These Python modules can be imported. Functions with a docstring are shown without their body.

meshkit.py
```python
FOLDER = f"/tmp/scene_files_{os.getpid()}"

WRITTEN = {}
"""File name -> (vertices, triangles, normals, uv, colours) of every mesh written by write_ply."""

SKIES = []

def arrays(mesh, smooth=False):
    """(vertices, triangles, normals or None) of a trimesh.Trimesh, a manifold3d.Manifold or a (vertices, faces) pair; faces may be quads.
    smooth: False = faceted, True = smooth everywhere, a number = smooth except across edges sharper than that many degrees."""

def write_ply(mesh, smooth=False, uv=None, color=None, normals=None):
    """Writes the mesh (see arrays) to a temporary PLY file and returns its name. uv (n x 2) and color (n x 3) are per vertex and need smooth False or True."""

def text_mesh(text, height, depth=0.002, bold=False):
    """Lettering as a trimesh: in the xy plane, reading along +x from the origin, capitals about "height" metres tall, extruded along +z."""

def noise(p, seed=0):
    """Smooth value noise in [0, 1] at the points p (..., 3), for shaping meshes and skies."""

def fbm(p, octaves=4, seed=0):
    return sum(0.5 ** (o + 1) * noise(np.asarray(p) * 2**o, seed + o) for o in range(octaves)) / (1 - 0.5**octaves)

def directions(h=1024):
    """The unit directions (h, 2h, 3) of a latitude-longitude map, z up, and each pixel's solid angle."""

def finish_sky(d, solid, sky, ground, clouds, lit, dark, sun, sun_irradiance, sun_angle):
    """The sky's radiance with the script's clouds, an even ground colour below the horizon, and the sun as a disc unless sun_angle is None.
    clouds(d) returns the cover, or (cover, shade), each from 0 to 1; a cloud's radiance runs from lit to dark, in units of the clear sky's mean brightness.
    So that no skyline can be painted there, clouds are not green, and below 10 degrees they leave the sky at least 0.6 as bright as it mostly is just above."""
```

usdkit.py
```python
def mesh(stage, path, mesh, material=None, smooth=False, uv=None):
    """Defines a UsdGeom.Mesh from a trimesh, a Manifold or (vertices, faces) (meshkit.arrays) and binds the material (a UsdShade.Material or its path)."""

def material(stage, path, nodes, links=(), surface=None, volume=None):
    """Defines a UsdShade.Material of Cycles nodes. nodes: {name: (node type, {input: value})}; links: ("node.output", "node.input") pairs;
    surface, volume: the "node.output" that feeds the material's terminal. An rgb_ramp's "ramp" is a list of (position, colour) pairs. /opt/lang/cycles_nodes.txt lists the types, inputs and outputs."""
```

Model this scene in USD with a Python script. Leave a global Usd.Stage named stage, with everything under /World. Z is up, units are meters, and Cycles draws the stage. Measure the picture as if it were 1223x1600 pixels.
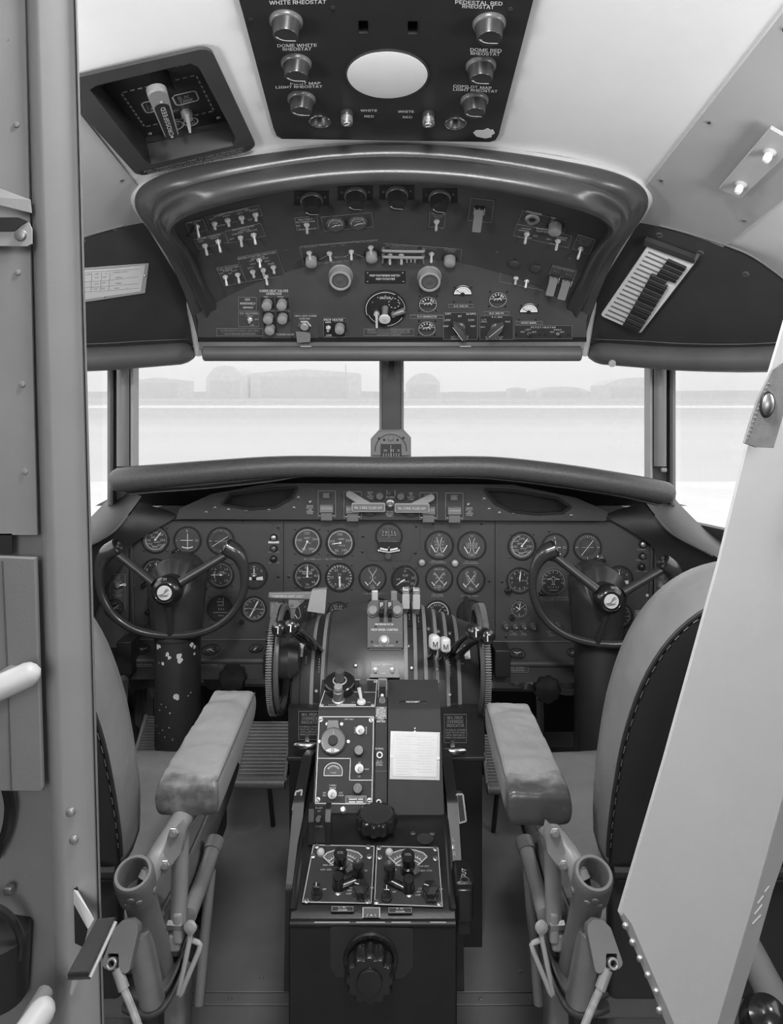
import math, random, sys
import numpy as np, trimesh, shapely
from shapely.geometry import Polygon, Point, box as sbox
sys.path.insert(0, '/opt/lang')
import usdkit, meshkit
from pxr import Usd, UsdGeom, UsdLux, UsdShade, Gf, Sdf

random.seed(7)
RNG = np.random.default_rng(7)
stage = Usd.Stage.CreateInMemory()
UsdGeom.SetStageUpAxis(stage, 'Z')
UsdGeom.SetStageMetersPerUnit(stage, 1.0)
UsdGeom.Xform.Define(stage, '/World')
stage.SetDefaultPrim(stage.GetPrimAtPath('/World'))
UsdGeom.Scope.Define(stage, '/World/Looks')

# ------------------------------------------------------------------ camera, sky, sun, lamps
W_PX, H_PX, F_PX, CX, CY, EYE = 1223, 1600, 1150.0, 611.5, 615.0, 1.35
cam = UsdGeom.Camera.Define(stage, '/World/camera')
cam.AddTranslateOp().Set((0, 0, EYE)); cam.AddRotateXOp().Set(90)
cam.CreateHorizontalApertureAttr(36.0); cam.CreateVerticalApertureAttr(36.0 * H_PX / W_PX)
cam.CreateFocalLengthAttr(36.0 * F_PX / W_PX)
cam.CreateVerticalApertureOffsetAttr(-(H_PX / 2 - CY) * 36.0 / W_PX)
cam.CreateFStopAttr(0.0); cam.CreateClippingRangeAttr((0.05, 20000.0))
cam.CreateExposureAttr(0.0)

dome = UsdLux.DomeLight.Define(stage, '/World/sky')
dome.CreateIntensityAttr(0.70); dome.CreateColorAttr((1, 1, 1))
sun = UsdLux.DistantLight.Define(stage, '/World/sun')
sun.CreateIntensityAttr(4.7); sun.CreateAngleAttr(2.0); sun.AddRotateXYZOp().Set((38, 0, 12))

def lamp(name, pos, aim, radius, power):
    l = UsdLux.DiskLight.Define(stage, '/World/' + name)
    d = np.array(aim, float) - np.array(pos, float); d /= np.linalg.norm(d)
    x = np.cross((0, 0, 1.0), -d); x /= np.linalg.norm(x); y = np.cross(-d, x)
    M = np.eye(4); M[:3, 0], M[:3, 1], M[:3, 2], M[:3, 3] = x, y, -d, pos
    l.AddTransformOp().Set(Gf.Matrix4d(*M.T.ravel().tolist()))
    l.CreateRadiusAttr(radius); l.CreateIntensityAttr(power)

# the photographer's lamps: one held high in the doorway, two at the sides of the cockpit; a cabin lamp far behind
lamp('flash_lamp', (0.03, 0.46, 1.95), (0.0, 1.7, 0.95), 0.10, 115.0)
lamp('flood_lamp', (-0.66, 0.80, 1.52), (0.35, 1.9, 1.15), 0.12, 27.0)
lamp('flood_lamp_001', (0.84, 0.82, 1.52), (-0.35, 1.9, 1.15), 0.12, 30.0)
lamp('cabin_lamp', (0.1, -1.45, 1.72), (0.0, 1.5, 1.1), 0.35, 15.0)

# ------------------------------------------------------------------ helpers
def g(v):
    """linear value of an 8-bit sRGB grey"""
    c = v / 255.0
    return c / 12.92 if c <= 0.04045 else ((c + 0.055) / 1.055) ** 2.4

def unit(v):
    v = np.asarray(v, float); return v / (np.linalg.norm(v) + 1e-12)

def W(px, py, d):
    """the point at depth d that the photograph shows at px, py"""
    return np.array([(px - CX) / F_PX * d, d, EYE - (py - CY) / F_PX * d])

class Plane:
    """a flat face in the cockpit: origin o, u to the right, v up, n out of it"""
    def __init__(s, o, u, v):
        s.o, s.u = np.asarray(o, float), unit(u)
        s.n = unit(np.cross(s.u, v)); s.v = np.cross(s.n, s.u)
    def depth(s, px, py, h=0.0):
        """depth at which the pixel's line of sight meets the face raised by h"""
        r = np.array([(px - CX) / F_PX, 1.0, -(py - CY) / F_PX])
        return ((s.o - [0, 0, EYE]) @ s.n + h) / (r @ s.n)
    def at(s, px, py, h=0.0):
        return W(px, py, Plane.depth(s, px, py, h))
    def hit(s, px, py):
        d = s.at(px, py) - s.o
        return np.array([d @ s.u, d @ s.v])
    def M(s, px=None, py=None, rot=0.0, h=0.0):
        """frame on the face at a pixel, turned rot degrees clockwise"""
        c, k = math.cos(math.radians(rot)), math.sin(math.radians(rot))
        m = np.eye(4)
        m[:3, 0], m[:3, 1], m[:3, 2] = c * s.u - k * s.v, k * s.u + c * s.v, s.n
        m[:3, 3] = (s.o if px is None else s.at(px, py)) + s.n * h
        return m
    def poly(s, pts):
        return Polygon([s.hit(*p) for p in pts])
    def mpp(s, px, py):
        return s.depth(px, py) / F_PX

def tm(v, f):
    return trimesh.Trimesh(np.asarray(v, float), np.asarray(f, int), process=False)

def X(m, M):
    m = m.copy(); m.apply_transform(M); return m

def T(*t):
    M = np.eye(4); M[:3, 3] = t; return M

def R(axis, deg, at=(0, 0, 0)):
    return trimesh.transformations.rotation_matrix(math.radians(deg), axis, at)

def frame(o, z, x=(1, 0, 0)):
    z = unit(z); x = np.asarray(x, float); x = x - z * (x @ z)
    if np.linalg.norm(x) < 1e-6: x = np.cross(z, (0, 1, 0))
    x = unit(x); M = np.eye(4); M[:3, 0], M[:3, 1], M[:3, 2], M[:3, 3] = x, np.cross(z, x), z, o
    return M

def cat(*ms):
    ms = [m for m in ms if m is not None and len(m.faces)]
    return trimesh.util.concatenate(ms)

def hull(pts):
    return trimesh.Trimesh(np.asarray(pts, float), process=False).convex_hull

_S12 = trimesh.creation.icosphere(1).vertices
def rbox(sx, sy, sz, r, c=(0, 0, 0)):
    """rounded box of outer size sx, sy, sz about c"""
    r = min(r, sx / 2 - 1e-5, sy / 2 - 1e-5, sz / 2 - 1e-5)
    k = np.array([[a, b, d] for a in (-1, 1) for b in (-1, 1) for d in (-1, 1)], float)
    k *= np.array([sx, sy, sz]) / 2 - r
    return hull((k[:, None] + _S12[None] * r).reshape(-1, 3) + np.array(c))

def bx(sx, sy, sz, c=(0, 0, 0)):
    m = trimesh.creation.box((sx, sy, sz)); m.apply_translation(c); return m

def lathe(prof, n=28):
    """profile of (radius, height) pairs turned about z, outside seen going up"""
    p = np.asarray(prof, float); a = np.arange(n) * 2 * np.pi / n
    v = np.stack([p[:, None, 0] * np.cos(a), p[:, None, 0] * np.sin(a), np.repeat(p[:, 1:2], n, 1)], -1).reshape(-1, 3)
    i, j = np.meshgrid(np.arange(len(p) - 1), np.arange(n), indexing='ij')
    A, B, C, D = i * n + j, i * n + (j + 1) % n, (i + 1) * n + (j + 1) % n, (i + 1) * n + j
    f = np.vstack([np.stack([A, B, C], -1).reshape(-1, 3), np.stack([A, C, D], -1).reshape(-1, 3)])
    m = tm(v, f); m.merge_vertices(); m.update_faces(m.nondegenerate_faces()); return m

def cyl(r, h, z0=0.0, n=20, r2=None, b=0.0):
    r2 = r if r2 is None else r2
    if b: return lathe([(0, z0), (r, z0), (r2, z0 + h - b), (r2 - b, z0 + h), (0, z0 + h)], n)
    return lathe([(0, z0), (r, z0), (r2, z0 + h), (0, z0 + h)], n)

def ring(r0, r1, h, z0=0.0, n=32):
    b = min(h, r1 - r0) * 0.3
    return lathe([(r1, z0), (r1, z0 + h - b), (r1 - b, z0 + h), (r0 + b, z0 + h), (r0, z0 + h - b), (r0, z0)], n)

def spline(pts, n=40, closed=False):
    p = np.asarray(pts, float)
    if closed: p = np.vstack([p[-1:], p, p[:2]])
    else: p = np.vstack([2 * p[0] - p[1], p, 2 * p[-1] - p[-2]])
    m = len(p) - 3
    t = np.linspace(0, m, n, endpoint=not closed)
    k = np.minimum(t.astype(int), m - 1); f = (t - k)[:, None]
    a, b, c, d = p[k], p[k + 1], p[k + 2], p[k + 3]
    return 0.5 * (2 * b + (c - a) * f + (2 * a - 5 * b + 4 * c - d) * f ** 2 + (3 * b - a - 3 * c + d) * f ** 3)

def tube(pts, r, n=12, closed=False, caps=True, flat=None, up=None):
    """swept round bar; r one radius or one per point; flat squeezes it along 'up'"""
    p = np.asarray(pts, float); m = len(p)
    t = np.roll(p, -1, 0) - np.roll(p, 1, 0) if closed else np.gradient(p, axis=0)
    t /= np.linalg.norm(t, axis=1, keepdims=True) + 1e-12
    r = np.broadcast_to(np.asarray(r, float), (m,))
    a0 = np.asarray(up if up is not None else ((0, 0, 1) if abs(t[0][2]) < 0.9 else (1, 0, 0)), float)
    A = []
    for i in range(m):
        a0 = a0 - t[i] * (a0 @ t[i]); a0 = unit(a0); A.append(a0)
        if up is not None: a0 = np.asarray(up, float)
    A = np.array(A); B = np.cross(t, A); th = np.arange(n) * 2 * np.pi / n
    k = 1.0 if flat is None else flat
    v = (p[:, None] + r[:, None, None] * (k * np.cos(th)[None, :, None] * A[:, None] + np.sin(th)[None, :, None] * B[:, None])).reshape(-1, 3)
    i, j = np.meshgrid(np.arange(m if closed else m - 1), np.arange(n), indexing='ij')
    a, b = i * n + j, i * n + (j + 1) % n
    c, d = ((i + 1) % m) * n + (j + 1) % n, ((i + 1) % m) * n + j
    f = [np.stack([a, b, c], -1).reshape(-1, 3), np.stack([a, c, d], -1).reshape(-1, 3)]
    if caps and not closed:
        v = np.vstack([v, p[:1], p[-1:]]); q = np.arange(n); e = (m - 1) * n
        f.append(np.stack([np.full(n, m * n), (q + 1) % n, q], -1))
        f.append(np.stack([np.full(n, m * n + 1), e + q, e + (q + 1) % n], -1))
    return tm(v, np.vstack(f))

def rod(a, b, r, n=12, r2=None):
    return tube([a, b], [r, r if r2 is None else r2], n)

def ext(poly, h, z0=0.0):
    ps = getattr(poly, 'geoms', [poly])
    m = cat(*[trimesh.creation.extrude_polygon(p, h, engine='earcut') for p in ps if p.area > 1e-12])
    m.apply_translation((0, 0, z0)); return m

def rrect(w, h, r=0.0, c=(0, 0)):
    b = sbox(c[0] - w / 2, c[1] - h / 2, c[0] + w / 2, c[1] + h / 2)
    return b.buffer(-r).buffer(r, quad_segs=4) if r else b

def slab(poly, h, b=0.0, z0=0.0):
    """convex plate with its top edge bevelled by b"""
    o = np.array(poly.exterior.coords)[:-1]
    i = np.array(poly.buffer(-b, join_style=2).exterior.coords)[:-1] if b else o
    return hull(np.vstack([np.c_[o, np.full(len(o), z0)], np.c_[o, np.full(len(o), z0 + h - b)], np.c_[i, np.full(len(i), z0 + h)]]))

def bar2(a, b, w, z=0.0, t=0.0004):
    """flat stroke from a to b in the xy plane"""
    a, b = np.asarray(a, float), np.asarray(b, float); d = unit(b - a); n = np.array([-d[1], d[0]]) * w / 2
    q = [a - n, b - n, b + n, a + n]
    return tm([(x, y, z) for x, y in q] + [(x, y, z - t) for x, y in q], [(0, 1, 2), (0, 2, 3), (4, 1, 0), (4, 5, 1), (5, 2, 1), (5, 6, 2), (6, 3, 2), (6, 7, 3), (7, 0, 3), (7, 4, 0)])

def line2(pts, w, z=0.0):
    return cat(*[bar2(pts[i], pts[i + 1], w, z) for i in range(len(pts) - 1)])

def arc2(r, a0, a1, w, z=0.0, n=16, c=(0, 0)):
    """stroke along a circle, angles in degrees clockwise from the top"""
    a = np.radians(np.linspace(a0, a1, n + 1))
    return line2([(c[0] + r * math.sin(x), c[1] + r * math.cos(x)) for x in a], w, z)

def ticks2(r0, r1, a0, a1, n, w, z=0.0):
    return cat(*[bar2((r0 * math.sin(a), r0 * math.cos(a)), (r1 * math.sin(a), r1 * math.cos(a)), w, z) for a in np.radians(np.linspace(a0, a1, n))])

def frame2(poly_pts, w, z=0.0):
    return line2(list(poly_pts) + [poly_pts[0]], w, z)

_TXT = {}
def text2(s, bold=False):
    """one line of print, capitals 1 high, as a flat mesh from x = 0"""
    if (s, bold) not in _TXT:
        m = meshkit.text_mesh(s, 1.0, 0.01, bold)
        m = tm(m.vertices, m.faces[m.face_normals[:, 2] > 0.5]); m.remove_unreferenced_vertices()
        m.vertices[:, 2] = 0; m.vertices[:, 0] -= m.bounds[0][0]; _TXT[s, bold] = m
    return _TXT[s, bold].copy()

def txt(s, h, c=(0, 0), z=0.0, w=None, rot=0.0, bold=False):
    """print centred on c, capitals h high, w wide if given, turned rot degrees clockwise"""
    m = text2(s, bold); x1 = m.bounds[1][0]
    k = h if w is None else w / x1
    m.vertices = (m.vertices - [x1 / 2, 0.5, 0]) * [k, h, 1]
    m.apply_transform(R((0, 0, 1), -rot)); m.apply_translation((c[0], c[1], z)); return m

def loft(rows, closed=False):
    r = np.asarray(rows, float); m, n = r.shape[:2]
    i, j = np.meshgrid(np.arange(m - 1), np.arange(n if closed else n - 1), indexing='ij')
    a, b, c, d = i * n + j, i * n + (j + 1) % n, (i + 1) * n + (j + 1) % n, (i + 1) * n + j
    return tm(r.reshape(-1, 3), np.vstack([np.stack([a, b, c], -1).reshape(-1, 3), np.stack([a, c, d], -1).reshape(-1, 3)]))

def shell(rows, back):
    """lofted sheet with a second sheet moved by 'back' behind it and closed edges"""
    r = np.asarray(rows, float); q = r + np.asarray(back, float)
    edge = lambda a, b: loft([a, b])
    m = cat(loft(r), loft(q[:, ::-1]), edge(r[0], q[0]), edge(q[-1], r[-1]), edge(r[:, -1], q[:, -1]), edge(q[:, 0], r[:, 0]))
    m.merge_vertices(); trimesh.repair.fix_normals(m); return m

# --------- things and parts
_N = {}
def _path(parent, name):
    k = _N.get((parent, name), 0); _N[parent, name] = k + 1
    return f'{parent}/{name}' + (f'_{k:03d}' if k else '')

class Thing:
    def __init__(s, path, M):
        s.path, s.inv = path, np.linalg.inv(M)

def note(prim, **kw):
    for k, v in kw.items():
        if v: prim.SetCustomDataByKey(k, v)

def thing(name, label, category, M=None, group=None, kind=None):
    """an Xform at the thing's base; parts are given in world coordinates"""
    M = np.eye(4) if M is None else (T(*M) if np.ndim(M) == 1 else M)
    p = _path('/World', name); x = UsdGeom.Xform.Define(stage, p)
    x.AddTransformOp().Set(Gf.Matrix4d(*np.asarray(M).T.ravel().tolist()))
    note(x.GetPrim(), label=label, category=category, group=group, kind=kind)
    return Thing(p, M)

def part(t, name, mesh, mat, M=None, smooth=35, label=None, kind=None):
    """one mesh under a thing or part; mesh in world coordinates, or in the frame M"""
    if M is not None: mesh = X(mesh, M)
    mesh = X(mesh, t.inv)
    p = _path(t.path, name)
    m = usdkit.mesh(stage, p, mesh, mat, smooth=smooth)
    note(m.GetPrim(), label=label, kind=kind)
    r = Thing(p, np.eye(4)); r.inv = t.inv
    return r

def solo(name, mesh, mat, label=None, category=None, group=None, kind=None, smooth=35, M=None):
    """a thing that is one mesh"""
    if M is not None: mesh = X(mesh, M)
    p = _path('/World', name); m = usdkit.mesh(stage, p, mesh, mat, smooth=smooth)
    note(m.GetPrim(), label=label, category=category, group=group, kind=kind)
    r = Thing(p, np.eye(4)); return r

def struct(name, mesh, mat, label=None, category=None, smooth=35):
    return solo(name, mesh, mat, label, category, None, 'structure', smooth)

# --------- materials
def mat(name, v, rough=0.5, metal=0.0, noise=0.0, nscale=20.0, bump=0.0, bscale=300.0, coat=0.0, spots=None, spec=0.5, bdist=0.001, sheen=0.0, stretch=None):
    """grey painted or bare surface; noise mottles the tone, bump gives grain, spots = (value, scale, threshold) wears paint away"""
    n = {'p': ('principled_bsdf', dict(base_color=(v, v, v), roughness=rough, metallic=metal, coat_weight=coat, coat_roughness=0.15, specular_ior_level=spec, sheen_weight=sheen)),
         'c': ('texture_coordinate', {})}
    l = []
    src = 'c.object'
    if stretch:
        n['m'] = ('mapping', dict(scale=stretch)); l.append(('c.object', 'm.vector')); src = 'm.vector'
    if noise:
        n['n'] = ('noise_texture', dict(scale=nscale, detail=5.0, roughness=0.6))
        n['r'] = ('rgb_ramp', dict(ramp=[(0.25, (v * (1 - noise),) * 3), (0.75, (v * (1 + noise),) * 3)]))
        l += [(src, 'n.vector'), ('n.fac', 'r.fac')]; out = 'r.color'
        if spots:
            n['n2'] = ('noise_texture', dict(scale=spots[1], detail=4.0, roughness=0.65))
            n['r2'] = ('rgb_ramp', dict(ramp=[(spots[2], (0, 0, 0)), (spots[2] + 0.03, (1, 1, 1))]))
            n['mx'] = ('mix_color', dict(b=(spots[0],) * 3))
            l += [(src, 'n2.vector'), ('n2.fac', 'r2.fac'), ('r2.color', 'mx.fac'), (out, 'mx.a')]; out = 'mx.result'
        l.append((out, 'p.base_color'))
    if bump:
        n['bn'] = ('noise_texture', dict(scale=bscale, detail=3.0))
        n['b'] = ('bump', dict(strength=bump, distance=bdist))
        l += [(src, 'bn.vector'), ('bn.fac', 'b.height'), ('b.normal', 'p.normal')]
    return usdkit.material(stage, '/World/Looks/' + name, n, l, surface='p.BSDF')

def pane(name, tint, edge=0.7):
    return usdkit.material(stage, '/World/Looks/' + name, {
        't': ('transparent_bsdf', dict(color=(tint,) * 3)), 'g': ('glossy_bsdf', dict(color=(1, 1, 1), roughness=0.02)),
        'f': ('layer_weight', dict(blend=0.5)), 'p': ('math', dict(math_type='power', value2=5.0)), 'a': ('math', dict(math_type='multiply_add', value2=edge, value3=0.03)), 'm': ('mix_closure', {})},
        [('f.facing', 'p.value1'), ('p.value', 'a.value1'), ('a.value', 'm.fac'), ('t.BSDF', 'm.closure1'), ('g.BSDF', 'm.closure2')], surface='m.closure')

def wornmat():
    """grey leather going dark and shiny at the near end of the armrests"""
    return usdkit.material(stage, '/World/Looks/armrest_leather', {
        'g': ('geometry', {}), 'x': ('separate_xyz', {}), 'n': ('noise_texture', dict(scale=38.0, detail=5.0)), 'n2': ('noise_texture', dict(scale=9.0, detail=4.0)), 'b1': ('noise_texture', dict(scale=70.0, detail=3.0)),
        'y': ('map_range', dict(from_min=1.115, from_max=1.215, to_min=0.0, to_max=1.0)), 'a': ('math', dict(math_type='multiply_add', value2=0.9)),
        'r': ('rgb_ramp', dict(ramp=[(0.60, (0.07,) * 3), (0.74, (0.13,) * 3), (0.97, (0.31,) * 3)])), 'rr': ('rgb_ramp', dict(ramp=[(0.45, (0.25,) * 3), (0.8, (0.45,) * 3)])),
        'm': ('mix_color', dict(blend_type='multiply', fac=0.5)), 'v': ('rgb_ramp', dict(ramp=[(0.25, (0.75,) * 3), (0.75, (1.0,) * 3)])),
        'b': ('bump', dict(strength=0.35, distance=0.002)), 'p': ('principled_bsdf', {})},
        [('g.position', 'x.vector'), ('x.y', 'y.value'), ('g.position', 'n.vector'), ('g.position', 'n2.vector'), ('g.position', 'b1.vector'), ('n.fac', 'a.value1'), ('y.result', 'a.value3'), ('a.value', 'r.fac'), ('a.value', 'rr.fac'),
         ('r.color', 'm.a'), ('n2.fac', 'v.fac'), ('v.color', 'm.b'), ('m.result', 'p.base_color'), ('rr.color', 'p.roughness'), ('b1.fac', 'b.height'), ('b.normal', 'p.normal')], surface='p.BSDF')

K = dict(
    white=mat('white_enamel', 0.80, 0.5, noise=0.05, nscale=6),
    ceil=mat('ceiling_cloth', 0.75, 0.8, noise=0.04, nscale=5, bump=0.15, bscale=900),
    strip=mat('grey_trim_paint', 0.40, 0.55, noise=0.04, nscale=7),
    post=mat('grey_hammer_paint', 0.335, 0.45, noise=0.06, nscale=10, bump=0.05, bscale=500),
    postd=mat('grey_liner_paint', 0.20, 0.5, noise=0.10, nscale=9, bump=0.1, bscale=400),
    black=mat('black_crackle', 0.032, 0.45, noise=0.15, nscale=9, bump=0.25, bscale=700),
    over=mat('overhead_black', 0.064, 0.5, noise=0.22, nscale=6, bump=0.15, bscale=600),
    side=mat('side_panel_black', 0.042, 0.5, noise=0.22, nscale=5, bump=0.15, bscale=500),
    panel=mat('instrument_grey', 0.060, 0.5, noise=0.16, nscale=4, bump=0.15, bscale=700),
    ped=mat('pedestal_black', 0.026, 0.36, noise=0.2, nscale=8, bump=0.12, bscale=600),
    pedworn=mat('pedestal_worn_black', 0.014, 0.28, noise=0.3, nscale=12, bump=0.1, bscale=500, spots=(0.30, 55, 0.74)),
    quad=mat('quadrant_metal', 0.085, 0.36, metal=0.35, noise=0.2, nscale=9, bump=0.06, bscale=300),
    radio=mat('radio_face_grey', 0.040, 0.6, noise=0.1, nscale=12, bump=0.12, bscale=800, spec=0.2),
    plate=mat('placard_black', 0.022, 0.4, noise=0.1, nscale=20),
    hood=mat('hood_leather', 0.042, 0.33, noise=0.22, nscale=7, bump=0.2, bscale=220),
    glare=mat('glareshield_leather', 0.066, 0.40, noise=0.25, nscale=160, bump=0.6, bscale=260),
    roll=mat('pad_leather', 0.10, 0.5, noise=0.15, nscale=9, bump=0.25, bscale=260),
    gasket=mat('hood_trim_paint', 0.48, 0.5, noise=0.05, nscale=9),
    leather=mat('seat_leather', 0.205, 0.40, noise=0.18, nscale=8, bump=0.4, bscale=22, bdist=0.006),
    arm=wornmat(),
    leatherd=mat('seat_dark_leather', 0.026, 0.45, noise=0.15, nscale=9, bump=0.2, bscale=150),
    frame=mat('seat_frame_paint', 0.26, 0.38, noise=0.08, nscale=14, bump=0.06, bscale=200),
    framed=mat('seat_post_paint', 0.17, 0.4, noise=0.08, nscale=14, bump=0.06, bscale=200),
    column=mat('column_black', 0.055, 0.32, metal=0.3, noise=0.25, nscale=9, bump=0.06, bscale=150),
    columnw=mat('column_worn', 0.045, 0.32, metal=0.2, noise=0.25, nscale=9, spots=(0.40, 26, 0.675)),
    wheel=mat('wheel_bakelite', 0.035, 0.24, noise=0.1, nscale=20, coat=0.3),
    bake=mat('bakelite', 0.016, 0.2, noise=0.2, nscale=30, coat=0.4),
    knob=mat('rheostat_plastic', 0.030, 0.3, coat=0.2),
    knobrim=mat('rheostat_rim', 0.085, 0.35, coat=0.2),
    chrome=mat('polished_metal', 0.62, 0.2, metal=1.0),
    nickel=mat('toggle_nickel', 0.62, 0.35, metal=0.35),
    alu=mat('brushed_aluminium', 0.45, 0.38, metal=0.7, noise=0.1, nscale=30),
    steel=mat('dull_steel', 0.30, 0.4, metal=0.8),
    mark=mat('white_print', 0.62, 0.6),
    markd=mat('dim_print', 0.36, 0.6),
    lume=mat('luminous_paint', 0.78, 0.6),
    face=mat('dial_black', 0.054, 0.55), faced=mat('dial_dark', 0.036, 0.55), facel=mat('dial_grey', 0.085, 0.55),
    bezel=mat('bezel_black', 0.024, 0.35),
    paper=mat('paper', 0.66, 0.8, noise=0.04, nscale=12),
    celluloid=mat('celluloid_sleeve', 0.40, 0.3),
    ink=mat('pencil_grey', 0.22, 0.8),
    amber=mat('lamp_lens', 0.30, 0.25, coat=0.3), amberl=mat('lamp_lens_pale', 0.38, 0.25, coat=0.3),
    tag=mat('grey_tag_plastic', 0.22, 0.45), lever=mat('lever_grey', 0.34, 0.45, noise=0.06, nscale=20),
    knobw=mat('mixture_knob_ivory', 0.62, 0.35, noise=0.06, nscale=30),
    floor=mat('floor_rubber', 0.215, 0.5, noise=0.2, nscale=5, bump=0.15, bscale=200, spots=(0.24, 9, 0.68)),
    rib=mat('footrest_aluminium', 0.22, 0.42, metal=0.3, noise=0.1, nscale=14),
    dark=mat('dark_recess', 0.012, 0.7), duct=mat('duct_grey', 0.12, 0.5, noise=0.2, nscale=12),
    board=mat('canvas_board', 0.49, 0.65, noise=0.05, nscale=7, bump=0.12, bscale=1100),
    boardband=mat('canvas_band', 0.28, 0.6, noise=0.06, nscale=8), web=mat('strap_webbing', 0.24, 0.8, noise=0.15, nscale=120, bump=0.4, bscale=900),
    ivory=mat('switch_ivory', 0.68, 0.35), slide=mat('slider_dark', 0.045, 0.35), slidel=mat('slider_slot', 0.22, 0.5),
    lens=mat('dome_lens', 0.72, 0.45, noise=0.02), canvas=mat('wall_lining_white', 0.70, 0.7, noise=0.03, nscale=6),
    chip=mat('bare_metal_chip', 0.45, 0.5), rope=mat('cable_sheath', 0.30, 0.7, noise=0.3, nscale=90),
    hangar=mat('hangar_sheet', 0.72, 0.8), bush=mat('far_scrub', 0.58, 0.9),
    pane=pane('window_glass', 0.97), clear=pane('gauge_glass', 0.97, 0.4),
)
K['lampglass'] = usdkit.material(stage, '/World/Looks/lamp_glass', {
    't': ('transparent_bsdf', dict(color=(0.75,) * 3)), 'g': ('principled_bsdf', dict(base_color=(0.5,) * 3, roughness=0.25, coat_weight=0.5)),
    'm': ('mix_closure', dict(fac=0.55))}, [('t.BSDF', 'm.closure1'), ('g.BSDF', 'm.closure2')], surface='m.closure')
# ------------------------------------------------------------------ small fittings set on a face at a pixel
def on(pl, m, h=0.0):
    """mesh in the face's own xy (from Plane.hit) to world"""
    return X(m, pl.M(h=h))

def ptext(pl, s, px, py, w, h, rot=0.0, bold=False, z=0.0):
    """print that covers w x h pixels about px, py on the face, rot degrees anticlockwise"""
    m = text2(s, bold); c, k = math.cos(math.radians(rot)), math.sin(math.radians(rot))
    o = pl.hit(px, py); e = pl.hit(px + c * w / 2, py - k * w / 2) - o; f = pl.hit(px - k * h / 2, py - c * h / 2) - o
    x1 = m.bounds[1][0]; a = (m.vertices[:, :2] - [x1 / 2, 0.5]) * [2 / x1, 2.0]
    m.vertices = np.c_[o + a[:, :1] * e + a[:, 1:] * f, np.full(len(a), z)]
    return on(pl, m)

def letters(t, pl, rows, m='mark', z=0.0018, name='lettering'):
    part(t, name, cat(*[ptext(pl, *r[:5], *(r[5:] or (0.0,)), z=z) for r in rows]), K[m], smooth=False)

PLM = 'over'
def plate(t, pl, pts, m=None, h=0.0014, name='plate', b=0.0004, lip=True, z0=-0.001, edge=0.0005):
    p = pl.poly(pts); m = m or PLM
    r = part(t, name, on(pl, slab(p, h - z0, b, z0) if p.convex_hull.area < p.area * 1.001 else ext(p, h - z0, z0)), K[m], smooth=False)
    if lip:
        q = np.array(p.buffer(-0.0012, join_style=2).exterior.coords)[:-1]
        part(t, 'edge_line', on(pl, frame2(q, edge, h + 0.0003)), K['markd'], smooth=False)
    return r

def rect(x0, y0, x1, y1): return [(x0, y0), (x1, y0), (x1, y1), (x0, y1)]

def screw(t, pl, px, py, r=0.0035, m='steel', h=0.0, name='screw'):
    a = cat(lathe([(0, 0), (r, 0), (r, 0.0008), (r * 0.5, 0.0016), (0, 0.0018)], 10))
    s_ = part(t, name, a, K[m], pl.M(px, py, 30, h))
    part(s_, 'slot', bx(r * 1.5, r * 0.3, 0.0004, (0, 0, 0.0018)), K['dark'], pl.M(px, py, 30 + 40 * math.sin(px), h), smooth=False)

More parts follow.
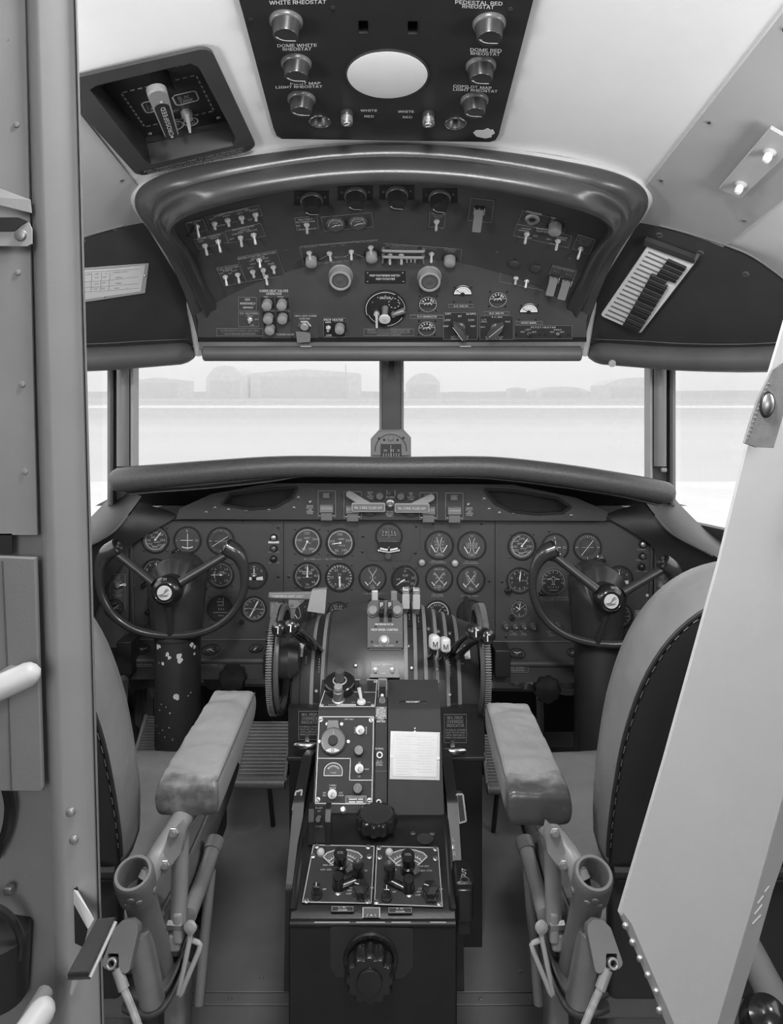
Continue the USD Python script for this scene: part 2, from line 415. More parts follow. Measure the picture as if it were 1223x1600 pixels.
def toggle(t, pl, px, py, tip=None, L=0.024, tilt=None, nut='nickel', lev='nickel', s=1.0, boot=True, label=None):
    """bat toggle: hexagon nut, collar, lever whose end lands on the pixel tip"""
    M = pl.M(px, py)
    hexa = Polygon([(0.0075 * s * math.cos(a), 0.0075 * s * math.sin(a)) for a in np.radians(np.arange(0, 360, 60) + 17 * px)])
    body = cat(slab(hexa, 0.004 * s, 0.001 * s), X(lathe([(0.0058 * s, 0), (0.0058 * s, 0.003 * s), (0.0042 * s, 0.005 * s), (0.003 * s, 0.0055 * s), (0, 0.0055 * s)], 14), T(0, 0, 0.0035 * s)))
    k = part(t, 'toggle_switch', body, K[nut], M, label=label)
    a = pl.at(px, py, 0.006 * s)
    if tip is not None:            # lever direction: find the lean whose end shows at the tip
        best = None
        for hh in np.linspace(0.004, L, 40):
            b = pl.at(tip[0], tip[1], hh); e = abs(np.linalg.norm(b - a) - L)
            for _ in range(1):
                if best is None or e < best[0]: best = (e, b)
        b = best[1]
    else:
        b = a + L * (pl.n * math.cos(math.radians(tilt)) - pl.v * math.sin(math.radians(tilt)))
    d = b - a
    part(k, 'lever', tube([a - d * 0.1, a + d * 0.2, a + d * 0.72, a + d * 0.92, a + d], np.array([0.0024, 0.0024, 0.0034, 0.0034, 0.0018]) * s, 10), K[lev])
    return k

def lamp_cap(t, pl, px, py, r=0.0135, L=0.024, base=True, m='amber', name='indicator_lamp', sq=True):
    """push to test lamp: square bracket, ring, grey lens cap"""
    M = pl.M(px, py)
    b = rbox(2.5 * r, 2.5 * r, 0.004, 0.002, (0, 0, 0.001)) if sq else ring(r, r * 1.35, 0.005, 0, 20)
    k = part(t, name, b, K['bezel'], M)
    part(k, 'lens_cap', lathe([(r * 0.98, 0), (r, L * 0.7), (r * 0.93, L * 0.9), (r * 0.6, L), (0, L * 1.02)], 20), K[m], M)
    return k

def rheostat(t, pl, px, py, rb=0.0255, L=0.026, rt=0.0185, name=None, rot=0.0, mk='mark'):
    M = pl.M(px, py, rot)
    part(t, 'knob_rim', lathe([(0, 0), (rb, 0), (rb, L * 0.14), (rb * 0.93, L * 0.24), (rb * 0.86, L * 0.27)], 32), K['knobrim'], M)
    part(t, 'knob_body', lathe([(rb * 0.88, L * 0.22), (rt * 1.03, L * 0.95), (rt * 0.97, L), (rt * 0.9, L * 0.985), (0, L * 0.985)], 32), K['knob'], M)
    th = np.linspace(-0.9, 0.9, 12)
    cu = [(rt * 0.86 * q, rt * (-0.55 + 0.45 * (q < 0) * q * q - 0.05 * q)) for q in th]
    arrow = tm([(cu[0][0] - rt * 0.1, cu[0][1] + rt * 0.16, 0), (cu[0][0] + rt * 0.22, cu[0][1] + rt * 0.05, 0), (cu[0][0] + rt * 0.03, cu[0][1] - rt * 0.14, 0)], [(0, 2, 1)])
    m = cat(line2(cu, rt * 0.055), arrow); m.apply_translation((0, 0, L * 0.985 + 0.0004))
    part(t, 'pointer_mark', m, K[mk], M, smooth=False)

def guard_tab(t, pl, top, bot, wpx, m='tag'):
    """flip up guard: hinge block, steel spring and a grey flat tab"""
    M = pl.M(*top)
    sc = pl.mpp(*top); w = wpx * sc
    k = part(t, 'switch_guard', rbox(w * 1.1, 0.014, 0.010, 0.002, (0, 0.006, 0.004)), K['bezel'], M)
    part(k, 'guard_clip', cat(bx(w * 0.12, 0.012, 0.004, (0, 0.007, 0.011)), bx(w * 0.75, 0.0025, 0.004, (0, 0.004, 0.011)), bx(w * 0.1, 0.016, 0.007, (w * 0.52, 0.004, 0.010)), bx(w * 0.1, 0.016, 0.007, (-w * 0.52, 0.004, 0.010))), K['nickel'], M)
    a, b = pl.at(*top, 0.012), pl.at(*bot, 0.032)
    Mz = frame((a + b) / 2, np.cross(unit(b - a), np.cross(pl.n, unit(b - a))) * 1.0, np.cross(b - a, pl.n))
    if Mz[:3, 2] @ pl.n < 0: Mz = frame((a + b) / 2, -Mz[:3, 2], Mz[:3, 0])
    part(k, 'guard_tab', ext(rrect(w * 0.92, np.linalg.norm(b - a), w * 0.12), 0.003), K[m], Mz)

# ------------------------------------------------------------------ round instruments
def gauge(label, px, py, rp, pl, category='gauge', face='face', group=None, ry=None, name='gauge', bez='bezel', lift=0.004, glass=True, art=None, **kw):
    """dial set on a face: bezel, dial face, scale, numerals, pointers, cover glass. rp = bezel radius in pixels"""
    r = rp * pl.mpp(px, py); M = pl.M(px, py)
    t = thing(name, label, category, M, group)
    part(t, 'bezel', lathe([(r, -0.002), (r, lift * 0.7), (r * 0.97, lift), (r * 0.90, lift), (r * 0.875, lift * 0.55), (r * 0.87, 0.0004)], 36), K[bez], M)
    part(t, 'dial_face', cyl(r * 0.89, 0.0012, 0.0, 36), K[face], M)
    dial(t, M, r * 0.87, 0.0017, **kw)
    if art: art(t, M, r * 0.87, 0.0017)
    if glass: part(t, 'cover_glass', cyl(r * 0.885, 0.0006, lift * 0.62, 36), K['clear'], M)
    return t

def dial(t, M, r, z, ticks=None, majors=None, nums=None, hands=None, texts=None, arcs=None, lines=None, mk='mark', hk='lume', ring_=None):
    """print on a dial of radius r. ticks = (n, a0, a1), angles clockwise from the top; nums = (texts, a0, a1, radius, height)"""
    ms = []
    if ticks: ms.append(ticks2(r * 0.86, r * 0.96, ticks[1], ticks[2], ticks[0], r * 0.022, z))
    if majors: ms.append(ticks2(r * 0.78, r * 0.96, majors[1], majors[2], majors[0], r * 0.04, z))
    for a in arcs or []: ms.append(arc2(r * a[0], a[1], a[2], r * a[3], z, max(6, int(abs(a[2] - a[1]) / 9))))
    for l in lines or []: ms.append(line2([(r * x, r * y) for x, y in l[1:]], r * l[0], z))
    if ring_: ms.append(arc2(r * ring_[0], 0, 360, r * ring_[1], z, 40))
    if ms: part(t, 'scale_marks', cat(*ms), K[mk], M, smooth=False)
    ms = []
    if nums:
        ts, a0, a1, rr, hh = nums
        for s, a in zip(ts, np.radians(np.linspace(a0, a1, len(ts)))):
            if s: ms.append(txt(s, r * hh, (r * rr * math.sin(a), r * rr * math.cos(a)), z))
    for s, x, y, h, *w in texts or []: ms.append(txt(s, r * h, (r * x, r * y), z, r * w[0] if w else None))
    if ms: part(t, 'numerals', cat(*ms), K[mk], M, smooth=False)
    for i, (a, L, w, tail) in enumerate(hands or []):
        b = math.radians(a); d = np.array([math.sin(b), math.cos(b)]); n = np.array([d[1], -d[0]]) * r * w / 2
        p = [-d * r * tail - n * 0.7, -d * r * tail + n * 0.7, d * r * L * 0.7 + n, d * r * L, d * r * L * 0.7 - n]
        part(t, 'pointer', cat(ext(Polygon(p), 0.0006, z + 0.0006 + 0.0005 * i), cyl(r * 0.09, 0.0012, z + 0.0004, 12)), K[hk], M, smooth=False)
# ================================================================== outside
GZ = -2.5
def far(px, d): return (px - CX) / F_PX * d
struct('airfield_ground', bx(6000, 6000, 0.2, (0, 2900, GZ - 0.1)), usdkit.material(stage, '/World/Looks/airfield', {
    'c': ('texture_coordinate', {}), 'm': ('mapping', dict(scale=(0.0012, 0.02, 1.0))), 'n': ('noise_texture', dict(scale=1.0, detail=5.0)),
    'r': ('rgb_ramp', dict(ramp=[(0.3, (0.33,) * 3), (0.5, (0.38,) * 3), (0.75, (0.46,) * 3)])),
    'p': ('principled_bsdf', dict(roughness=0.9))},
    [('c.object', 'm.vector'), ('m.vector', 'n.vector'), ('n.fac', 'r.fac'), ('r.color', 'p.base_color')], surface='p.BSDF'),
    'pale flat airfield stretching away beyond the windshield', 'airfield')
struct('apron', bx(400, 36, 0.03, (0, 14, GZ + 0.015)), mat('apron_concrete', 0.50, 0.9, noise=0.05, nscale=0.4), 'pale concrete apron just in front of the aircraft', 'apron')
struct('runway', bx(2400, 40, 0.03, (0, 215, GZ + 0.02)), mat('runway_concrete', 0.60, 0.9, noise=0.06, nscale=0.05), 'light runway strip crossing the airfield', 'runway')
struct('taxiway', bx(2400, 14, 0.03, (0, 330, GZ + 0.02)), mat('taxi_concrete', 0.34, 0.9, noise=0.06, nscale=0.05), 'darker taxiway band near the far hangars', 'taxiway')

def hangar(name, label, x0, x1, top, d, depth, arch, flat_from=None):
    """arched hangar standing at depth d between two pixel columns"""
    a, b = far(x0, d), far(x1, d); h = (CY - top) / F_PX * d + EYE - GZ
    w = b - a; s = h * (0.62 if arch else 0.86)
    xs = np.linspace(0, 1, 15)
    roof = [(a + w * t, s + (h - s) * (1 - abs(2 * t - 1) ** (2.6 if arch else 1.2))) for t in xs]
    poly = Polygon([(a, 0)] + roof + [(b, 0)])
    t = thing(name, label, 'hangar', ((a + b) / 2, d, GZ), group=None)
    M = np.eye(4); M[:3, :3] = np.array([[1, 0, 0], [0, 0, 1], [0, 1, 0]]).T
    M = frame((0, d + depth, GZ), (0, -1, 0), (1, 0, 0))
    part(t, 'hangar_body', ext(poly, depth), K['hangar'], M)
    part(t, 'hangar_door', ext(rrect(w * 0.8, s * 0.86, c=((a + b) / 2, s * 0.44)), 0.4, depth), K['bush'], M)
    return t
hangar('hangar', 'large arched hangar end seen through the left windshield', 322, 380, 571, 620, 60, True)
hangar('hangar', 'long low hangar roof beside the arched hangar on the left', 391, 560, 577, 640, 60, False)
hangar('hangar', 'low distant building at the far left of the airfield', 206, 285, 590, 700, 40, False)
hangar('hangar', 'grey hangar just right of the centre windshield post', 636, 687, 583, 640, 60, True)
hangar('hangar', 'low wide hangar in the middle of the right windshield', 838, 918, 604, 760, 50, True)
hangar('hangar', 'distant hangar with domed roof at the right end of the right windshield', 944, 1052, 590, 700, 50, True)
hangar('hangar', 'small pale shed in the right windshield left of the low wide hangar', 795, 822, 605, 760, 20, False)
m = tube([(far(540, 600), 600, GZ), (far(540, 600), 600, 26)], [0.9, 0.4], 6)
solo('radio_mast', m, K['bush'], 'thin distant mast in front of the long low hangar', 'mast')
rows = [(x, 835, GZ + 5 + 3.5 * meshkit.fbm(np.array([x * 0.02, 0, 0]), 3)) for x in np.linspace(-900, 900, 160)]
solo('tree_line', shell([[(x, y, GZ) for x, y, z in rows], rows], (0, 8, 0)), K['bush'], 'faint line of far scrub and sheds along the horizon', 'trees', kind='stuff')

struct('haze', bx(2400, 900, 75, (0, 470, GZ + 37.3)), usdkit.material(stage, '/World/Looks/haze', {'v': ('principled_volume', dict(color=(0.95,) * 3, density=0.0023))}, [], volume='v.volume'), 'thin bright haze over the airfield', 'haze', smooth=False)

# ================================================================== cockpit shell
def zc(x, d):
    """underside of the arched cockpit roof"""
    return EYE + 0.767 - 0.156 * np.maximum(d, 0.45) - 0.39 * x * x
def ceil_hit(px, py, h=0.0):
    """point of the roof lining that the pixel shows"""
    a, b = (px - CX) / F_PX, -(py - CY) / F_PX
    A, B = 0.39 * a * a, b + 0.156
    d = 0.767 / B if A < 1e-9 else (-B + math.sqrt(B * B + 4 * A * 0.767)) / (2 * A)
    n = unit((0.78 * a * d, 0.156, 1.0))
    return np.array([a * d, d, EYE + b * d]) - n * h

DS = [-1.7, -0.6, 0.2, 0.45, 0.7, 1.0, 1.2, 1.4, 1.55, 1.7, 1.9, 2.15, 2.6]
_xs, _ds = np.linspace(-0.72, 0.72, 97), np.r_[DS[:5], np.arange(0.8, 1.7, 0.014), DS[9:]]
ceil_mesh = loft([[(x, d, zc(x, d)) for x in _xs] for d in _ds])
def seen(p): return np.c_[CX + F_PX * p[:, 0] / p[:, 1], CY - F_PX * (p[:, 2] - EYE) / p[:, 1]]
_c = ceil_mesh.triangles_center; _in = Polygon([(112, 137), (318, 86), (386, 226), (224, 265)])
_arch = Polygon([(212, 560), (214, 318), (222, 296), (282, 268), (349, 255), (427, 243), (511, 234), (611, 229), (712, 234), (796, 243), (874, 255), (941, 268), (1001, 296), (1009, 318), (1011, 560)])
_cut = [c[1] > 0.5 and (_in.contains(Point(*seen(c[None])[0])) or _arch.contains(Point(*seen(c[None])[0]))) for c in _c]
ceil_mesh.update_faces(~np.array(_cut))
struct('ceiling', cat(ceil_mesh, loft([[(x, d, zc(x, d) + 0.09) for x in _xs[::8]] for d in DS])), K['ceil'], 'pale cloth lined cockpit roof', 'ceiling', smooth=60)
for sg, nm in ((-1, 'left'), (1, 'right')):
    def strip_z(x, d, lift): return zc(x, d) - lift
    t = thing('trim', f'{nm} grey painted roof strip with small screws', 'trim', kind='structure')
    ys = np.linspace(0.3, 1.66, 18)
    rows = [[(sg * x, d, strip_z(x, d, 0.004)) for x in np.linspace(0.519, 0.715, 7)] for d in ys]
    part(t, 'trim_sheet', shell(rows, (0, 0, 0.006)), K['strip'], smooth=60)
    for x in (0.535, 0.70):
        for d in (0.75, 1.0, 1.24, 1.46):
            c = (sg * x, d, zc(x, d) - 0.0045)
            part(t, 'screw', cyl(0.0042, 0.002, b=0.0007, n=10), K['chrome'], frame(c, (-0.78 * x * sg, -0.156, -1)))
    # side wall: upper lining, belt, lower wall
    def bw(d): return np.interp(d, [-1.7, 0.6, 1.0, 1.5, 1.75, 2.15, 2.6], [1.16, 1.16, 1.13, 1.06, 1.0, 0.84, 0.7])
    t = thing('wall_' + nm, f'{nm} side wall of the cockpit with white lining above the window', 'wall', kind='structure')
    up = []
    for d in DS:
        a = np.array([0.70, zc(0.70, d)]); b = np.array([bw(d), 1.50])
        up.append([(sg * x, d, z) for x, z in [a, a + (b - a) * 0.3 + [0.02, 0.02], a + (b - a) * 0.65 + [0.03, 0.03], b]])
    part(t, 'upper_lining', shell(up, (sg * 0.03, 0, 0.02)), K['canvas'], smooth=60)
    lo = [[(sg * x, d, z) for x, z in [(bw(d), 0.98), (bw(d) + 0.02, 0.7), (bw(d) - 0.05, 0.2), (bw(d) - 0.12, -0.02)]] for d in DS]
    part(t, 'lower_lining', shell(lo, (sg * 0.03, 0, 0)), K['side'], smooth=60)
    aft = [[(sg * bw(d), d, z) for z in (0.97, 1.51)] for d in (-1.7, -0.6, 0.2, 0.62)]
    part(t, 'aft_wall_panel', shell(aft, (sg * 0.03, 0, 0)), K['strip'], smooth=60)
    w = struct('window', loft([[(sg * (bw(d) + 0.005), d, z) for z in (0.95, 1.52)] for d in (0.62, 1.0, 1.5, 1.75, 2.15)]), K['pane'], f'{nm} side window pane behind the corner post', 'window')
fl = thing('floor', 'dark rubber covered cockpit floor of screwed panels', 'floor', kind='structure')
EDGE = [-1.25, -0.62, -0.118, 0.118, 0.62, 1.25]
for (y0, y1) in ((-1.7, 0.6), (0.6, 1.625), (1.625, 1.66), (1.66, 2.75)):
    for i in range(5):
        x0, x1 = EDGE[i], EDGE[i + 1]
        part(fl, 'floor_panel', rbox(x1 - x0 - 0.003, y1 - y0 - 0.003, 0.03, 0.002, ((x0 + x1) / 2, (y0 + y1) / 2, -0.015)), K['floor'])
part(fl, 'floor_underlay', bx(2.5, 4.6, 0.03, (0, 0.6, -0.05)), K['dark'])
for x, y in ((-0.2, 1.642), (-0.36, 1.642), (-0.5, 1.642), (-0.3, 1.7), (0.3, 1.72), (0.2, 1.642), (0.4, 1.642), (-0.18, 1.9)):
    part(fl, 'screw', cyl(0.005, 0.002, b=0.0007, n=10), K['steel'], T(x, y, 0))
struct('wall_rear', bx(2.5, 0.03, 2.2, (0, -1.7, 1.05)), K['canvas'], 'bulkhead behind the cockpit doorway', 'wall')
struct('wall_front', bx(1.9, 0.03, 1.05, (0, 2.62, 0.5)), K['dark'], 'dark front bulkhead under the instrument panel', 'wall')

# windshield: two raked panes, centre post, two corner posts
PC, PS = np.array([0, 2.42, 0]), 2.16
for sg, nm in ((-1, 'left'), (1, 'right')):
    a = [(sg * 0.78, PS, 1.0), (sg * 0.78, PS - 0.08, 1.56)]; b = [(sg * 0.01, 2.45, 1.0), (sg * 0.01, 2.37, 1.56)]
    struct('window', loft([a, b]), K['pane'], f'{nm} windshield pane with the airfield beyond', 'window')
hp = 19 / F_PX * 2.40
t = thing('windshield_post', 'dark upright post between the two windshield panes', 'post', (0, 2.4, 1.0), kind='structure')
part(t, 'post_core', rbox(hp * 1.66, 0.06, 0.62, 0.004, (0, 2.42, 1.30)), K['bezel'])
for s_ in (-1, 1):
    part(t, 'post_edge', rbox(hp * 0.22, 0.05, 0.62, 0.003, (s_ * hp * 0.89, 2.41, 1.30)), K['framed'])
for sg, nm in ((-1, 'left'), (1, 'right')):
    mx = lambda px: px if sg > 0 else 1223 - px
    d = 2.12
    x = lambda px: sg * (px - CX) / F_PX * d
    t = thing('windshield_post', f'{nm} corner post of the windshield with a half round grey cover', 'post', (x(1037), d, 1.0), kind='structure')
    zz = lambda py: EYE - (py - CY) / F_PX * d
    z0, z1 = zz(795), zz(545)
    def upright(a, b, py0, py1, dep, off, r=0.003):
        return rbox(abs(x(b) - x(a)), dep, zz(py0) - zz(py1), r, ((x(a) + x(b)) / 2, d + off, (zz(py0) + zz(py1)) / 2))
    part(t, 'post_core', upright(1022, 1052, 545, 800, 0.03, 0.03), K['side'])
    part(t, 'post_edge', upright(1016, 1021, 545, 760, 0.05, 0.03), K['strip'])
    part(t, 'post_edge', upright(1044, 1049, 575, 790, 0.03, 0.005), K['side'])
    part(t, 'post_edge', upright(1049, 1055, 575, 790, 0.05, 0.02), K['framed'])
    rc = abs(x(1040) - x(1021)) / 2; cxm = (x(1040) + x(1021)) / 2
    a = np.radians(np.linspace(-95, 95, 13))
    sec = [(cxm + rc * math.sin(q), d - 0.004 - rc * 0.9 * math.cos(q)) for q in a]
    rows = [[(p[0], p[1], zz(728)) for p in sec], [(p[0], p[1], zz(576)) for p in sec]]
    part(t, 'half_round_cover', shell(rows, (0, 0.003, 0)), K['framed'], smooth=50)
    part(t, 'cover_clip', rbox(0.012, 0.01, 0.02, 0.003, (cxm + sg * 0.006, d - 0.02, zz(566))), K['frame'])
    part(t, 'cover_clip', rbox(0.016, 0.012, 0.012, 0.003, (cxm + sg * 0.004, d - 0.02, zz(733))), K['frame'])

# coamings under the side windows
for sg, nm in ((-1, 'left'), (1, 'right')):
    q = lambda px, py, d: W(px if sg > 0 else 1223 - px, py, d)
    A = spline([q(1030, 768, 2.16), q(1043, 783, 2.13), q(1075, 815, 2.04), q(1120, 850, 1.92), q(1190, 896, 1.76), q(1400, 1010, 1.4), q(1900, 1280, 0.8)], 40)
    B = spline([q(1002, 776, 2.07), q(1022, 803, 2.05), q(1050, 832, 1.98), q(1115, 868, 1.84), q(1180, 912, 1.69), q(1380, 1035, 1.36), q(1840, 1310, 0.78)], 40)
    C = B + [0, 0, -0.016] + np.outer(np.ones(40), [sg * 0.008, 0.004, 0])
    D = spline([q(965, 796, 2.06), q(948, 807, 2.085), q(985, 830, 2.08), q(1018, 853, 2.07), q(1030, 880, 2.045), q(1054, 908, 1.99), q(1095, 980, 1.84), q(1300, 1120, 1.4), q(1700, 1400, 0.8)], 40)
    t = thing('trim', f'dark leather covered sill under the {nm} side window', 'sill', kind='structure')
    part(t, 'sill_pad', loft([A + [sg * 0.05, 0.02, -0.02], A, A * 0.45 + B * 0.55 + [0, 0, 0.006], B]), K['leatherd'], smooth=60)
    part(t, 'sill_lip', loft([B, C]), K['leatherd'], smooth=60)
    part(t, 'side_lining', loft([C, C * 0.5 + D * 0.5 + [sg * 0.012, 0.01, 0], D, D + [sg * 0.10, 0.06, 0.0]]), K['leatherd'], smooth=60)
    wl = spline([q(1023, 806, 2.035), q(1050, 834, 1.965), q(1113, 868, 1.83)], 16)
    part(t, 'sill_welt', tube(wl, 0.0028, 6), K['roll'])
# ================================================================== roof lining hole for the fuel box is cut in 10; roof light panel
CP = Plane((0, 1.3, EYE + 0.767 - 0.156 * 1.3 - 0.026), (1, 0, 0), (0, -1, 0.156))
t = thing('roof_console', 'black roof panel of rheostats around a round dome light', 'light panel', CP.M(605, 117))
out = CP.poly([(352, -75), (379, 20), (427, 200), (432, 212), (440, 217), (765, 222), (774, 219), (779, 210), (833, 0), (853, -75)])
holes = [CP.poly(rect(560, 32, 575, 53)), CP.poly(rect(637, 33, 652, 54)), Point(*CP.hit(500, 190)).buffer(0.021), Point(*CP.hit(711, 193)).buffer(0.021)]
for h_ in holes: out = out.difference(h_)
part(t, 'panel_sheet', on(CP, ext(out, 0.006, -0.006)), K['plate'], smooth=False)
edge = np.array(CP.poly([(352, -75), (379, 20), (427, 200), (432, 212), (440, 217), (765, 222), (774, 219), (779, 210), (833, 0), (853, -75)]).exterior.coords)[:-1]
part(t, 'panel_rim', on(CP, ext(Polygon(edge * 0.995).difference(Polygon(edge).buffer(-0.004)), 0.020, -0.025)), K['plate'], smooth=False)
for (px, py) in ((567.5, 42.5), (644.5, 43.5)):
    M = CP.M(px, py); s_ = CP.mpp(px, py); w = 15 * s_ * 1.1
    k = part(t, 'lamp_slot', cat(bx(w, 0.002, 0.03, (0, -w, -0.015)), bx(w, 0.002, 0.03, (0, w, -0.015)), bx(0.002, 2 * w, 0.03, (w * 0.52, 0, -0.015)), bx(0.002, 2 * w, 0.03, (-w * 0.52, 0, -0.015))), K['bezel'], M)
    part(k, 'lamp_reflector', bx(w, w * 2, 0.002, (0, 0, -0.024)), K['alu'], M)
letters(t, CP, [('WHITE RHEOSTAT', 465, 3, 89, 6, 1, True), ('DOME WHITE', 464, 70.5, 62, 4.6, 1, True), ('RHEOSTAT', 464, 76.3, 45, 4.6, 1, True),
    ('PILOT MAP', 477, 130, 47, 3.8, 1, True), ('LIGHT RHEOSTAT', 467, 135.3, 73, 3.8, 1, True), ('PEDESTAL RED', 748, 4, 74, 5.6, -2, True), ('RHEOSTAT', 747, 10, 50, 5.6, -2, True),
    ('DOME RED', 759, 78, 49, 4.8, -2, True), ('RHEOSTAT', 758, 83.6, 46, 4.8, -2, True), ('COPILOT MAP', 738, 135.6, 60, 4, -3, True), ('LIGHT RHEOSTAT', 742.5, 140.8, 69, 4, -3, True),
    ('WHITE', 576, 172.3, 26, 3.4, 0, True), ('RED', 576.5, 181.5, 15, 3.2, 0, True), ('WHITE', 634, 174, 25, 3.4, 0, True), ('RED', 636.5, 182.8, 15, 3.2, 0, True)], z=0.0005)
for px, py in ((797, 14), (392, 30), (440, 205), (520, 12)): screw(t, CP, px, py, 0.004, 'bezel')
k = part(t, 'paper_scrap', on(CP, ext(CP.poly([(739, 207), (744, 203), (755, 203), (762, 200), (766, 203), (770, 202), (773, 208), (768, 211), (768, 214), (758, 216), (744, 213)]), 0.0006, 0.0)), K['paper'], smooth=False, label='torn white paper scrap')
d_ = thing('dome_light', 'round white dome light lens in the black roof panel', 'lamp', CP.M(605, 117))
rr = 64 * CP.mpp(605, 117)
part(d_, 'lens', lathe([(rr, 0.0), (rr * 0.97, 0.003), (rr * 0.7, 0.006), (0, 0.008)], 48), K['lens'], CP.M(605, 117))
part(d_, 'lens_rim', ring(rr, rr * 1.03, 0.003, 0, 48), K['bezel'], CP.M(605, 117))
for px, py, s in ((447, 32, 'tapered black knob under the WHITE RHEOSTAT lettering'), (463, 98, 'tapered black knob under the DOME WHITE RHEOSTAT lettering'), (471, 154, 'tapered black knob under the PILOT MAP LIGHT RHEOSTAT lettering'),
                  (764, 36, 'tapered black knob under the PEDESTAL RED RHEOSTAT lettering'), (751, 102, 'tapered black knob under the DOME RED RHEOSTAT lettering'), (741, 156, 'tapered black knob under the COPILOT MAP LIGHT RHEOSTAT lettering')):
    rheostat(thing('rheostat', s, 'knob', CP.M(px, py), 'rheostat knobs on the roof panel'), CP, px, py, L=0.027)
for px, py, s in ((542, 175, 'small knurled selector knob left of the dome light, beside WHITE and RED'), (669, 177, 'small knurled selector knob right of the dome light, beside WHITE and RED')):
    M = CP.M(px, py); q = thing('light_selector', s, 'knob', M)
    part(q, 'knob_base', lathe([(0, 0), (0.012, 0), (0.0125, 0.006), (0.011, 0.010), (0, 0.010)], 20), K['bezel'], M)
    part(q, 'knob_grip', cat(lathe([(0.0108, 0.010), (0.0112, 0.012), (0.0085, 0.024), (0.007, 0.026), (0, 0.026)], 22), *[X(bx(0.0012, 0.0012, 0.013, (0.0102, 0, 0.0175)), R((0, 0, 1), a)) for a in range(0, 360, 15)]), K['steel'], M)
    part(q, 'pointer_mark', cat(bar2((-0.005, -0.003), (0.004, 0.001), 0.0014, 0.0265), bar2((0.004, 0.001), (0.001, 0.003), 0.0012, 0.0265)), K['mark'], M, smooth=False)
for px, py, s in ((500, 190, 'chrome ringed eyeball lamp on the left of the roof panel'), (711, 193, 'chrome ringed eyeball lamp on the right of the roof panel')):
    M = CP.M(px, py); q = thing('eyeball_lamp', s, 'lamp', M)
    part(q, 'lamp_ring', ring(0.0185, 0.0215, 0.003, -0.001, 32), K['chrome'], M)
    part(q, 'lamp_bowl', lathe([(0.019, 0.001), (0.0155, -0.010), (0.008, -0.017), (0, -0.018)], 28), K['quad'], M)
    part(q, 'lamp_bulb', lathe([(0.004, -0.017), (0.005, -0.011), (0.003, -0.007), (0, -0.006)], 12), K['bezel'], M)

# ================================================================== fuel crossfeed box let into the roof
c3 = [ceil_hit(328, 73), ceil_hit(402, 232), ceil_hit(215, 275)]
FB = Plane(ceil_hit(290, 175, 0.014), c3[1] - c3[2], c3[0] - c3[1])
FF = Plane(FB.o - FB.n * 0.05, FB.u, FB.v)
t = thing('crossfeed_box', 'black fuel crossfeed box let into the roof with a dashed fuel diagram', 'control box', FB.M(290, 175))
rim = FB.poly([(84, 129), (328, 73), (402, 232), (215, 275)]).buffer(-0.022).buffer(0.022, quad_segs=6)
op_px = [(140, 140), (150, 133), (296, 98), (310, 104), (369, 216), (364, 227), (236, 256), (226, 250)]
part(t, 'rim', on(FB, ext(rim.difference(FB.poly(op_px)), 0.006, -0.005)), K['side'], smooth=False)
top = np.array([FB.at(*p, 0.0) for p in op_px])
fl_px = [(161, 134), (164, 131), (316, 94), (320, 97), (357, 186), (355, 189), (227, 215), (224, 213)]
flo = np.array([FF.at(*p) for p in fl_px])
w = loft([np.vstack([top, top[:1]]), np.vstack([top * 0.94 + flo * 0.06, (top * 0.94 + flo * 0.06)[:1]]), np.vstack([flo, flo[:1]])])
part(t, 'side_wall', w, K['plate'], smooth=25)
part(t, 'floor_plate', on(FF, ext(Polygon([FF.hit(*p) for p in fl_px]).buffer(0.01), 0.003, -0.003)), K['plate'], smooth=False)
ledge = FF.poly([(228, 214), (354, 190), (352, 196), (230, 221)])
part(t, 'ledge', on(FF, ext(ledge, 0.012, 0.0)), K['plate'], smooth=False)
dash = []
crn = [FF.hit(*p) for p in ((189, 145), (306, 117), (334, 173), (226, 198))]
for a, b, n in ((0, 1, 10), (1, 2, 8), (2, 3, 10), (3, 0, 9)):
    for i in range(n):
        u0, u1 = (i + 0.2) / n, (i + 0.8) / n
        dash.append(bar2(crn[a] * (1 - u0) + crn[b] * u0, crn[a] * (1 - u1) + crn[b] * u1, 0.0032, 0.0006))
part(t, 'dashed_line', on(FF, cat(*dash)), K['markd'], smooth=False)
def badge(pts, w=0.003):
    return on(FF, frame2(np.array(FF.poly(pts).buffer(-0.006).buffer(0.006, quad_segs=3).exterior.coords)[:-1], w, 0.0007))
part(t, 'badge_outline', badge([(268, 150), (305, 141), (311, 156), (276, 165)]), K['markd'], smooth=False)
part(t, 'badge_outline', badge([(220, 161), (246, 155), (252, 170), (229, 177)]), K['markd'], smooth=False)
for px, py in ((275, 196), (298, 190)):
    part(t, 'badge_outline', on(FF, arc2(0.0135, 0, 360, 0.0025, 0.0007, 20, FF.hit(px, py))), K['markd'], smooth=False)
letters(t, FF, [('R. H.', 287, 151.5, 18, 5.2, 13), ('TANK', 291, 157, 22, 5.2, 13), ('L. H.', 235, 163, 14, 5, 13), ('TANK', 240, 169, 22, 5, 13), ('OFF', 273, 173, 12, 4, 13), ('OFF', 281, 186.5, 11, 3.6, 13),
    ('R. H.', 297, 187.5, 14, 3.6, 13), ('ENG', 299, 192.5, 13, 3.6, 13), ('L. H.', 274, 194, 13, 3.6, 13), ('OPEN', 283, 100, 20, 4.5, 13)], 'markd', 0.0007)
part(t, 'notice_plate', on(FB, ext(FB.poly([(217, 266), (392, 225), (391, 235), (222, 277)]).intersection(rim), 0.0008, 0.001)), K['plate'], smooth=False)
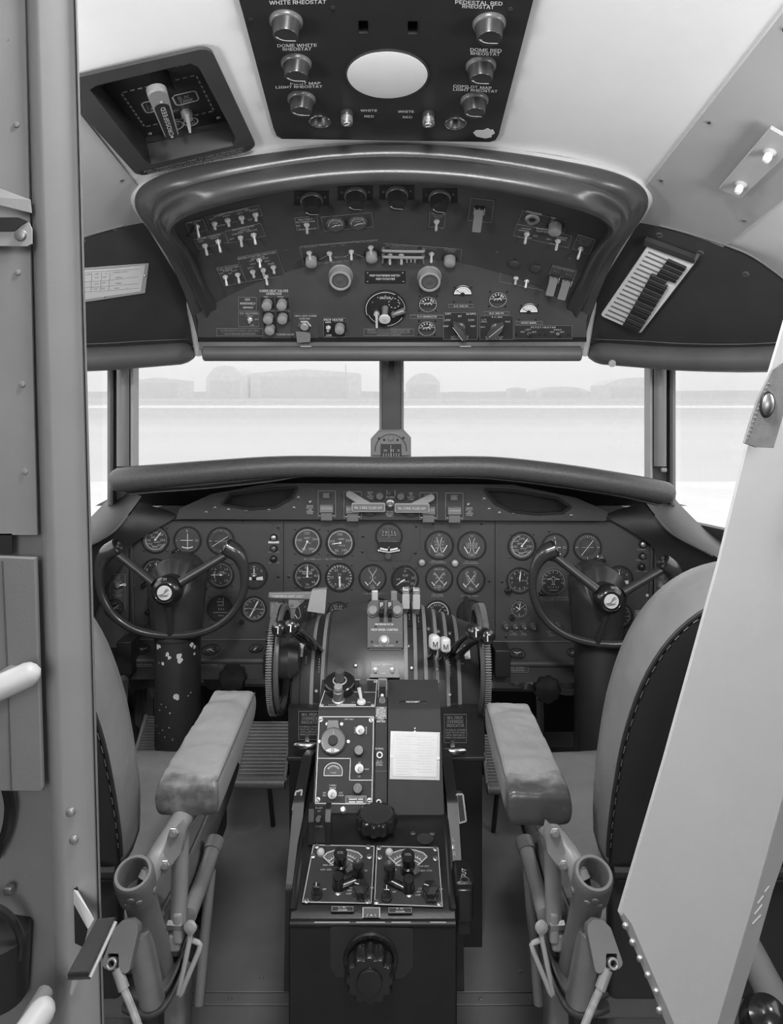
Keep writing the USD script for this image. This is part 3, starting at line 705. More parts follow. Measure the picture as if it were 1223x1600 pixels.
letters(t, FB, [('FUEL TRANSFER FROM TANK TO TANK IS PROHIBITED', 303, 248.5, 158, 3.0, 13.4), ('WHEN OPERATING WITH THE CROSSFEED SYSTEM.', 305, 252.3, 152, 3.0, 13.4), ('TURN OFF FUEL VALVE FOR TANK NOT BEING USED', 307, 256.3, 156, 3.0, 13.4)], 'markd', 0.0021)
for px, py in ((341, 184), (234, 209)): screw(t, FF, px, py, 0.004, 'nickel')
# the handle
H = Plane(FB.o + FB.n * 0.004, FB.u, FB.v)
q = thing('crossfeed_lever', 'grey crossfeed lever lettered CROSSFEED across the fuel box', 'lever', FF.M(250, 128))
ax = FF.at(250, 118); nz = FB.n
part(q, 'hub', lathe([(0, 0), (0.017, 0), (0.018, 0.030), (0.016, 0.036), (0, 0.036)], 26), K['bake'], frame(ax, nz))
a, b = H.hit(244, 140), H.hit(266, 203)
dirn = unit(b - a); nn = np.array([-dirn[1], dirn[0]])
hb = shapely.union_all([Point(*a).buffer(0.0165, quad_segs=8), Point(*b).buffer(0.0125, quad_segs=8), Polygon([a + nn * 0.0165, a - nn * 0.0165, b - nn * 0.0125, b + nn * 0.0125])])
part(q, 'lever_body', on(H, slab(hb.convex_hull, 0.012, 0.003)), K['tag'])
a2 = a * 0.72 + b * 0.28
pl_ = shapely.union_all([Point(*a2).buffer(0.0125), Point(*b).buffer(0.0105)]).convex_hull
part(q, 'name_plate', on(H, ext(pl_, 0.001, 0.0118)), K['plate'], smooth=False)
part(q, 'lettering', ptext(H, 'CROSSFEED', 258.5, 180, 48, 7, 108.5, z=0.0132), K['mark'], smooth=False)
part(q, 'rivet', cyl(0.0025, 0.001, 0.0126, 10), K['nickel'], H.M(249, 149)); part(q, 'rivet', cyl(0.0025, 0.001, 0.0126, 10), K['nickel'], H.M(266, 204))
for px, py, tp, s in ((291, 181, (297, 207), 'bright fuel valve handle under the R. H. TANK badge'), (262, 189, (265, 207), 'fuel valve handle half hidden behind the crossfeed lever')):
    q = thing('fuel_valve', s, 'valve', FF.M(px, py))
    part(q, 'valve_collar', lathe([(0, 0), (0.011, 0), (0.011, 0.008), (0.0085, 0.012), (0.0085, 0.017), (0.004, 0.019), (0, 0.019)], 20), K['alu'], FF.M(px, py - 6))
    a, b = FF.at(px, py - 5, 0.016), FF.at(*tp, 0.034)
    part(q, 'valve_stem', tube([a, a * 0.3 + b * 0.7, b], [0.0042, 0.0035, 0.0022], 12), K['nickel'])

# ================================================================== overhead switch panel and its padded hood
LOWP = OP = Plane((0, 2.0, 1.498), (1, 0, 0), (0, -0.61, 0.793))   # lower sheet; above it a vaulted sheet that faces further down
VC, VS, VK = 1.325, 0.53, 0.30
def vault(px, py):
    a, b = (px - CX) / F_PX, -(py - CY) / F_PX; A, B = VK * a * a, b + VS
    return VC / B if A < 1e-9 else (-B + math.sqrt(B * B + 4 * A * VC)) / (2 * A)
def setop(cx, cy):
    """from here on OP is the sheet that shows at the pixel"""
    global OP
    d = vault(cx, cy); OP = LOWP
    if d < LOWP.depth(cx, cy):
        p = W(cx, cy, d); n = -unit((2 * VK * p[0], VS, 1.0)); OP = Plane(p + n * 0.0008, np.cross((0, 1.0, -VS), -n) * 1.0, (0, -1.0, VS))
    return OP
t = OCT = thing('overhead_console', 'arched black overhead switch panel above the windshield', 'switch panel', OP.M(611, 470))
xs = np.linspace(-0.525, 0.525, 61); db = 1.8478 + 0.39 * xs ** 2
arch = [LOWP.hit(CX + F_PX * x / d, CY - F_PX * (VC - VS * d - VK * x * x) / d) for x, d in zip(xs, db)]
low = Polygon(arch + [LOWP.hit(*p) for p in ((940, 440), (916, 500), (916, 531), (309, 531), (309, 500), (283, 440))][::1]).buffer(0).intersection(LOWP.poly([(309, 531), (309, 500), (283, 430), (283, 300), (940, 300), (940, 430), (916, 500), (916, 531)]))
part(t, 'lower_sheet', on(OP, ext(low, 0.004, -0.004)), K['over'], smooth=False)
part(t, 'upper_sheet', loft([[(x, d0 * (1 - u) + 1.56 * u, EYE + VC - VS * (d0 * (1 - u) + 1.56 * u) - VK * x * x) for x, d0 in zip(xs, db)] for u in np.linspace(0, 1, 9)]), K['over'], smooth=60)
part(t, 'bottom_edge', on(OP, ext(OP.poly(rect(309, 527, 916, 534)), 0.012, -0.012)), K['bezel'], smooth=False)
def mir(pts): return pts + [(1223 - x, y, d) for x, y, d in pts[-2::-1]]
def on_ceil(x, y, h): p = ceil_hit(x, y, h); return (x, y, p[1])
T0 = mir([(305, 556, 2.06), (300, 530, 2.04), (293, 490, 1.99), (280, 450, 1.92), (258, 402, 1.80), (234, 363, 1.70), (209, 329, 1.60), (201, 310, 1.55), (208, 292, 1.52), (230, 276, 1.50), (275, 262, 1.492), (345, 248.5, 1.50), (425, 236.5, 1.52), (510, 227, 1.535), (611.5, 221.5, 1.545)])
T1 = mir([(316, 556, 2.05), (309, 530, 2.03), (300, 490, 1.975), (288, 450, 1.905), (266, 402, 1.785), (242, 363, 1.685), (220, 333, 1.585), (212, 315, 1.535), (217, 297, 1.505), (237, 282, 1.485), (279, 268, 1.477), (348, 254.5, 1.485), (427, 242.5, 1.505), (511, 233, 1.52), (611.5, 227.5, 1.53)])
B1 = mir([(318, 500, 1.99), (316, 495, 1.975), (306, 478, 1.93), (292, 447, 1.87), (271, 400, 1.75), (249, 366, 1.65), (231, 340, 1.56), (225, 322, 1.50), (231, 305, 1.47), (250, 291, 1.45), (289, 277, 1.44), (354, 262.5, 1.45), (430, 250, 1.47), (512, 240, 1.485), (611.5, 235, 1.495)])
C1 = mir([(322, 497, 1.98), (320, 490, 1.965), (310, 474, 1.925), (297, 445, 1.865), (277, 400, 1.745), (256, 368, 1.645), (241, 345, 1.56), (238, 330, 1.505), (246, 315, 1.475), (266, 302, 1.455), (303, 289, 1.445), (364, 274.5, 1.455), (436, 262, 1.475), (515, 252, 1.49), (611.5, 247.5, 1.50)])
B2 = mir([(330, 488, 1.95), (328, 482, 1.935), (319, 464, 1.89), (308, 439, 1.835), (290, 400, 1.72), (268, 370, 1.62), (255, 352, 1.54), (256, 340, 1.495), (266, 328, 1.465), (286, 316, 1.445), (318, 304.5, 1.42), (376, 290.5, 1.42), (444, 278, 1.43), (519, 268.5, 1.44), (611.5, 264, 1.445)])
L1 = mir([(337, 476, 1.955), (335, 471, 1.94), (328, 456, 1.90), (317, 432, 1.84), (301, 398, 1.735), (281, 372, 1.645), (273, 359, 1.575), (277, 350, 1.53), (287, 342, 1.50), (302, 335, 1.478), (330, 325.5, 1.455), (385, 311, 1.455), (450, 299, 1.465), (522, 291, 1.475), (611.5, 287.5, 1.48)])
def cur(c, n=90): return np.array([W(*p) for p in spline(c, n)])
c0, c1, b1, cc, b2, l1 = map(cur, (T0, T1, B1, C1, B2, L1))
def bulge(a, b, amt, k):
    """rounded strip from a to b, swelling towards the pilots"""
    n = np.cross(np.gradient(a, axis=0), b - a); n /= np.linalg.norm(n, axis=1, keepdims=True) + 1e-9
    n *= np.sign((n * (np.array([0, 0.2, 1.2]) - a)).sum(1, keepdims=True))
    return [a * (1 - u) + b * u + n * amt * math.sin(math.pi * u) for u in np.linspace(0, 1, k)]
t = thing('hood_pad', 'dark leather padded hood arched around the overhead switch panel', 'hood pad', (0, 1.6, 1.8))
eye = np.array([0, 0, EYE]); back = []
for q_ in l1:
    px_, py_ = CX + F_PX * q_[0] / q_[1], CY - F_PX * (q_[2] - EYE) / q_[1] - 1.5
    back.append(W(px_, py_, min(vault(px_, py_), LOWP.depth(px_, py_)) + 0.006))
back = np.array(back)
part(t, 'outer_roll', loft([c1 * 0.6 + c0 * 0.4 + [0, 0.03, 0.02]] + bulge(c1, b1, 0.010, 6) + bulge(b1, cc, 0.002, 3)[1:]), K['hood'], smooth=70)
part(t, 'inner_roll', loft(bulge(cc, b2, 0.012, 6) + bulge(b2, l1, 0.012, 7)[1:] + [l1 * 0.85 + back * 0.15]), K['hood'], smooth=70)
part(t, 'lip_face', loft([l1 * 0.85 + back * 0.15, l1 * 0.5 + back * 0.5, back]), K['bezel'], smooth=70)
part(t, 'seam_welt', tube(cc[6:-6], 0.0022, 6), K['leatherd'])
struct('trim', cat(loft([c0 + [0, 0.012, 0.01], c0, c0 * 0.6 + c1 * 0.4 + [0, -0.003, -0.002], c1, c1 + [0, 0.02, 0.02]])), K['gasket'], 'pale metal trim bead around the overhead hood', 'trim', smooth=70)
for sg in (-1, 1):   # leg ends
    e = [x[0 if sg < 0 else -1] for x in (c1, b1, cc, b2, l1)]
    part(t, 'pad_end', hull(np.vstack([e[1:], np.array(e[1:]) + OP.n * -0.03])), K['hood'])

def group_of(label, cx, cy, category='switch panel', name='switch_placard', grp=None):
    setop(cx, cy)
    return thing(name, label, category, OP.M(cx, cy), grp)

# --- roof row of rheostats
for i, (px, py, s) in enumerate(((486.5, 312, 'first from the left'), (555, 304, 'second from the left'), (620, 303, 'third from the left'), (687, 308, 'fourth from the left'))):
    M = setop(px, py).M(px, py)
    q = thing('rheostat', f'tapered black knob under the hood lip of the overhead panel, {s}', 'knob', M, 'rheostat knobs under the hood lip')
    part(q, 'plate', on(OP, slab(OP.poly(rect(px - 27, py - 14, px + 27, py + 9)), 0.0012, 0.0003)), K['plate'], smooth=False)
    rheostat(q, OP, px, py, 0.026, 0.036, 0.0175)
    letters(q, OP, [('O', px - 21, py - 4, 3, 3), ('A', px + 21, py - 5, 3, 3)], 'markd')

# --- left bank
q = group_of('tail light switch on its small slanted placard, top left of the overhead panel', 307, 353)
plate(q, OP, [(288, 347.5), (317, 340.5), (325, 359), (295, 366)]); letters(q, OP, [('TAIL LIGHT', 303, 345.6, 22, 2.6, 10), ('ON', 305, 349, 5, 2.4, 10)]); toggle(q, OP, 307, 353, (311, 371.5), 0.027)
q = group_of('landing lights placard with four short switches', 365, 340)
plate(q, OP, [(319, 338), (404, 319), (411, 336), (328, 356)])
letters(q, OP, [('LANDING LIGHTS', 363, 330, 48, 2.8, 12), ('RETRACT', 341.5, 336.3, 15, 2.2, 12), ('LEFT', 330.5, 341.5, 9, 2.2, 12), ('RIGHT', 354, 336.3, 12, 2.2, 12), ('LEFT', 374.5, 332.3, 10, 2.2, 12), ('RIGHT', 396, 327.5, 13, 2.2, 12), ('OFF', 386, 327.5, 8, 2.2, 12), ('ON', 390.5, 342.5, 6, 2.2, 12), ('EXTEND', 346, 351, 13, 2.2, 12)])
for a, b in (((334.6, 348), (336.5, 359)), ((355.4, 343), (358, 354)), ((377, 339), (379, 349.5)), ((399, 334), (400.3, 346))): toggle(q, OP, *a, b, 0.019)
q = group_of('dome lights placard with two long switches below the tail light switch', 330, 380)
plate(q, OP, [(301, 373), (350, 362), (357, 378.5), (309, 389)]); letters(q, OP, [('DOME LIGHTS', 326, 369.5, 37, 2.6, 12), ('RED', 314, 376, 8, 2.2, 12), ('WHITE', 335, 371, 13, 2.2, 12)])
toggle(q, OP, 320, 382.6, (324, 399.5), 0.027); toggle(q, OP, 340.6, 376, (345, 395), 0.028)
q = group_of('navigation lights placard with two switches', 383, 365)
plate(q, OP, [(350.5, 360.5), (405, 348), (409, 350), (416, 368), (357, 380)]); letters(q, OP, [('NAVIGATION', 379.6, 355.2, 34, 2.5, 12), ('LIGHTS', 381, 359, 18, 2.4, 12), ('POSITION', 371, 364, 17, 2.0, 12), ('FUSELAGE', 393, 359.3, 17, 2.0, 12), ('OFF', 362, 372.5, 7, 2, 12)])
toggle(q, OP, 375.5, 370, (378, 386), 0.025); toggle(q, OP, 396, 366, (399.5, 382.6), 0.025)
q = group_of('fuel booster pumps placard with two switches, left of the engine starting switches', 362, 430)
plate(q, OP, [(337, 418), (373, 412), (386, 440), (350, 447)]); letters(q, OP, [('FUEL BOOSTER', 355.5, 418.3, 33, 2.6, 10), ('PUMPS', 355, 421.6, 14, 2.4, 10), ('LEFT', 346, 426.4, 7, 2, 10), ('RIGHT', 366, 422, 9, 2, 10), ('ON', 359, 426.3, 5, 2, 10)])
toggle(q, OP, 351.8, 431.6, (354.5, 447), 0.025); toggle(q, OP, 371, 428, (374, 443), 0.025)
q = group_of('engine starting switches placard with a cluster of five switches', 410, 412)
plate(q, OP, [(370, 401), (432, 390), (446, 430), (384, 440)])
letters(q, OP, [('ENGINE STARTING SWITCHES', 401, 398.6, 60, 2.8, 10), ('SELECTOR', 402.5, 402, 21, 2.4, 10), ('LEFT', 393, 406.5, 8, 2.2, 10), ('RIGHT', 415, 402.5, 10, 2.2, 10), ('PRIMER', 395, 411.5, 9, 2, 10), ('MESH', 417, 407, 8, 2, 10), ('SAFETY', 391.5, 417.5, 10, 2.2, 10), ('BOOST', 423.5, 411, 10, 2.2, 10)])
for a, b in (((405, 405.5), (406.5, 419)), ((394.6, 423.5), (397, 434)), ((411, 421), (412, 430)), ((426.7, 416.4), (428.6, 428)), ((415, 431), (417.7, 446))): toggle(q, OP, *a, b, 0.021)
# --- lower left
q = group_of('cabin heat valves cluster of five grey indicator lamps', 430, 490, 'lamp panel', 'indicator_cluster')
plate(q, OP, rect(405, 462, 454, 484), lip=False); plate(q, OP, rect(408, 483.5, 455, 528), lip=False)
letters(q, OP, [('CABIN HEAT VALVES', 427.8, 453.9, 45, 3.6, 0, True), ('OPERATIVE', 428, 458.4, 24, 3.4, 0, True), ('LEFT', 415.5, 463.7, 7, 2.4, 0, True), ('RIGHT', 438.4, 463.7, 9, 2.4, 0, True), ('LEFT WING', 420, 485.6, 18, 2.4), ('RIGHT WING', 442, 486, 20, 2.4), ('COOLING VALVES', 446, 522, 27, 3)])
for px, py in ((418, 472.5), (441, 472.5), (420, 494), (442, 494), (422.5, 511)): lamp_cap(q, OP, px, py)
q = group_of('side windshield defrost and cabin heater switch with its lettering', 390, 490)
plate(q, OP, rect(372, 463.5, 401, 485.5)); plate(q, OP, rect(372, 486.5, 405, 510.5))
letters(q, OP, [('SIDE', 386.6, 467.4, 8, 3, 0, True), ('WINDSHIELD', 387, 473.6, 24, 3, 0, True), ('DEFROST', 388, 480, 16, 3, 0, True), ('CP. HEATERS', 389, 489.5, 28, 2.6), ('HIGH', 390, 493.5, 9, 2.4), ('OFF', 401, 498.5, 6, 2.4), ('LOW', 394, 507.5, 6, 2)])
toggle(q, OP, 390.7, 499, (389.5, 505), 0.015)
q = group_of('long engraved notice about closing the auxiliary heat valve', 375, 518, 'placard', 'placard')
plate(q, OP, rect(338, 512.5, 411, 525)); letters(q, OP, [("CLOSE PILOT'S COUPT. AUX. HEAT", 375, 516.3, 60, 2.4), ('VALVE BEFORE DEFROSTING', 375, 521, 49, 2.4)], 'markd')
q = group_of('heat anti icing push switch with a bright hexagon nut and a grey tag over it', 477, 510)
plate(q, OP, rect(458, 489, 497, 528), lip=False); letters(q, OP, [('HEAT ANTI-ICING', 477.5, 493, 34, 2.8), ('PUSH ON', 476, 497.3, 16, 2.6)])
M = OP.M(476, 508)
k = part(q, 'hexagon_nut', slab(Polygon([(0.0185 * math.cos(a), 0.0185 * math.sin(a)) for a in np.radians(np.arange(0, 360, 60))]), 0.008, 0.003), K['chrome'], M)
part(k, 'button', lathe([(0.011, 0.006), (0.011, 0.011), (0.009, 0.013), (0, 0.013)], 20), K['amber'], M)
part(q, 'paper_tag', on(OP, ext(OP.poly([(463, 513.5), (476, 514), (485, 516), (486, 522), (485, 530), (465, 531)]), 0.0008, 0.014)), K['tag'], smooth=False)
q = group_of('prop heater switch and grey lamp on one placard', 522, 512)
plate(q, OP, rect(505, 496, 540, 527), 'plate'); letters(q, OP, [('PROP HEATER', 521, 499.3, 30, 3.2, 0, True), ('HIGH', 512.6, 503, 9, 2.6, 0, True), ('LOW', 513.6, 523.4, 9, 2.8, 0, True)])
toggle(q, OP, 513, 511.5, (512, 518.5), 0.016); lamp_cap(q, OP, 531, 510)
# --- centre
q = group_of('seat belt sign switch below the first roof rheostat', 479, 350)
plate(q, OP, [(459, 339.5), (496, 336), (499, 356), (463, 360)]); letters(q, OP, [('SEAT BELT', 477, 342, 22, 2.3, 4), ('NO SMOKING', 477, 345.6, 30, 2.2, 4), ('ON', 466, 352, 6, 2.2, 4), ('SEAT BELT', 480, 357, 27, 2.1, 4)]); toggle(q, OP, 479, 350, (480, 365.5), 0.025)
q = group_of('plate that carries the two small round pressure gauges', 543, 346, 'mounting plate', 'mounting_plate')
plate(q, OP, [(500.5, 338), (581, 331), (584, 354), (506, 361)])
for px, s in ((523.7, 'left one of the two small round gauges under the hood lip'), (559, 'right one of the two small round gauges under the hood lip')):
    py = 346.5 - (px - 523.7) * 0.075
    r = 14.3 * OP.mpp(px, py); M = OP.M(px, py)
    k = thing('gauge', s, 'gauge', M)
    part(k, 'case', lathe([(r * 1.02, 0), (r * 1.02, 0.010), (r * 0.93, 0.012), (r * 0.9, 0.010), (0, 0.010)], 30), K['knobrim'], M)
    M2 = M @ T(0, 0, 0.0104); part(k, 'dial_face', cyl(r * 0.9, 0.0004, -0.0002, 28), K['facel'], M2)
    dial(k, M2, r * 0.88, 0.0004, majors=(5, -90, 90), arcs=[(0.85, -100, 100, 0.05)], hands=[(-125, 0.6, 0.08, 0.1), (80, 0.75, 0.07, 0.1)], texts=[('HYDR', 0, 0.42, 0.2), ('PRESS', 0.3, -0.1, 0.16)])
q = group_of('long placard with two lamps and four switches for the auto feathering', 530, 392)
plate(q, OP, [(467, 384), (592, 373), (594, 403.5), (474, 414)])
letters(q, OP, [('L.H. AUTO FEATH.', 482, 385, 27, 2.2, 5), ('ENGINE AUTO FEATHER SYSTEM', 529, 379.6, 60, 2.2, 5), ('R.H. AUTO FEATH.', 574, 376.6, 32, 2.2, 5), ('L.H.', 521, 383.5, 6, 2, 5), ('R.H.', 536, 382.2, 6, 2, 5), ('SELECTED', 532, 400.5, 18, 2, 4), ('TEST BEFORE TAKE OFF', 520, 408, 50, 1.9, 4)], 'markd')
part(q, 'guide_line', on(OP, cat(*[bar2(OP.hit(*a), OP.hit(*b), 0.0008, 0.0018) for a, b in (((494, 407), (512, 398)), ((516, 397), (526, 403)), ((538, 401), (547, 395)), ((551, 394), (570, 402)))])), K['markd'], smooth=False)
for a, b in (((483, 394), (485, 408.5)), ((514.6, 394.7), (517, 408.5)), ((548.6, 392), (549, 407)), ((579, 385.5), (580, 399.5))): toggle(q, OP, *a, b, 0.024)
lamp_cap(q, OP, 486, 402.5, 0.0148, 0.026, sq=False); lamp_cap(q, OP, 580, 395, 0.0148, 0.026, sq=False)
q = group_of('power switch placard with a double guard rail over a row of switches', 660, 395)
plate(q, OP, [(597, 379), (722, 388.5), (719.5, 412), (597, 408)])
letters(q, OP, [('D.C. POWER SWITCHES', 627, 383.5, 50, 2.2, -2), ('GENERATOR  BATTERY', 631, 387, 42, 1.9, -2), ('RECEIVER', 673, 388, 18, 2, -4), ('EXTERNAL', 703.5, 389.5, 19, 2, -4), ('POWER', 705, 392.7, 11, 1.9, -4)], 'markd')
for px in (609, 627): toggle(q, OP, px, 398, (px, 414), 0.026)
for px, py in ((635.5, 403), (642, 402.5), (648, 403)): toggle(q, OP, px, py, (px, py + 7.5), 0.015, s=0.7)
toggle(q, OP, 674, 395.5, (673.5, 411), 0.025); lamp_cap(q, OP, 702.5, 401.5, 0.0148, 0.026, sq=False)
for (y0, y1, x0, x1, hh) in ((384, 392, 599, 661, 0.026), (390, 401.5, 599.5, 660, 0.030)):
    a, b = OP.at(x0, y0 + 2, 0.0), OP.at(x1, y0 + 3, 0.0)
    p = spline([OP.at(x0, y0 + 3, 0), OP.at(x0 - 1, y1 - 1, hh * 0.8), OP.at(x0 + 4, y1, hh), OP.at((x0 + x1) / 2, y1 + 0.8, hh), OP.at(x1 - 4, y1 + 1, hh), OP.at(x1 + 1, y1, hh * 0.8), OP.at(x1, y0 + 4, 0)], 40)
    part(q, 'guard_rail', tube(p, 0.0038, 10), K['frame'])
for x in (598.5, 660.5):
    part(q, 'guard_bracket', tube([OP.at(x, 395, 0.0), OP.at(x, 400, 0.014), OP.at(x - 1 if x < 620 else x + 1, 411, 0.016)], 0.0022, 8), K['frame'])
q = group_of('single receiver selector switch below the fourth roof rheostat', 682, 343)
plate(q, OP, [(670, 331), (697, 333), (695, 356), (669, 354)]); letters(q, OP, [('RECEIVER', 684, 334, 19, 2.1, -3), ('SWITCH', 684, 337.4, 14, 2.1, -3), ('OFF', 683, 341, 8, 2, -3)], 'markd'); toggle(q, OP, 682, 345, (681, 361), 0.026)
q = group_of('single grey flip guard near the top of the overhead panel', 747, 335)
plate(q, OP, [(735, 308), (773, 312), (768, 348), (730, 344)], 'over'); guard_tab(q, OP, (748.5, 327), (744, 362), 15)
setop(601, 440); q = thing('placard', 'prop feathering notice with two bold lines in the middle of the overhead panel', 'placard', OP.M(601, 432))
plate(q, OP, rect(570, 422.5, 633.5, 443), 'plate', lip=False); letters(q, OP, [('PROP FEATHERING SWITCH', 601, 430, 47, 3.2, 0, True), ('PUSH TO FEATHER', 602, 435.3, 30, 3.2, 0, True)])
for px, py in ((574, 426), (629, 426), (574, 439.5), (630, 439.5)): screw(q, OP, px, py, 0.002, 'markd', 0.001)
setop(600, 470)
for px, py, s in ((532.5, 430, 'glass shrouded feathering button on the left of the ignition switch'), (670.5, 432, 'glass shrouded feathering button on the right of the ignition switch')):
    M = OP.M(px, py); k = thing('feathering_button', s, 'button', M)
    part(k, 'flange', lathe([(0, 0), (0.031, 0), (0.031, 0.003), (0.027, 0.005), (0, 0.005)], 32), K['alu'], M)
    part(k, 'glass_shroud', lathe([(0.029, 0.004), (0.0275, 0.016), (0.026, 0.030), (0.024, 0.031), (0.0225, 0.030), (0.0255, 0.005)], 32), K['lampglass'], M)
    part(k, 'shroud_lip', X(ring(0.021, 0.0275, 0.004, 0.028, 32), np.eye(4)), K['lampglass'], M)
    part(k, 'button_cap', lathe([(0.0215, 0.005), (0.021, 0.026), (0.019, 0.028), (0.012, 0.026), (0.006, 0.0275), (0, 0.028)], 30), K['knobrim'], M)
q = thing('ignition_switch', 'round ignition switch dial with a pale pull knob and two levers', 'switch', OP.M(602, 480.5))
M = OP.M(602, 481); r = 32.5 * OP.mpp(602, 481)
part(q, 'dial_ring', lathe([(r, 0), (r, 0.006), (r * 0.97, 0.008), (r * 0.9, 0.008), (r * 0.87, 0.004), (0, 0.004)], 44), K['plate'], M)
part(q, 'scale_marks', cat(arc2(r * 0.93, -110, 30, r * 0.03, 0.0084, 22), arc2(r * 0.93, 40, 100, r * 0.02, 0.0084, 10), arc2(r * 0.93, 120, 175, r * 0.03, 0.0084, 10), arc2(r * 0.86, 215, 250, r * 0.025, 0.0084, 6), *[arc2(r * 0.26, a, a + 20, r * 0.03, 0.0045, 2, (r * 0.42, r * 0.3)) for a in range(0, 360, 40)], ticks2(r * 0.68, r * 0.74, -60, 60, 5, r * 0.03, 0.0045)), K['mark'], M, smooth=False)
part(q, 'lettering', ptext(OP, 'IGNITION', 601.6, 464, 17, 3.4, 0, True, z=0.0048), K['mark'], smooth=False)
a, b = OP.at(601.6, 481, 0.004), OP.at(601, 497, 0.040)
k = part(q, 'pull_stem', tube([a, a * 0.6 + b * 0.4, b], [0.009, 0.0078, 0.0078], 16), K['alu'])
part(k, 'pull_knob', lathe([(0.008, 0.0), (0.0145, 0.003), (0.0155, 0.006), (0.0145, 0.010), (0, 0.011)], 26), K['ivory'], frame(b - OP.n * 0.004, unit(b - a)))
part(k, 'lettering', cat(txt('PULL', 0.004, (0, 0.003), 0.0115), txt('OFF', 0.004, (0, -0.004), 0.0115)), K['ink'], frame(b - OP.n * 0.004, unit(b - a)), smooth=False)
a, b = OP.at(588.4, 489, 0.006), OP.at(588.5, 512.5, 0.030)
part(q, 'magneto_lever', cat(X(lathe([(0, 0), (0.007, 0), (0.008, 0.012), (0.005, 0.017), (0, 0.017)], 16), OP.M(588.4, 488)), tube([OP.at(588.4, 491, 0.016), b * 0.4 + OP.at(588.4, 491, 0.016) * 0.6, b], [0.0042, 0.0036, 0.003], 10)), K['nickel'])
a, b = OP.at(614, 492, 0.014), OP.at(631.5, 485, 0.016)
part(q, 'magneto_lever', cat(X(lathe([(0, 0), (0.007, 0), (0.008, 0.010), (0.005, 0.016), (0, 0.016)], 16), OP.M(614.5, 489)), tube([a, a * 0.6 + b * 0.4, b], [0.005, 0.0075, 0.0085], 12)), K['alu'])
q = thing('placard', 'three line notice about the front loading door below the ignition switch', 'placard', OP.M(608, 518))
plate(q, OP, rect(568, 513, 647.5, 524.5)); letters(q, OP, [('FRONT LOADING DOOR MUST BE', 607, 515.6, 66, 2.3), ('CLOSED DURING OPERATION OF', 607, 519, 66, 2.3), ('ADJACENT ENGINE', 607.5, 522.3, 38, 2.2)], 'markd')
def quarter(label, px, py, rp, white, arcs=True):
    """panel meter with a half round window and a screwed round body below it"""
    r = rp * OP.mpp(px, py); M = OP.M(px, py); k = thing('meter', label, 'meter', M)
    if white:
        half = Polygon([(0.0, 0.0)] + [(r * math.cos(a), r * math.sin(a) * 1.12) for a in np.linspace(0, math.pi, 20)])
        part(k, 'dial_face', ext(half, 0.0015, 0), K['white'], M, smooth=False)
        part(k, 'meter_rim', cat(arc2(r * 1.04, -90, 90, r * 0.09, 0.002, 20), bar2((-r * 1.04, -r * 0.04), (r * 1.04, -r * 0.04), r * 0.1, 0.002)), K['bezel'], M, smooth=False)
        part(k, 'scale_marks', cat(ticks2(r * 0.7, r * 0.85, -65, 65, 9, r * 0.04, 0.0018), txt('VOLTS', r * 0.15, (0, r * 0.35), 0.0018)), K['ink'], M, smooth=False)
        part(k, 'pointer', cat(bar2((0, 0), (-r * 0.72, r * 0.55), r * 0.05, 0.0022), cyl(r * 0.25, 0.002, 0.0005, 14)), K['bezel'], M, smooth=False)
    else:
        part(k, 'bezel', lathe([(r, 0), (r, 0.003), (r * 0.95, 0.004), (r * 0.92, 0.003), (0, 0.003)], 30), K['faced'], M)
        part(k, 'scale_marks', cat(arc2(r * 0.95, -215, -20 + 200, r * 0.04, 0.0042, 26), arc2(r * 0.5, -60, 60, r * 0.09, 0.0035, 10, (0, -r * 0.35)), ticks2(r * 0.55, r * 0.8, -55, 55, 5, r * 0.13, 0.0035), bar2((-r * 0.9, 0.12 * r), (r * 0.9, 0.16 * r), r * 0.05, 0.0036)), K['mark'], M, smooth=False)
        part(k, 'pointer', bar2((-r * 0.1, -0.1 * r), (r * 0.5, r * 0.62), r * 0.05, 0.004), K['lume'], M, smooth=False)
        part(k, 'lower_cover', ext(Polygon([(r * 0.9 * math.sin(a), -abs(r * 0.93 * math.cos(a))) for a in np.radians(np.linspace(-62, 62, 12))]), 0.001, 0.0032), K['over'], M, smooth=False)
    for sx in (-1, 1):
        for sy in (-1, 1): part(k, 'screw', lathe([(0, 0), (0.0032, 0), (0.0026, 0.0012), (0, 0.0016)], 8), K['bezel'], M @ T(sx * r * 0.95, sy * r * 0.95 + (0 if not white else -r * 0.1), 0))
quarter('white half round alternating current voltmeter', 722.5, 459.5, 13.8, True)
quarter('white half round pitot ammeter at the right end of the lower row', 825.6, 487.5, 13.8, True)
quarter('dark round direct current voltmeter between the two white meters', 777.6, 467.5, 13.8, False)
quarter('dark round generator ammeter half behind the right feathering button', 668.5, 474.5, 14, False)
quarter('dark round generator ammeter below the R. H. GENERATOR placard', 666.7, 512.5, 13.5, False)
for s, px, py, w, lb in (('A.C. VOLTS', 719.7, 477.7, 22, 'small A.C. VOLTS name strip'), ('D.C. VOLTS', 775.4, 489, 22, 'small D.C. VOLTS name strip'), ('PITOT AMPS.', 826, 504, 24, 'small PITOT AMPS name strip'), ('R. H. GENERATOR', 667, 494.3, 30, 'small R. H. GENERATOR name strip')):
    q = thing('placard', lb + ' on the overhead panel', 'placard', OP.M(px, py)); plate(q, OP, rect(px - w * 0.92, py - 3, px + w * 0.92, py + 3)); letters(q, OP, [(s, px, py, w, 2.5, 0, True)])
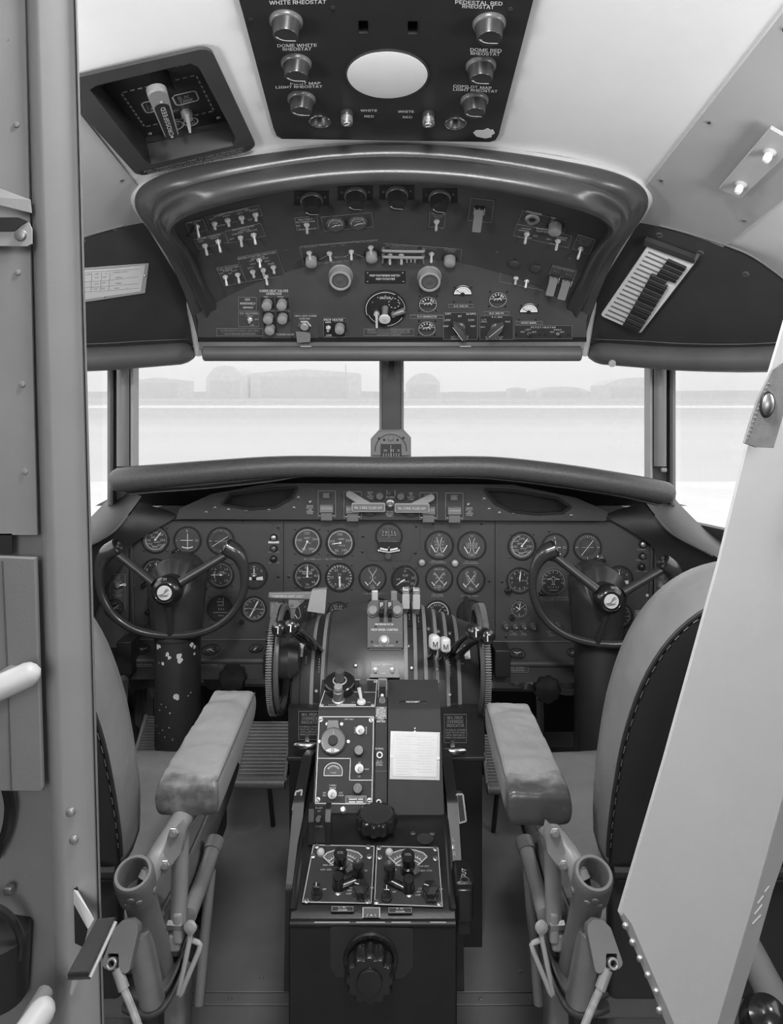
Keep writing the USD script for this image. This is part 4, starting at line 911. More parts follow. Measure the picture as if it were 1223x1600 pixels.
def selector(label, r4, c, tip, tail, rows):
    q = thing('selector_switch', label, 'selector switch', OP.M(*c)); plate(q, OP, rect(*r4), 'radio'); letters(q, OP, rows)
    M = OP.M(*c); part(q, 'knob_skirt', lathe([(0, 0), (0.016, 0), (0.015, 0.006), (0.011, 0.009), (0, 0.009)], 26), K['knobrim'], M)
    a, b, z = OP.hit(*tip), OP.hit(*tail), OP.hit(*c)
    d = unit(a - b); n = np.array([-d[1], d[0]])
    pts = []
    for pnt, ww, h0 in ((a, 0.0022, 0.020), ((a + z) / 2, 0.0085, 0.027), (z, 0.0105, 0.029), ((b + z) / 2, 0.0095, 0.029), (b, 0.006, 0.026)):
        for s_ in (-1, 1): pts += [(*(pnt + n * ww * s_), 0.004), (*(pnt + n * ww * s_ * 0.7), h0)]
    part(q, 'pointer_knob', on(OP, hull(pts)), K['knobrim'])
    part(q, 'pointer_line', on(OP, bar2(a * 0.98 + z * 0.02 + n * 0.0042, b * 0.8 + z * 0.2 + n * 0.0062, 0.0016, 0.0292)), K['mark'], smooth=False)
selector('left pointer knob on the captain and first officer voltage selector plate', (692, 487, 746, 530.5), (718, 511), (708, 501), (726, 524), [('CAPT.', 700, 489.8, 10, 2.8, 0, True), ('1st OFFC.', 736, 490, 16, 2.8, 0, True), ('OFF', 718, 493.5, 6, 2.6, 0, True), ('115V', 698.5, 499.5, 10, 2.6, 0, True), ('115V', 736, 499.5, 10, 2.6, 0, True), ('26V', 696.5, 509, 8, 2.6, 0, True), ('26V', 738.5, 509, 8, 2.6, 0, True), ('A.C. VOLTAGE', 718, 525.3, 27, 2.3), ('SELECTOR SW.', 718, 528.6, 27, 2.3)])
selector('right pointer knob on the generator and bus voltage selector plate', (748.5, 492.5, 802.5, 530.5), (774, 512), (785, 502), (762, 522), [('R. H. GEN.', 776.5, 495, 17, 2.4), ('L. H.', 756, 498.5, 7, 2.2), ('GEN.', 756, 502, 9, 2.2), ('BUS', 793, 502, 7, 2.4), ('OFF', 754, 510.5, 7, 2.2), ('D.C. VOLTAGE', 772, 526, 27, 2.2), ('SELECTOR SW.', 772, 529, 26, 2.2)])
q = group_of('pitot heater placard with two short black switches', 848, 518)
plate(q, OP, rect(803, 507.5, 894, 529.5), 'radio')
letters(q, OP, [('PITOT HEATER', 848.5, 511, 39, 2.9), ('LEFT', 825, 514.5, 9, 2.4), ('RIGHT', 871, 514.7, 12, 2.4), ('ON', 816, 518, 6, 2.4), ('OFF', 834, 518.4, 7, 2.4), ('ON', 862, 518.2, 6, 2.4), ('OFF', 878, 518.4, 7, 2.4)])
for px in (826, 871): toggle(q, OP, px, 521.5, (px + 5, 525.5), 0.016, nut='steel', lev='bezel', s=0.8)
for px in (806.5, 843, 852, 888): screw(q, OP, px, 522.3, 0.004, 'bezel', 0.001)
# --- right bank
q = group_of('stewardess call placard with a chrome ringed push button and a grey lamp', 848, 347)
plate(q, OP, [(816, 327.5), (887, 344), (882, 364), (807, 350)])
letters(q, OP, [('STEWARDESS', 834, 331.8, 25, 2.8, -12, True), ('CALL', 866, 340, 10, 2.6, -12, True), ('PUSH', 828.5, 349.6, 9, 2.2, -8)])
M = OP.M(831.5, 341.5); k = part(q, 'push_ring', lathe([(0.0175, 0), (0.017, 0.003), (0.013, 0.006), (0.008, 0.0055), (0.008, 0.002), (0, 0.002)], 28), K['alu'], M); part(k, 'push_button', cyl(0.0075, 0.004, 0, 16, b=0.001), K['bezel'], M)
lamp_cap(q, OP, 867.6, 351, 0.0155, 0.026, sq=False)
q = group_of('inverter control placard with two switches under the stewardess call button', 848, 370)
plate(q, OP, [(807, 348), (894, 367.5), (888, 387), (801.5, 368)])
letters(q, OP, [('CAPTAIN', 822, 356.5, 15, 2.3, -6), ('NORMAL', 819, 359.6, 17, 2.3, -6), ('INVERTER', 847.5, 357, 20, 2.6, -7, True), ('CONTROL', 848, 361, 20, 2.6, -7, True), ('ALL ON COMM', 820, 370, 22, 2.1, -6), ('OFF', 836.5, 368, 7, 2.3, -6), ('OFF', 857, 373, 7, 2.3, -6), ('1st OFFICER', 878, 370.3, 17, 2.1, -8), ('NORMAL', 878, 373.4, 14, 2.1, -8), ('SPARE', 865, 380.4, 14, 2, -8)])
toggle(q, OP, 823, 364.5, (819.5, 381.5), 0.027); toggle(q, OP, 871.5, 375.5, (868, 391.7), 0.026)
q = group_of('emergency inverter switch at the right end under the hood', 908, 385)
plate(q, OP, [(903.5, 364.5), (931.5, 374.5), (921, 398), (893, 388)]); letters(q, OP, [('EMERGENCY', 916, 370, 27, 2.4, -17), ('INVERTER', 914.5, 374, 20, 2.2, -17), ('FLIGHT INST.', 912, 377.5, 23, 2.1, -17), ('POWER', 911, 381, 14, 2, -17)], 'markd'); toggle(q, OP, 907.8, 387.5, (902, 405.5), 0.028)
q = group_of('oil cooler placard with two short switches on the right of the overhead panel', 815, 440)
plate(q, OP, [(782, 417.5), (852.5, 432.5), (848, 454), (779, 440)], 'over'); letters(q, OP, [('OIL VALVES', 820, 428.6, 21, 2.1, -10), ('LEFT', 809, 428.3, 8, 2, -10), ('RIGHT', 826, 432, 9, 2, -10), ('SHUT OFF', 838, 431, 14, 2, -10)], 'markd')
toggle(q, OP, 806, 433.6, (804.6, 445), 0.020); toggle(q, OP, 822.7, 438, (820.5, 450.5), 0.020)
q = group_of('flare release placard with two grey flip guards', 880, 432)
plate(q, OP, [(863, 413.5), (901.5, 423), (896, 437), (857, 428)]); letters(q, OP, [('FLARE RELEASE', 880.5, 420.3, 33, 2.3, -13), ('NO. 1', 869, 423, 9, 2, -13), ('NO. 2', 888, 428, 9, 2, -13)], 'markd')
guard_tab(q, OP, (866, 434), (858, 461.5), 13.5); guard_tab(q, OP, (885.5, 439), (876.5, 467.5), 13.5)
t = OCT
for px, py in ((887, 404), (331, 398.5), (447, 391), (776, 394), (862, 430), (690, 357)): setop(px, py); screw(t, OP, px, py, 0.0065 if px in (887, 331) else 0.0035, 'steel')
for px, py in ((803, 413), (836.7, 420)):
    setop(px, py)
    part(t, 'blank_plug', lathe([(0.014, 0), (0.013, 0.003), (0.008, 0.0045), (0, 0.005)], 24), K['over'], OP.M(px, py)); screw(t, OP, px + 2.5, py - 8.5, 0.0045, 'over')
setop(611, 520)
# --- roll below the panel
t = thing('header_roll', 'long grey rounded header bar under the overhead switch panel', 'trim bar', W(611, 553, 2.0))
a, b = W(318, 552.5, 2.0), W(907, 552.5, 2.0)
part(t, 'bar', tube([a, a + (0.003, 0, 0), b - (0.003, 0, 0), b], [0.018, 0.0205, 0.0205, 0.018], 20), K['roll'])
part(t, 'bar_web', bx(1.05, 0.02, 0.03, (0, 2.02, 1.485)), K['bezel'])
for px in (478, 727): part(t, 'bar_clip', rbox(0.03, 0.006, 0.004, 0.001, tuple(W(px, 541.5, 1.982))), K['frame'])
struct('header_closure', bx(1.9, 0.02, 0.42, (0, 2.30, 1.72)), K['dark'], 'dark bulkhead behind the overhead switch panel', 'bulkhead')

# ================================================================== side panels beyond the hood
for sg, nm in ((-1, 'left'), (1, 'right')):
    P = [W(1030, 352, 1.63), W(1150, 390, 1.575), W(938, 522, 2.05)]
    n0 = np.cross(P[1] - P[2], P[0] - P[2])
    if n0[1] > 0: n0 = -n0
    E = Plane(P[2], np.cross((0, 0, 1.0), n0), np.cross(n0, np.cross((0, 0, 1.0), n0)))
    if sg < 0: E = Plane(E.o * [-1, 1, 1], E.u * [1, -1, -1], E.v * [-1, 1, 1])
    mx = (lambda p: p) if sg > 0 else (lambda p: (1223 - p[0], p[1]))
    t = thing('eyebrow_lining', f'dark flat panel above the {nm} side window with a padded lower edge', 'side panel', E.M(*mx((1080, 450))))
    opx = [(1000, 344), (1030, 352), (1082, 366), (1140, 385), (1178, 402), (1223, 434), (1290, 490), (1310, 560), (1060, 561), (925, 550), (905, 500)]
    poly = E.poly([mx(p) for p in opx])
    part(t, 'panel_sheet', on(E, ext(poly, 0.004, -0.004)), K['side'], smooth=False)
    up = [E.at(*mx(p), 0.002) for p in opx[1:7]]
    part(t, 'edge_bead', tube(spline(up, 40), 0.0025, 8), K['framed'])
    ed = spline([E.at(*mx(p)) for p in ((926, 545), (1000, 550), (1070, 554), (1150, 555), (1223, 553), (1310, 549))], 40) + E.n * 0.014
    part(t, 'padded_edge', tube(ed, np.r_[0.020, 0.030, np.full(37, 0.034), 0.034], 16, flat=0.95, up=(0, 0, 1)), K['roll'], smooth=60)
    part(t, 'pad_seam', tube(spline([E.at(*mx(p), 0.0015) for p in ((930, 530), (1000, 533), (1070, 537), (1150, 538), (1223, 535), (1300, 531))], 30), 0.0016, 6), K['roll'])
    for p in ((1030, 367), (1094, 395), (1165, 428)) if sg > 0 else ((1042, 356), (1095, 377)):
        screw(t, E, *mx(p), 0.008, 'steel', name='round_head_screw')
    if sg > 0:
        ER = E
        part(t, 'window_catch', lathe([(0, 0), (0.010, 0), (0.010, 0.004), (0, 0.004)], 18), K['frame'], frame(W(956, 568, 2.03), (0, -1, 0)))
        part(t, 'drain_pin', rod(W(1092, 574, 1.95), W(1092, 580, 1.95), 0.003), K['framed'])
    else: EL = E
# mechanical check list on the right panel
E = Plane(ER.o + ER.n * 0.004, ER.u, ER.v)
t = thing('checklist_board', 'white slotted checklist board with a row of dark sliders on the right panel', 'checklist', E.M(1010, 450))
cor = [(1018, 374), (1089, 405), (1002, 518), (939, 490)]
part(t, 'board', on(E, slab(E.poly(cor).buffer(-0.008).buffer(0.008, quad_segs=3), 0.008, 0.0015)), K['white'])
part(t, 'top_clip', on(E, ext(E.poly([(1010, 369), (1090, 399), (1087, 406), (1008, 377)]), 0.013, 0.0)), K['side'], smooth=False)
part(t, 'clip_spring', rod(E.at(1090, 398, 0.012), E.at(1086, 405, 0.014), 0.004), K['steel'])
cn = [np.array(c, float) for c in cor]
def cell(u, v): return cn[0] * (1 - u) * (1 - v) + cn[1] * u * (1 - v) + cn[2] * u * v + cn[3] * (1 - u) * v
for i in range(16):
    v = 0.115 + i * 0.0562
    vv = lambda a: v + a
    far_ = i < 4
    s0 = 0.50 if far_ else (0.40 if i < 5 else 0.42 + 0.012 * (i - 5))
    s1 = 0.91 if far_ else (0.76 if i < 5 else 0.84 + 0.010 * (i - 5))
    q = [E.hit(*cell(a, vv(b))) for a, b in ((0.08, -0.010), (s0, -0.010), (s0, 0.008), (0.08, 0.008))]
    k = part(t, 'slot', on(E, ext(Polygon(q), 0.001, 0.0078)), K['slidel'], smooth=False)
    q = [E.hit(*cell(a, vv(b))) for a, b in ((s0, -0.024), (s1, -0.024), (s1, 0.021), (s0, 0.021))]
    part(t, 'slider', on(E, slab(Polygon(q).buffer(0), 0.006, 0.0015, 0.008)), K['slide'] if i % 3 else K['bezel'])
    part(t, 'slider_end', on(E, slab(Polygon([E.hit(*cell(a, vv(b))) for a, b in ((s1, -0.018), (s1 + 0.02, -0.018), (s1 + 0.02, 0.016), (s1, 0.016))]), 0.007, 0.001, 0.008)), K['alu'])
# card holder on the left panel
E = Plane(EL.o + EL.n * 0.002, EL.u, EL.v)
t = thing('data_card', 'white printed table card in a clear holder on the left panel', 'card', E.M(180, 440))
part(t, 'holder', on(E, ext(E.poly([(60, 424), (232, 411), (226, 457), (60, 482)]), 0.002, 0)), K['celluloid'], smooth=False)
part(t, 'card', on(E, ext(E.poly([(60, 426), (180, 419), (226, 413.5), (219, 454), (150, 464), (60, 476)]), 0.001, 0.002)), K['paper'], smooth=False)
ln = []
for y0, y1 in ((424, 419), (439, 431), (448, 441.5), (455, 448.5)): ln.append(line2([E.hit(100, y0 + 1.5), E.hit(165, y0 - 2), E.hit(216, y1)], 0.0007, 0.0034))
for x in (129, 143, 158, 171): ln.append(line2([E.hit(x, 424.5), E.hit(x - 2, 455 - (x - 129) * 0.06)], 0.0007, 0.0034))
part(t, 'table_lines', on(E, cat(*ln)), K['ink'], smooth=False)
letters(t, E, [('FLAPS', 137, 427, 9, 2, 3), ('MPH', 150.5, 426.5, 5, 2, 3), ('G', 165, 425.5, 3, 2, 3), ('NORMAL LIMITS', 188, 423.5, 24, 1.8, 4), ('10', 150, 432, 6, 2, 5), ('20', 150, 442, 6, 2, 5), ('30', 148, 450, 6, 2, 5), ('160', 162, 431, 6, 2, 5), ('150', 161, 440, 6, 2, 5), ('140', 160, 449, 6, 2, 5), ('APPROACH', 185, 432, 10, 2, 5), ('LANDING', 184, 441, 9, 2, 5), ('MAX.', 182, 448.5, 8, 2, 5)], 'ink', 0.0036)
for p in ((226, 430), (163, 462.5)): part(t, 'holder_rivet', lathe([(0, 0), (0.003, 0), (0.002, 0.0015), (0, 0.002)], 10), K['chrome'], E.M(*p) @ T(0, 0, 0.002))

# dome lamps on the right roof strip
n_ = unit((-0.78 * 0.6, -0.156, -1))
c_ = ceil_hit(1182, 238, 0.008)
S = Plane(c_, np.array([1.0, 0, -0.468]), np.cross(n_, unit((1.0, 0, -0.468))))
t = thing('lamp_bracket', 'grey bracket plate with two small bulbs on the right roof strip', 'lamp bracket', S.M(1182, 238))
part(t, 'back_plate', on(S, slab(S.poly([(1112, 275), (1196, 182), (1240, 190), (1240, 215), (1160, 294)]), 0.003, 0.0008, -0.012)), K['postd'])
part(t, 'front_plate', on(S, slab(S.poly([(1126, 287), (1207, 191), (1250, 215), (1160, 302)]), 0.006, 0.001, 0.006)), K['strip'])
for (px, py, qx, qy) in ((1198, 226, 1209, 233), (1153, 277, 1163, 283)):
    M = S.M(px + 8, py + 2)
    k = part(t, 'bulb_collar', lathe([(0.010, 0.004), (0.011, 0.013), (0.007, 0.017), (0, 0.017)], 16), K['strip'], M)
    part(k, 'bulb', lathe([(0.0065, 0.016), (0.0075, 0.024), (0.0055, 0.031), (0, 0.034)], 14), K['ivory'], M)
PLM = 'plate'
# ================================================================== glareshield
ctl = [(184, 750, 1.98), (196, 749, 1.965), (250, 744, 1.945), (330, 737, 1.93), (420, 730, 1.92), (490, 728.5, 1.92), (611.5, 730, 1.92), (735, 729, 1.92), (800, 732.5, 1.92), (893, 744, 1.93), (973, 757, 1.945), (1030, 768, 1.97), (1041, 770, 1.985)]
cp = np.array([W(*p) for p in spline(ctl, 90)])
rr = np.interp(np.linspace(0, 1, 90), [0, 0.02, 0.1, 0.35, 0.5, 0.65, 0.9, 0.98, 1], [0.018, 0.031, 0.034, 0.028, 0.0275, 0.028, 0.031, 0.029, 0.018])
t = thing('glareshield', 'long padded black leather glareshield roll above the instrument panel', 'glareshield', (0, 1.92, 1.15))
part(t, 'padded_roll', tube(cp, rr, 20, up=(0, 0, 1)), K['glare'], smooth=70)
lo = np.array([W(*p) for p in spline([(203, 772, 1.97), (250, 768, 1.955), (330, 762, 1.94), (420, 752, 1.935), (490, 743, 1.93), (611.5, 745, 1.93), (735, 746, 1.93), (800, 751, 1.935), (893, 763, 1.94), (973, 776, 1.955), (1028, 789, 1.97)], 90)])
part(t, 'skirt', loft([cp + [0, -0.002, -0.024], cp * 0.4 + lo * 0.6 + [0, -0.016, -0.006], lo + [0, 0.0, 0.0], lo + [0, 0.03, 0.004]]), K['glare'], smooth=70)
part(t, 'skirt_welt', tube(lo + [0, -0.001, 0], 0.0032, 6), K['hood'])
part(t, 'end_stitching', tube(np.array([cp[3] + [0.0, -0.033 * math.cos(a), 0.033 * math.sin(a)] for a in np.linspace(-1, 1.4, 14)]), 0.0012, 5), K['roll'])
part(t, 'end_stitching', tube(np.array([cp[-4] + [0.0, -0.030 * math.cos(a), 0.030 * math.sin(a)] for a in np.linspace(-1, 1.4, 14)]), 0.0012, 5), K['roll'])
struct('coaming_deck', loft([cp + [0, 0.0, 0.0], cp + [0, 0.12, -0.03], np.array([[x, 2.36, 0.99] for x in np.linspace(-0.95, 0.95, 90)])]), K['side'], 'dark deck between the glareshield and the windshield', 'deck')

# ================================================================== main instrument panel
IP = Plane((0, 2.1, EYE), (1, 0, 0), (0, 0, 1))
t = thing('instrument_fascia', 'wide dark grey main instrument panel of three screwed sheets', 'instrument panel', IP.M(611, 900))
def sheet(name, pts, h=0.0): return part(t, name, on(IP, ext(IP.poly(pts), 0.004, -0.004 + h)), K['panel'], smooth=False)
sheet('panel_sheet', [(203, 845), (240, 810), (442.4, 811), (442.4, 1001), (203, 1001)])
sheet('panel_sheet', [(443.4, 811), (772.6, 813), (772.6, 1005), (443.4, 1005)])
sheet('panel_sheet', [(773.6, 813), (985, 817), (1019, 852), (1019, 1004), (773.6, 1003)])
part(t, 'upper_rail', on(IP, bx(0, 0, 0)) if 0 else rbox(1.36, 0.012, 0.005, 0.002, tuple(IP.at(612, 811.5, 0.004))), K['bezel'])
def hair(pts): part(t, 'sheet_seam', on(IP, line2([IP.hit(*p) for p in pts], 0.0007, 0.0006)), K['bezel'], smooth=False)
hair([(408, 812), (425, 818), (436, 828), (441, 840)]); hair([(808, 817), (790, 822), (779, 832), (775, 846)])
hair([(558, 814), (558, 855), (572, 857), (574, 872), (578, 876), (640, 877), (644, 864), (656, 857), (657, 815)])
for px, py in ((380, 812.5), (435, 901), (451, 901), (418, 987), (435, 824), (566, 862), (649, 864), (764, 908), (784, 909), (314, 987), (228, 978), (757, 903), (790, 995), (858, 830), (600, 818), (677, 818), (752, 818), (985, 1000), (567, 838), (650, 822), (1008, 830)):
    screw(t, IP, px, py, 0.0042, 'bezel', 0.0)
letters(t, IP, [('NO. 1 ENG. L.H.  *  NO. 2 ENG. R.H.', 505, 873.5, 60, 2.6), ('FUEL PRESS', 683, 876, 18, 2.2), ('LOW WARNING', 684, 878.8, 25, 2.2), ('OIL PRESS', 735, 876.6, 16, 2.2), ('LOW WARNING', 735, 879.8, 24, 2.2), ('* OIL QUANTITY *', 583, 927.6, 34, 2.3), ('FUEL QUAN', 683, 928.8, 17, 2.2), ('TOTALIZER', 683, 931.6, 19, 2.2), ('* ENG OIL TEMP *', 733.5, 931.3, 31, 2.3),
    ('ERECT A.H. DO NOT ALTER COURSE', 865, 933.5, 43, 1.9), ('TO S.H. COMP. DO IN CRUISE', 867, 937.2, 45, 1.9), ('SPEC. HDG. TURN OVER', 811, 986, 29, 2.0), ('PILOT', 803, 989, 7, 2), ('PILOT', 818, 989, 7, 2), ('IN COMM', 802, 991.5, 11, 1.9), ('COMM', 818, 991.5, 9, 1.9), ('CHK.', 857, 987, 8, 2), ('FUEL', 859, 990, 6, 1.9), ('LIGHTS', 861, 993, 10, 1.9),
    ('DANGER', 428, 862.5, 18, 2), ('SMOKE', 428, 879, 17, 2), ('NORMAL', 1002, 858.5, 14, 2), ('SMOKE', 1001, 875, 16, 2), ('NORMAL', 1002, 892, 17, 2)], 'markd', 0.0012)
for px, py, w in ((427.5, 847.3, 17), (1001.5, 858.3, 0)):
    if w: part(t, 'label_strip', on(IP, ext(IP.poly(rect(px - w / 2, py - 1.7, px + w / 2, py + 1.7)), 0.001, 0.0)), K['mark'], smooth=False)
for r4, nm in (((421.5, 940.5, 434.5, 963.5), 'left'), ((991, 953, 1004, 976), 'right')):
    q = thing('placard', f'small upright grey correction card on the {nm} side of the instrument panel', 'card', IP.M((r4[0] + r4[2]) / 2, (r4[1] + r4[3]) / 2))
    part(q, 'card_frame', on(IP, slab(IP.poly(rect(*r4)), 0.004, 0.0015)), K['postd']); cxx, cyy = (r4[0] + r4[2]) / 2, (r4[1] + r4[3]) / 2
    part(q, 'lettering', cat(ptext(IP, 'CORRECTION', cxx - 2, cyy, 18, 2.4, 90, z=0.0045), ptext(IP, '030 060 090', cxx + 3, cyy, 17, 2, 90, z=0.0045)), K['mark'], smooth=False)

def needles2(*ls): return [(0.035, *l) for l in ls]
def twin(t, M, r, z):
    """twin indicator: two white side pointers and two curved scales between darker side plates"""
    part(t, 'side_plate', cat(*[bar2((s * r * 0.72, -r * 0.62), (s * r * 0.60, r * 0.62), r * 0.02, z) for s in (-1, 1)]), K['faced'], M, smooth=False)
def twin_dial(curve, sp, txts):
    def sc(s): return [(s * x, y) for x, y in curve]
    return dict(lines=[(0.05, *sc(-1)), (0.05, *sc(1))], hands=None, texts=txts, art=lambda t, M, r, z: (twin(t, M, r, z), [part(t, 'pointer', line2([(s * sp[0][0] * r, sp[0][1] * r), (s * sp[1][0] * r, sp[1][1] * r)], r * 0.075, z + 0.001), K['lume'], M, smooth=False) for s in (-1, 1)]))
def clock_knob(t, px, py, r=0.0085, m='bake'):
    part(t, 'set_knob', lathe([(r * 1.1, 0), (r * 1.1, 0.004), (r * 0.8, 0.006), (r * 0.9, 0.018), (r * 0.6, 0.020), (0, 0.019)], 18), K[m], IP.M(px, py))
def scr4(t, px, py, rp):
    for sx, sy in ((-1, -1), (1, -1), (-1, 1), (1, 1)): screw(t, IP, px + sx * rp * 0.82, py + sy * rp * 0.82, 0.003, 'bezel')
N10 = ['0', '1', '2', '3', '4', '5', '6', '7', '8', '9']
AIRSPEED = dict(ticks=(48, -60, 300), nums=(['100', '120', '140', '160', '200', '250', '300', '350'], -95, 235, 0.60, 0.17), arcs=[(0.80, -95, -10, 0.05), (0.80, 115, 265, 0.06), (0.56, 150, 215, 0.03)], hands=[(38, 0.85, 0.10, 0.1)], texts=[('MPH', -0.15, 0.18, 0.12, 0.4), ('AIRSPEED', 0.12, -0.2, 0.11, 0.5)])
HORIZ = dict(face='facel', majors=(4, -90, 180), ticks=(9, -40, 40), lines=[(0.03, (-0.7, 0.0), (-0.2, 0.0)), (0.03, (0.2, 0), (0.55, 0))], texts=[])
def horizon(tilt):
    def art(t, M, r, z):
        part(t, 'horizon_ball', lathe([(r * 0.68, 0), (r * 0.66, 0.0012), (r * 0.3, 0.002), (0, 0.0022)], 32), K['face'], M @ T(0, 0, z - 0.0006))
        a = math.radians(tilt); part(t, 'horizon_bar', bar2((-r * 0.82 * math.cos(a), -r * 0.82 * math.sin(a)), (r * 0.72 * math.cos(a), r * 0.72 * math.sin(a)), r * 0.035, z + 0.0022), K['lume'], M, smooth=False)
        part(t, 'aircraft_mark', cat(bar2((-r * 0.48, 0), (-r * 0.14, 0), r * 0.035, z + 0.0026), bar2((r * 0.14, 0), (r * 0.48, 0), r * 0.035, z + 0.0026), arc2(r * 0.06, 0, 360, r * 0.03, z + 0.0026, 10)), K['markd'], M, smooth=False)
    return art
def ils(t, M, r, z):
    part(t, 'window_frame', frame2([(-r * 0.5, -r * 0.5), (r * 0.5, -r * 0.5), (r * 0.5, r * 0.5), (-r * 0.5, r * 0.5)], r * 0.025, z), K['faced'], M, smooth=False)
    part(t, 'cross_pointer', cat(bar2((-r * 0.56, 0), (r * 0.45, 0), r * 0.05, z + 0.001), bar2((0.02 * r, r * 0.56), (0.02 * r, -r * 0.55), r * 0.05, z + 0.0013)), K['lume'], M, smooth=False)
    part(t, 'ball_tube', arc2(r * 1.05, 155, 205, r * 0.09, z + 0.0008, 10, (0, r * 0.43)), K['lume'], M, smooth=False)
ILS = dict(face='facel', lines=[(0.025, (0.62, 0.03), (0.9, 0.03)), (0.025, (0.62, -0.07), (0.9, -0.07)), (0.02, (-0.95, 0), (-0.8, 0)), (0.06, (-0.06, 0.86), (-0.06, 0.74), (0.03, 0.74))], texts=[('ILS', 0, -0.72, 0.10)])
def turnbank(t, M, r, z):
    part(t, 'inclinometer', ext(Polygon([(-r * 0.76, -r * 0.05), (-r * 0.2, -r * 0.16), (-r * 0.2, -r * 0.38), (-r * 0.72, -r * 0.38)]), 0.001, z), K['lume'], M, smooth=False)
    part(t, 'inclinometer', ext(Polygon([(r * 0.72, -r * 0.07), (r * 0.2, -r * 0.16), (r * 0.2, -r * 0.38), (r * 0.76, -r * 0.38)]), 0.001, z), K['lume'], M, smooth=False)
    part(t, 'ball', lathe([(r * 0.13, 0), (r * 0.09, r * 0.08), (0, r * 0.12)], 16), K['bake'], M @ T(0, -r * 0.27, z))
TURN = dict(hands=[(0, 0.72, 0.09, -0.15)], lines=[(0.05, (-0.1, 0.74), (0.1, 0.74)), (0.04, (-0.18, 0.1), (-0.1, 0.16), (0.1, 0.16), (0.18, 0.1))], texts=[('L', -0.62, 0.38, 0.17), ('R', 0.62, 0.38, 0.17), ('2 MIN', 0, 0.0, 0.10), ('^', -0.25, 0.55, 0.14), ('^', 0.25, 0.55, 0.14)], art=turnbank)
ALT = dict(face='faced', ticks=(51, 0, 360), nums=(N10, 0, 324, 0.70, 0.19), hands=[(4, 0.55, 0.13, 0.1), (8, 0.88, 0.07, 0.1)], texts=[('ALT', -0.05, 0.22, 0.12), ('29.92', 0.42, 0.0, 0.12)])
VSI = dict(face='faced', ticks=(41, -60, 240), nums=(['0', '.5', '1', '1.5', '2', '1.5', '1', '.5'], -90, 225, 0.66, 0.15), hands=[(-90, 0.9, 0.05, 0.2)], arcs=[(0.55, -120, -60, 0.06)], texts=[('CLIMB', 0.1, 0.25, 0.11, 0.4), ('1000 FT PER MIN', 0.1, 0.12, 0.08, 0.75)])
ADF = dict(face='faced', ticks=(36, 0, 350), nums=(['0', '3', '6', '9', '12', '15', '18', '21', '24', '27', '30', '33'], 0, 330, 0.72, 0.14), hands=[(28, 0.85, 0.14, 0.0), (208, 0.85, 0.12, 0.0)], lines=[(0.025, (-0.86, 0.06), (0.86, -0.07))], ring_=(0.88, 0.02), texts=[('ADF', 0, -0.12, 0.09)])
DG = dict(face='facel', ticks=(36, 0, 350), nums=(['N', '3', '6', 'E', '12', '15', 'S', '21', '24', 'W', '30', '33'], 0, 330, 0.68, 0.14))
G = 'instruments of the main panel'
q = gauge('airspeed indicator with a white pointer at top left of the left pilot panel', 243, 843, 22, IP, **AIRSPEED); scr4(q, 243, 843, 22)
q = gauge('cross pointer indicator second in the top row of the left pilot panel', 293, 844, 22, IP, art=ils, **{k: v for k, v in ILS.items()}); clock_knob(q, 275, 861)
q = gauge('gyro horizon third in the top row of the left pilot panel, white bar tilted', 345, 845, 22, IP, art=horizon(33), **HORIZ); clock_knob(q, 372, 862)
q = gauge('altimeter partly behind the left control column', 243, 894, 22, IP, **ALT); clock_knob(q, 226, 913, 0.006)
q = gauge('directional gyro mostly hidden behind the left control column', 300, 897, 23, IP, **DG); clock_knob(q, 321, 918, 0.006)
q = gauge('rate of climb dial seen through the left wheel, pointer level', 345, 898, 21.5, IP, **VSI); scr4(q, 345, 898, 21)
gauge('turn and bank indicator to the right of the left wheel rim', 397, 899, 21.5, IP, **TURN)
q = gauge('clock half hidden by the left edge of the left control column', 251, 939, 21, IP, ticks=(60, 0, 354), nums=(['12', '2', '4', '6', '8', '10'], 0, 300, 0.68, 0.2), hands=[(300, 0.6, 0.08, 0.1), (60, 0.8, 0.05, 0.1)]); clock_knob(q, 232, 955, 0.007)
q = gauge('magnetic bearing selector dial through the left wheel', 344, 950, 20.5, IP, face='faced', lines=[(0.04, (0.27, 0.9), (0.27, 0.2)), (0.05, (-0.3, 0.55), (0.3, 0.55))], texts=[('TO', -0.05, 0.78, 0.12), ('FROM', 0.0, 0.25, 0.11), ('0 5 6', 0.1, -0.08, 0.16), ('MAGNETIC BEARING', 0.05, -0.38, 0.1, 1.3), ('BENDIX', 0.1, -0.65, 0.1)]); scr4(q, 344, 950, 21)
q = gauge('radio compass dial with a long double needle right of the left wheel', 397, 951, 20.5, IP, **ADF); clock_knob(q, 378, 971, 0.006)
q = gauge('small round dial low on the left pilot panel beside the column', 240, 972, 9, IP, face='faced', nums=(['1', '2'], -60, 60, 0.5, 0.4)); 
q = gauge('torque pressure gauge at top left of the centre panel', 480, 846, 23, IP, face='facel', ticks=(50, -155, 155), arcs=[(0.91, -155, 155, 0.05)], nums=(['50', '100', '150', '200', '250'], -155, 150, 0.66, 0.17), hands=[(205, 0.86, 0.07, 0.1)], texts=[('BMEP', 0, 0.27, 0.12), ('PRESS', 0.1, -0.12, 0.09)]); scr4(q, 480, 846, 23)
q = gauge('torque pressure gauge second from the left in the top centre row', 531.5, 848, 23, IP, face='facel', ticks=(50, -160, 160), arcs=[(0.91, -160, 160, 0.05)], nums=(['50', '100', '150', '200', '250'], -155, 150, 0.66, 0.17), hands=[(262, 0.72, 0.09, 0.1)], texts=[('BMEP', 0.1, 0.3, 0.13), ('TORQUE', 0.1, -0.2, 0.1)]); scr4(q, 531.5, 848, 23)
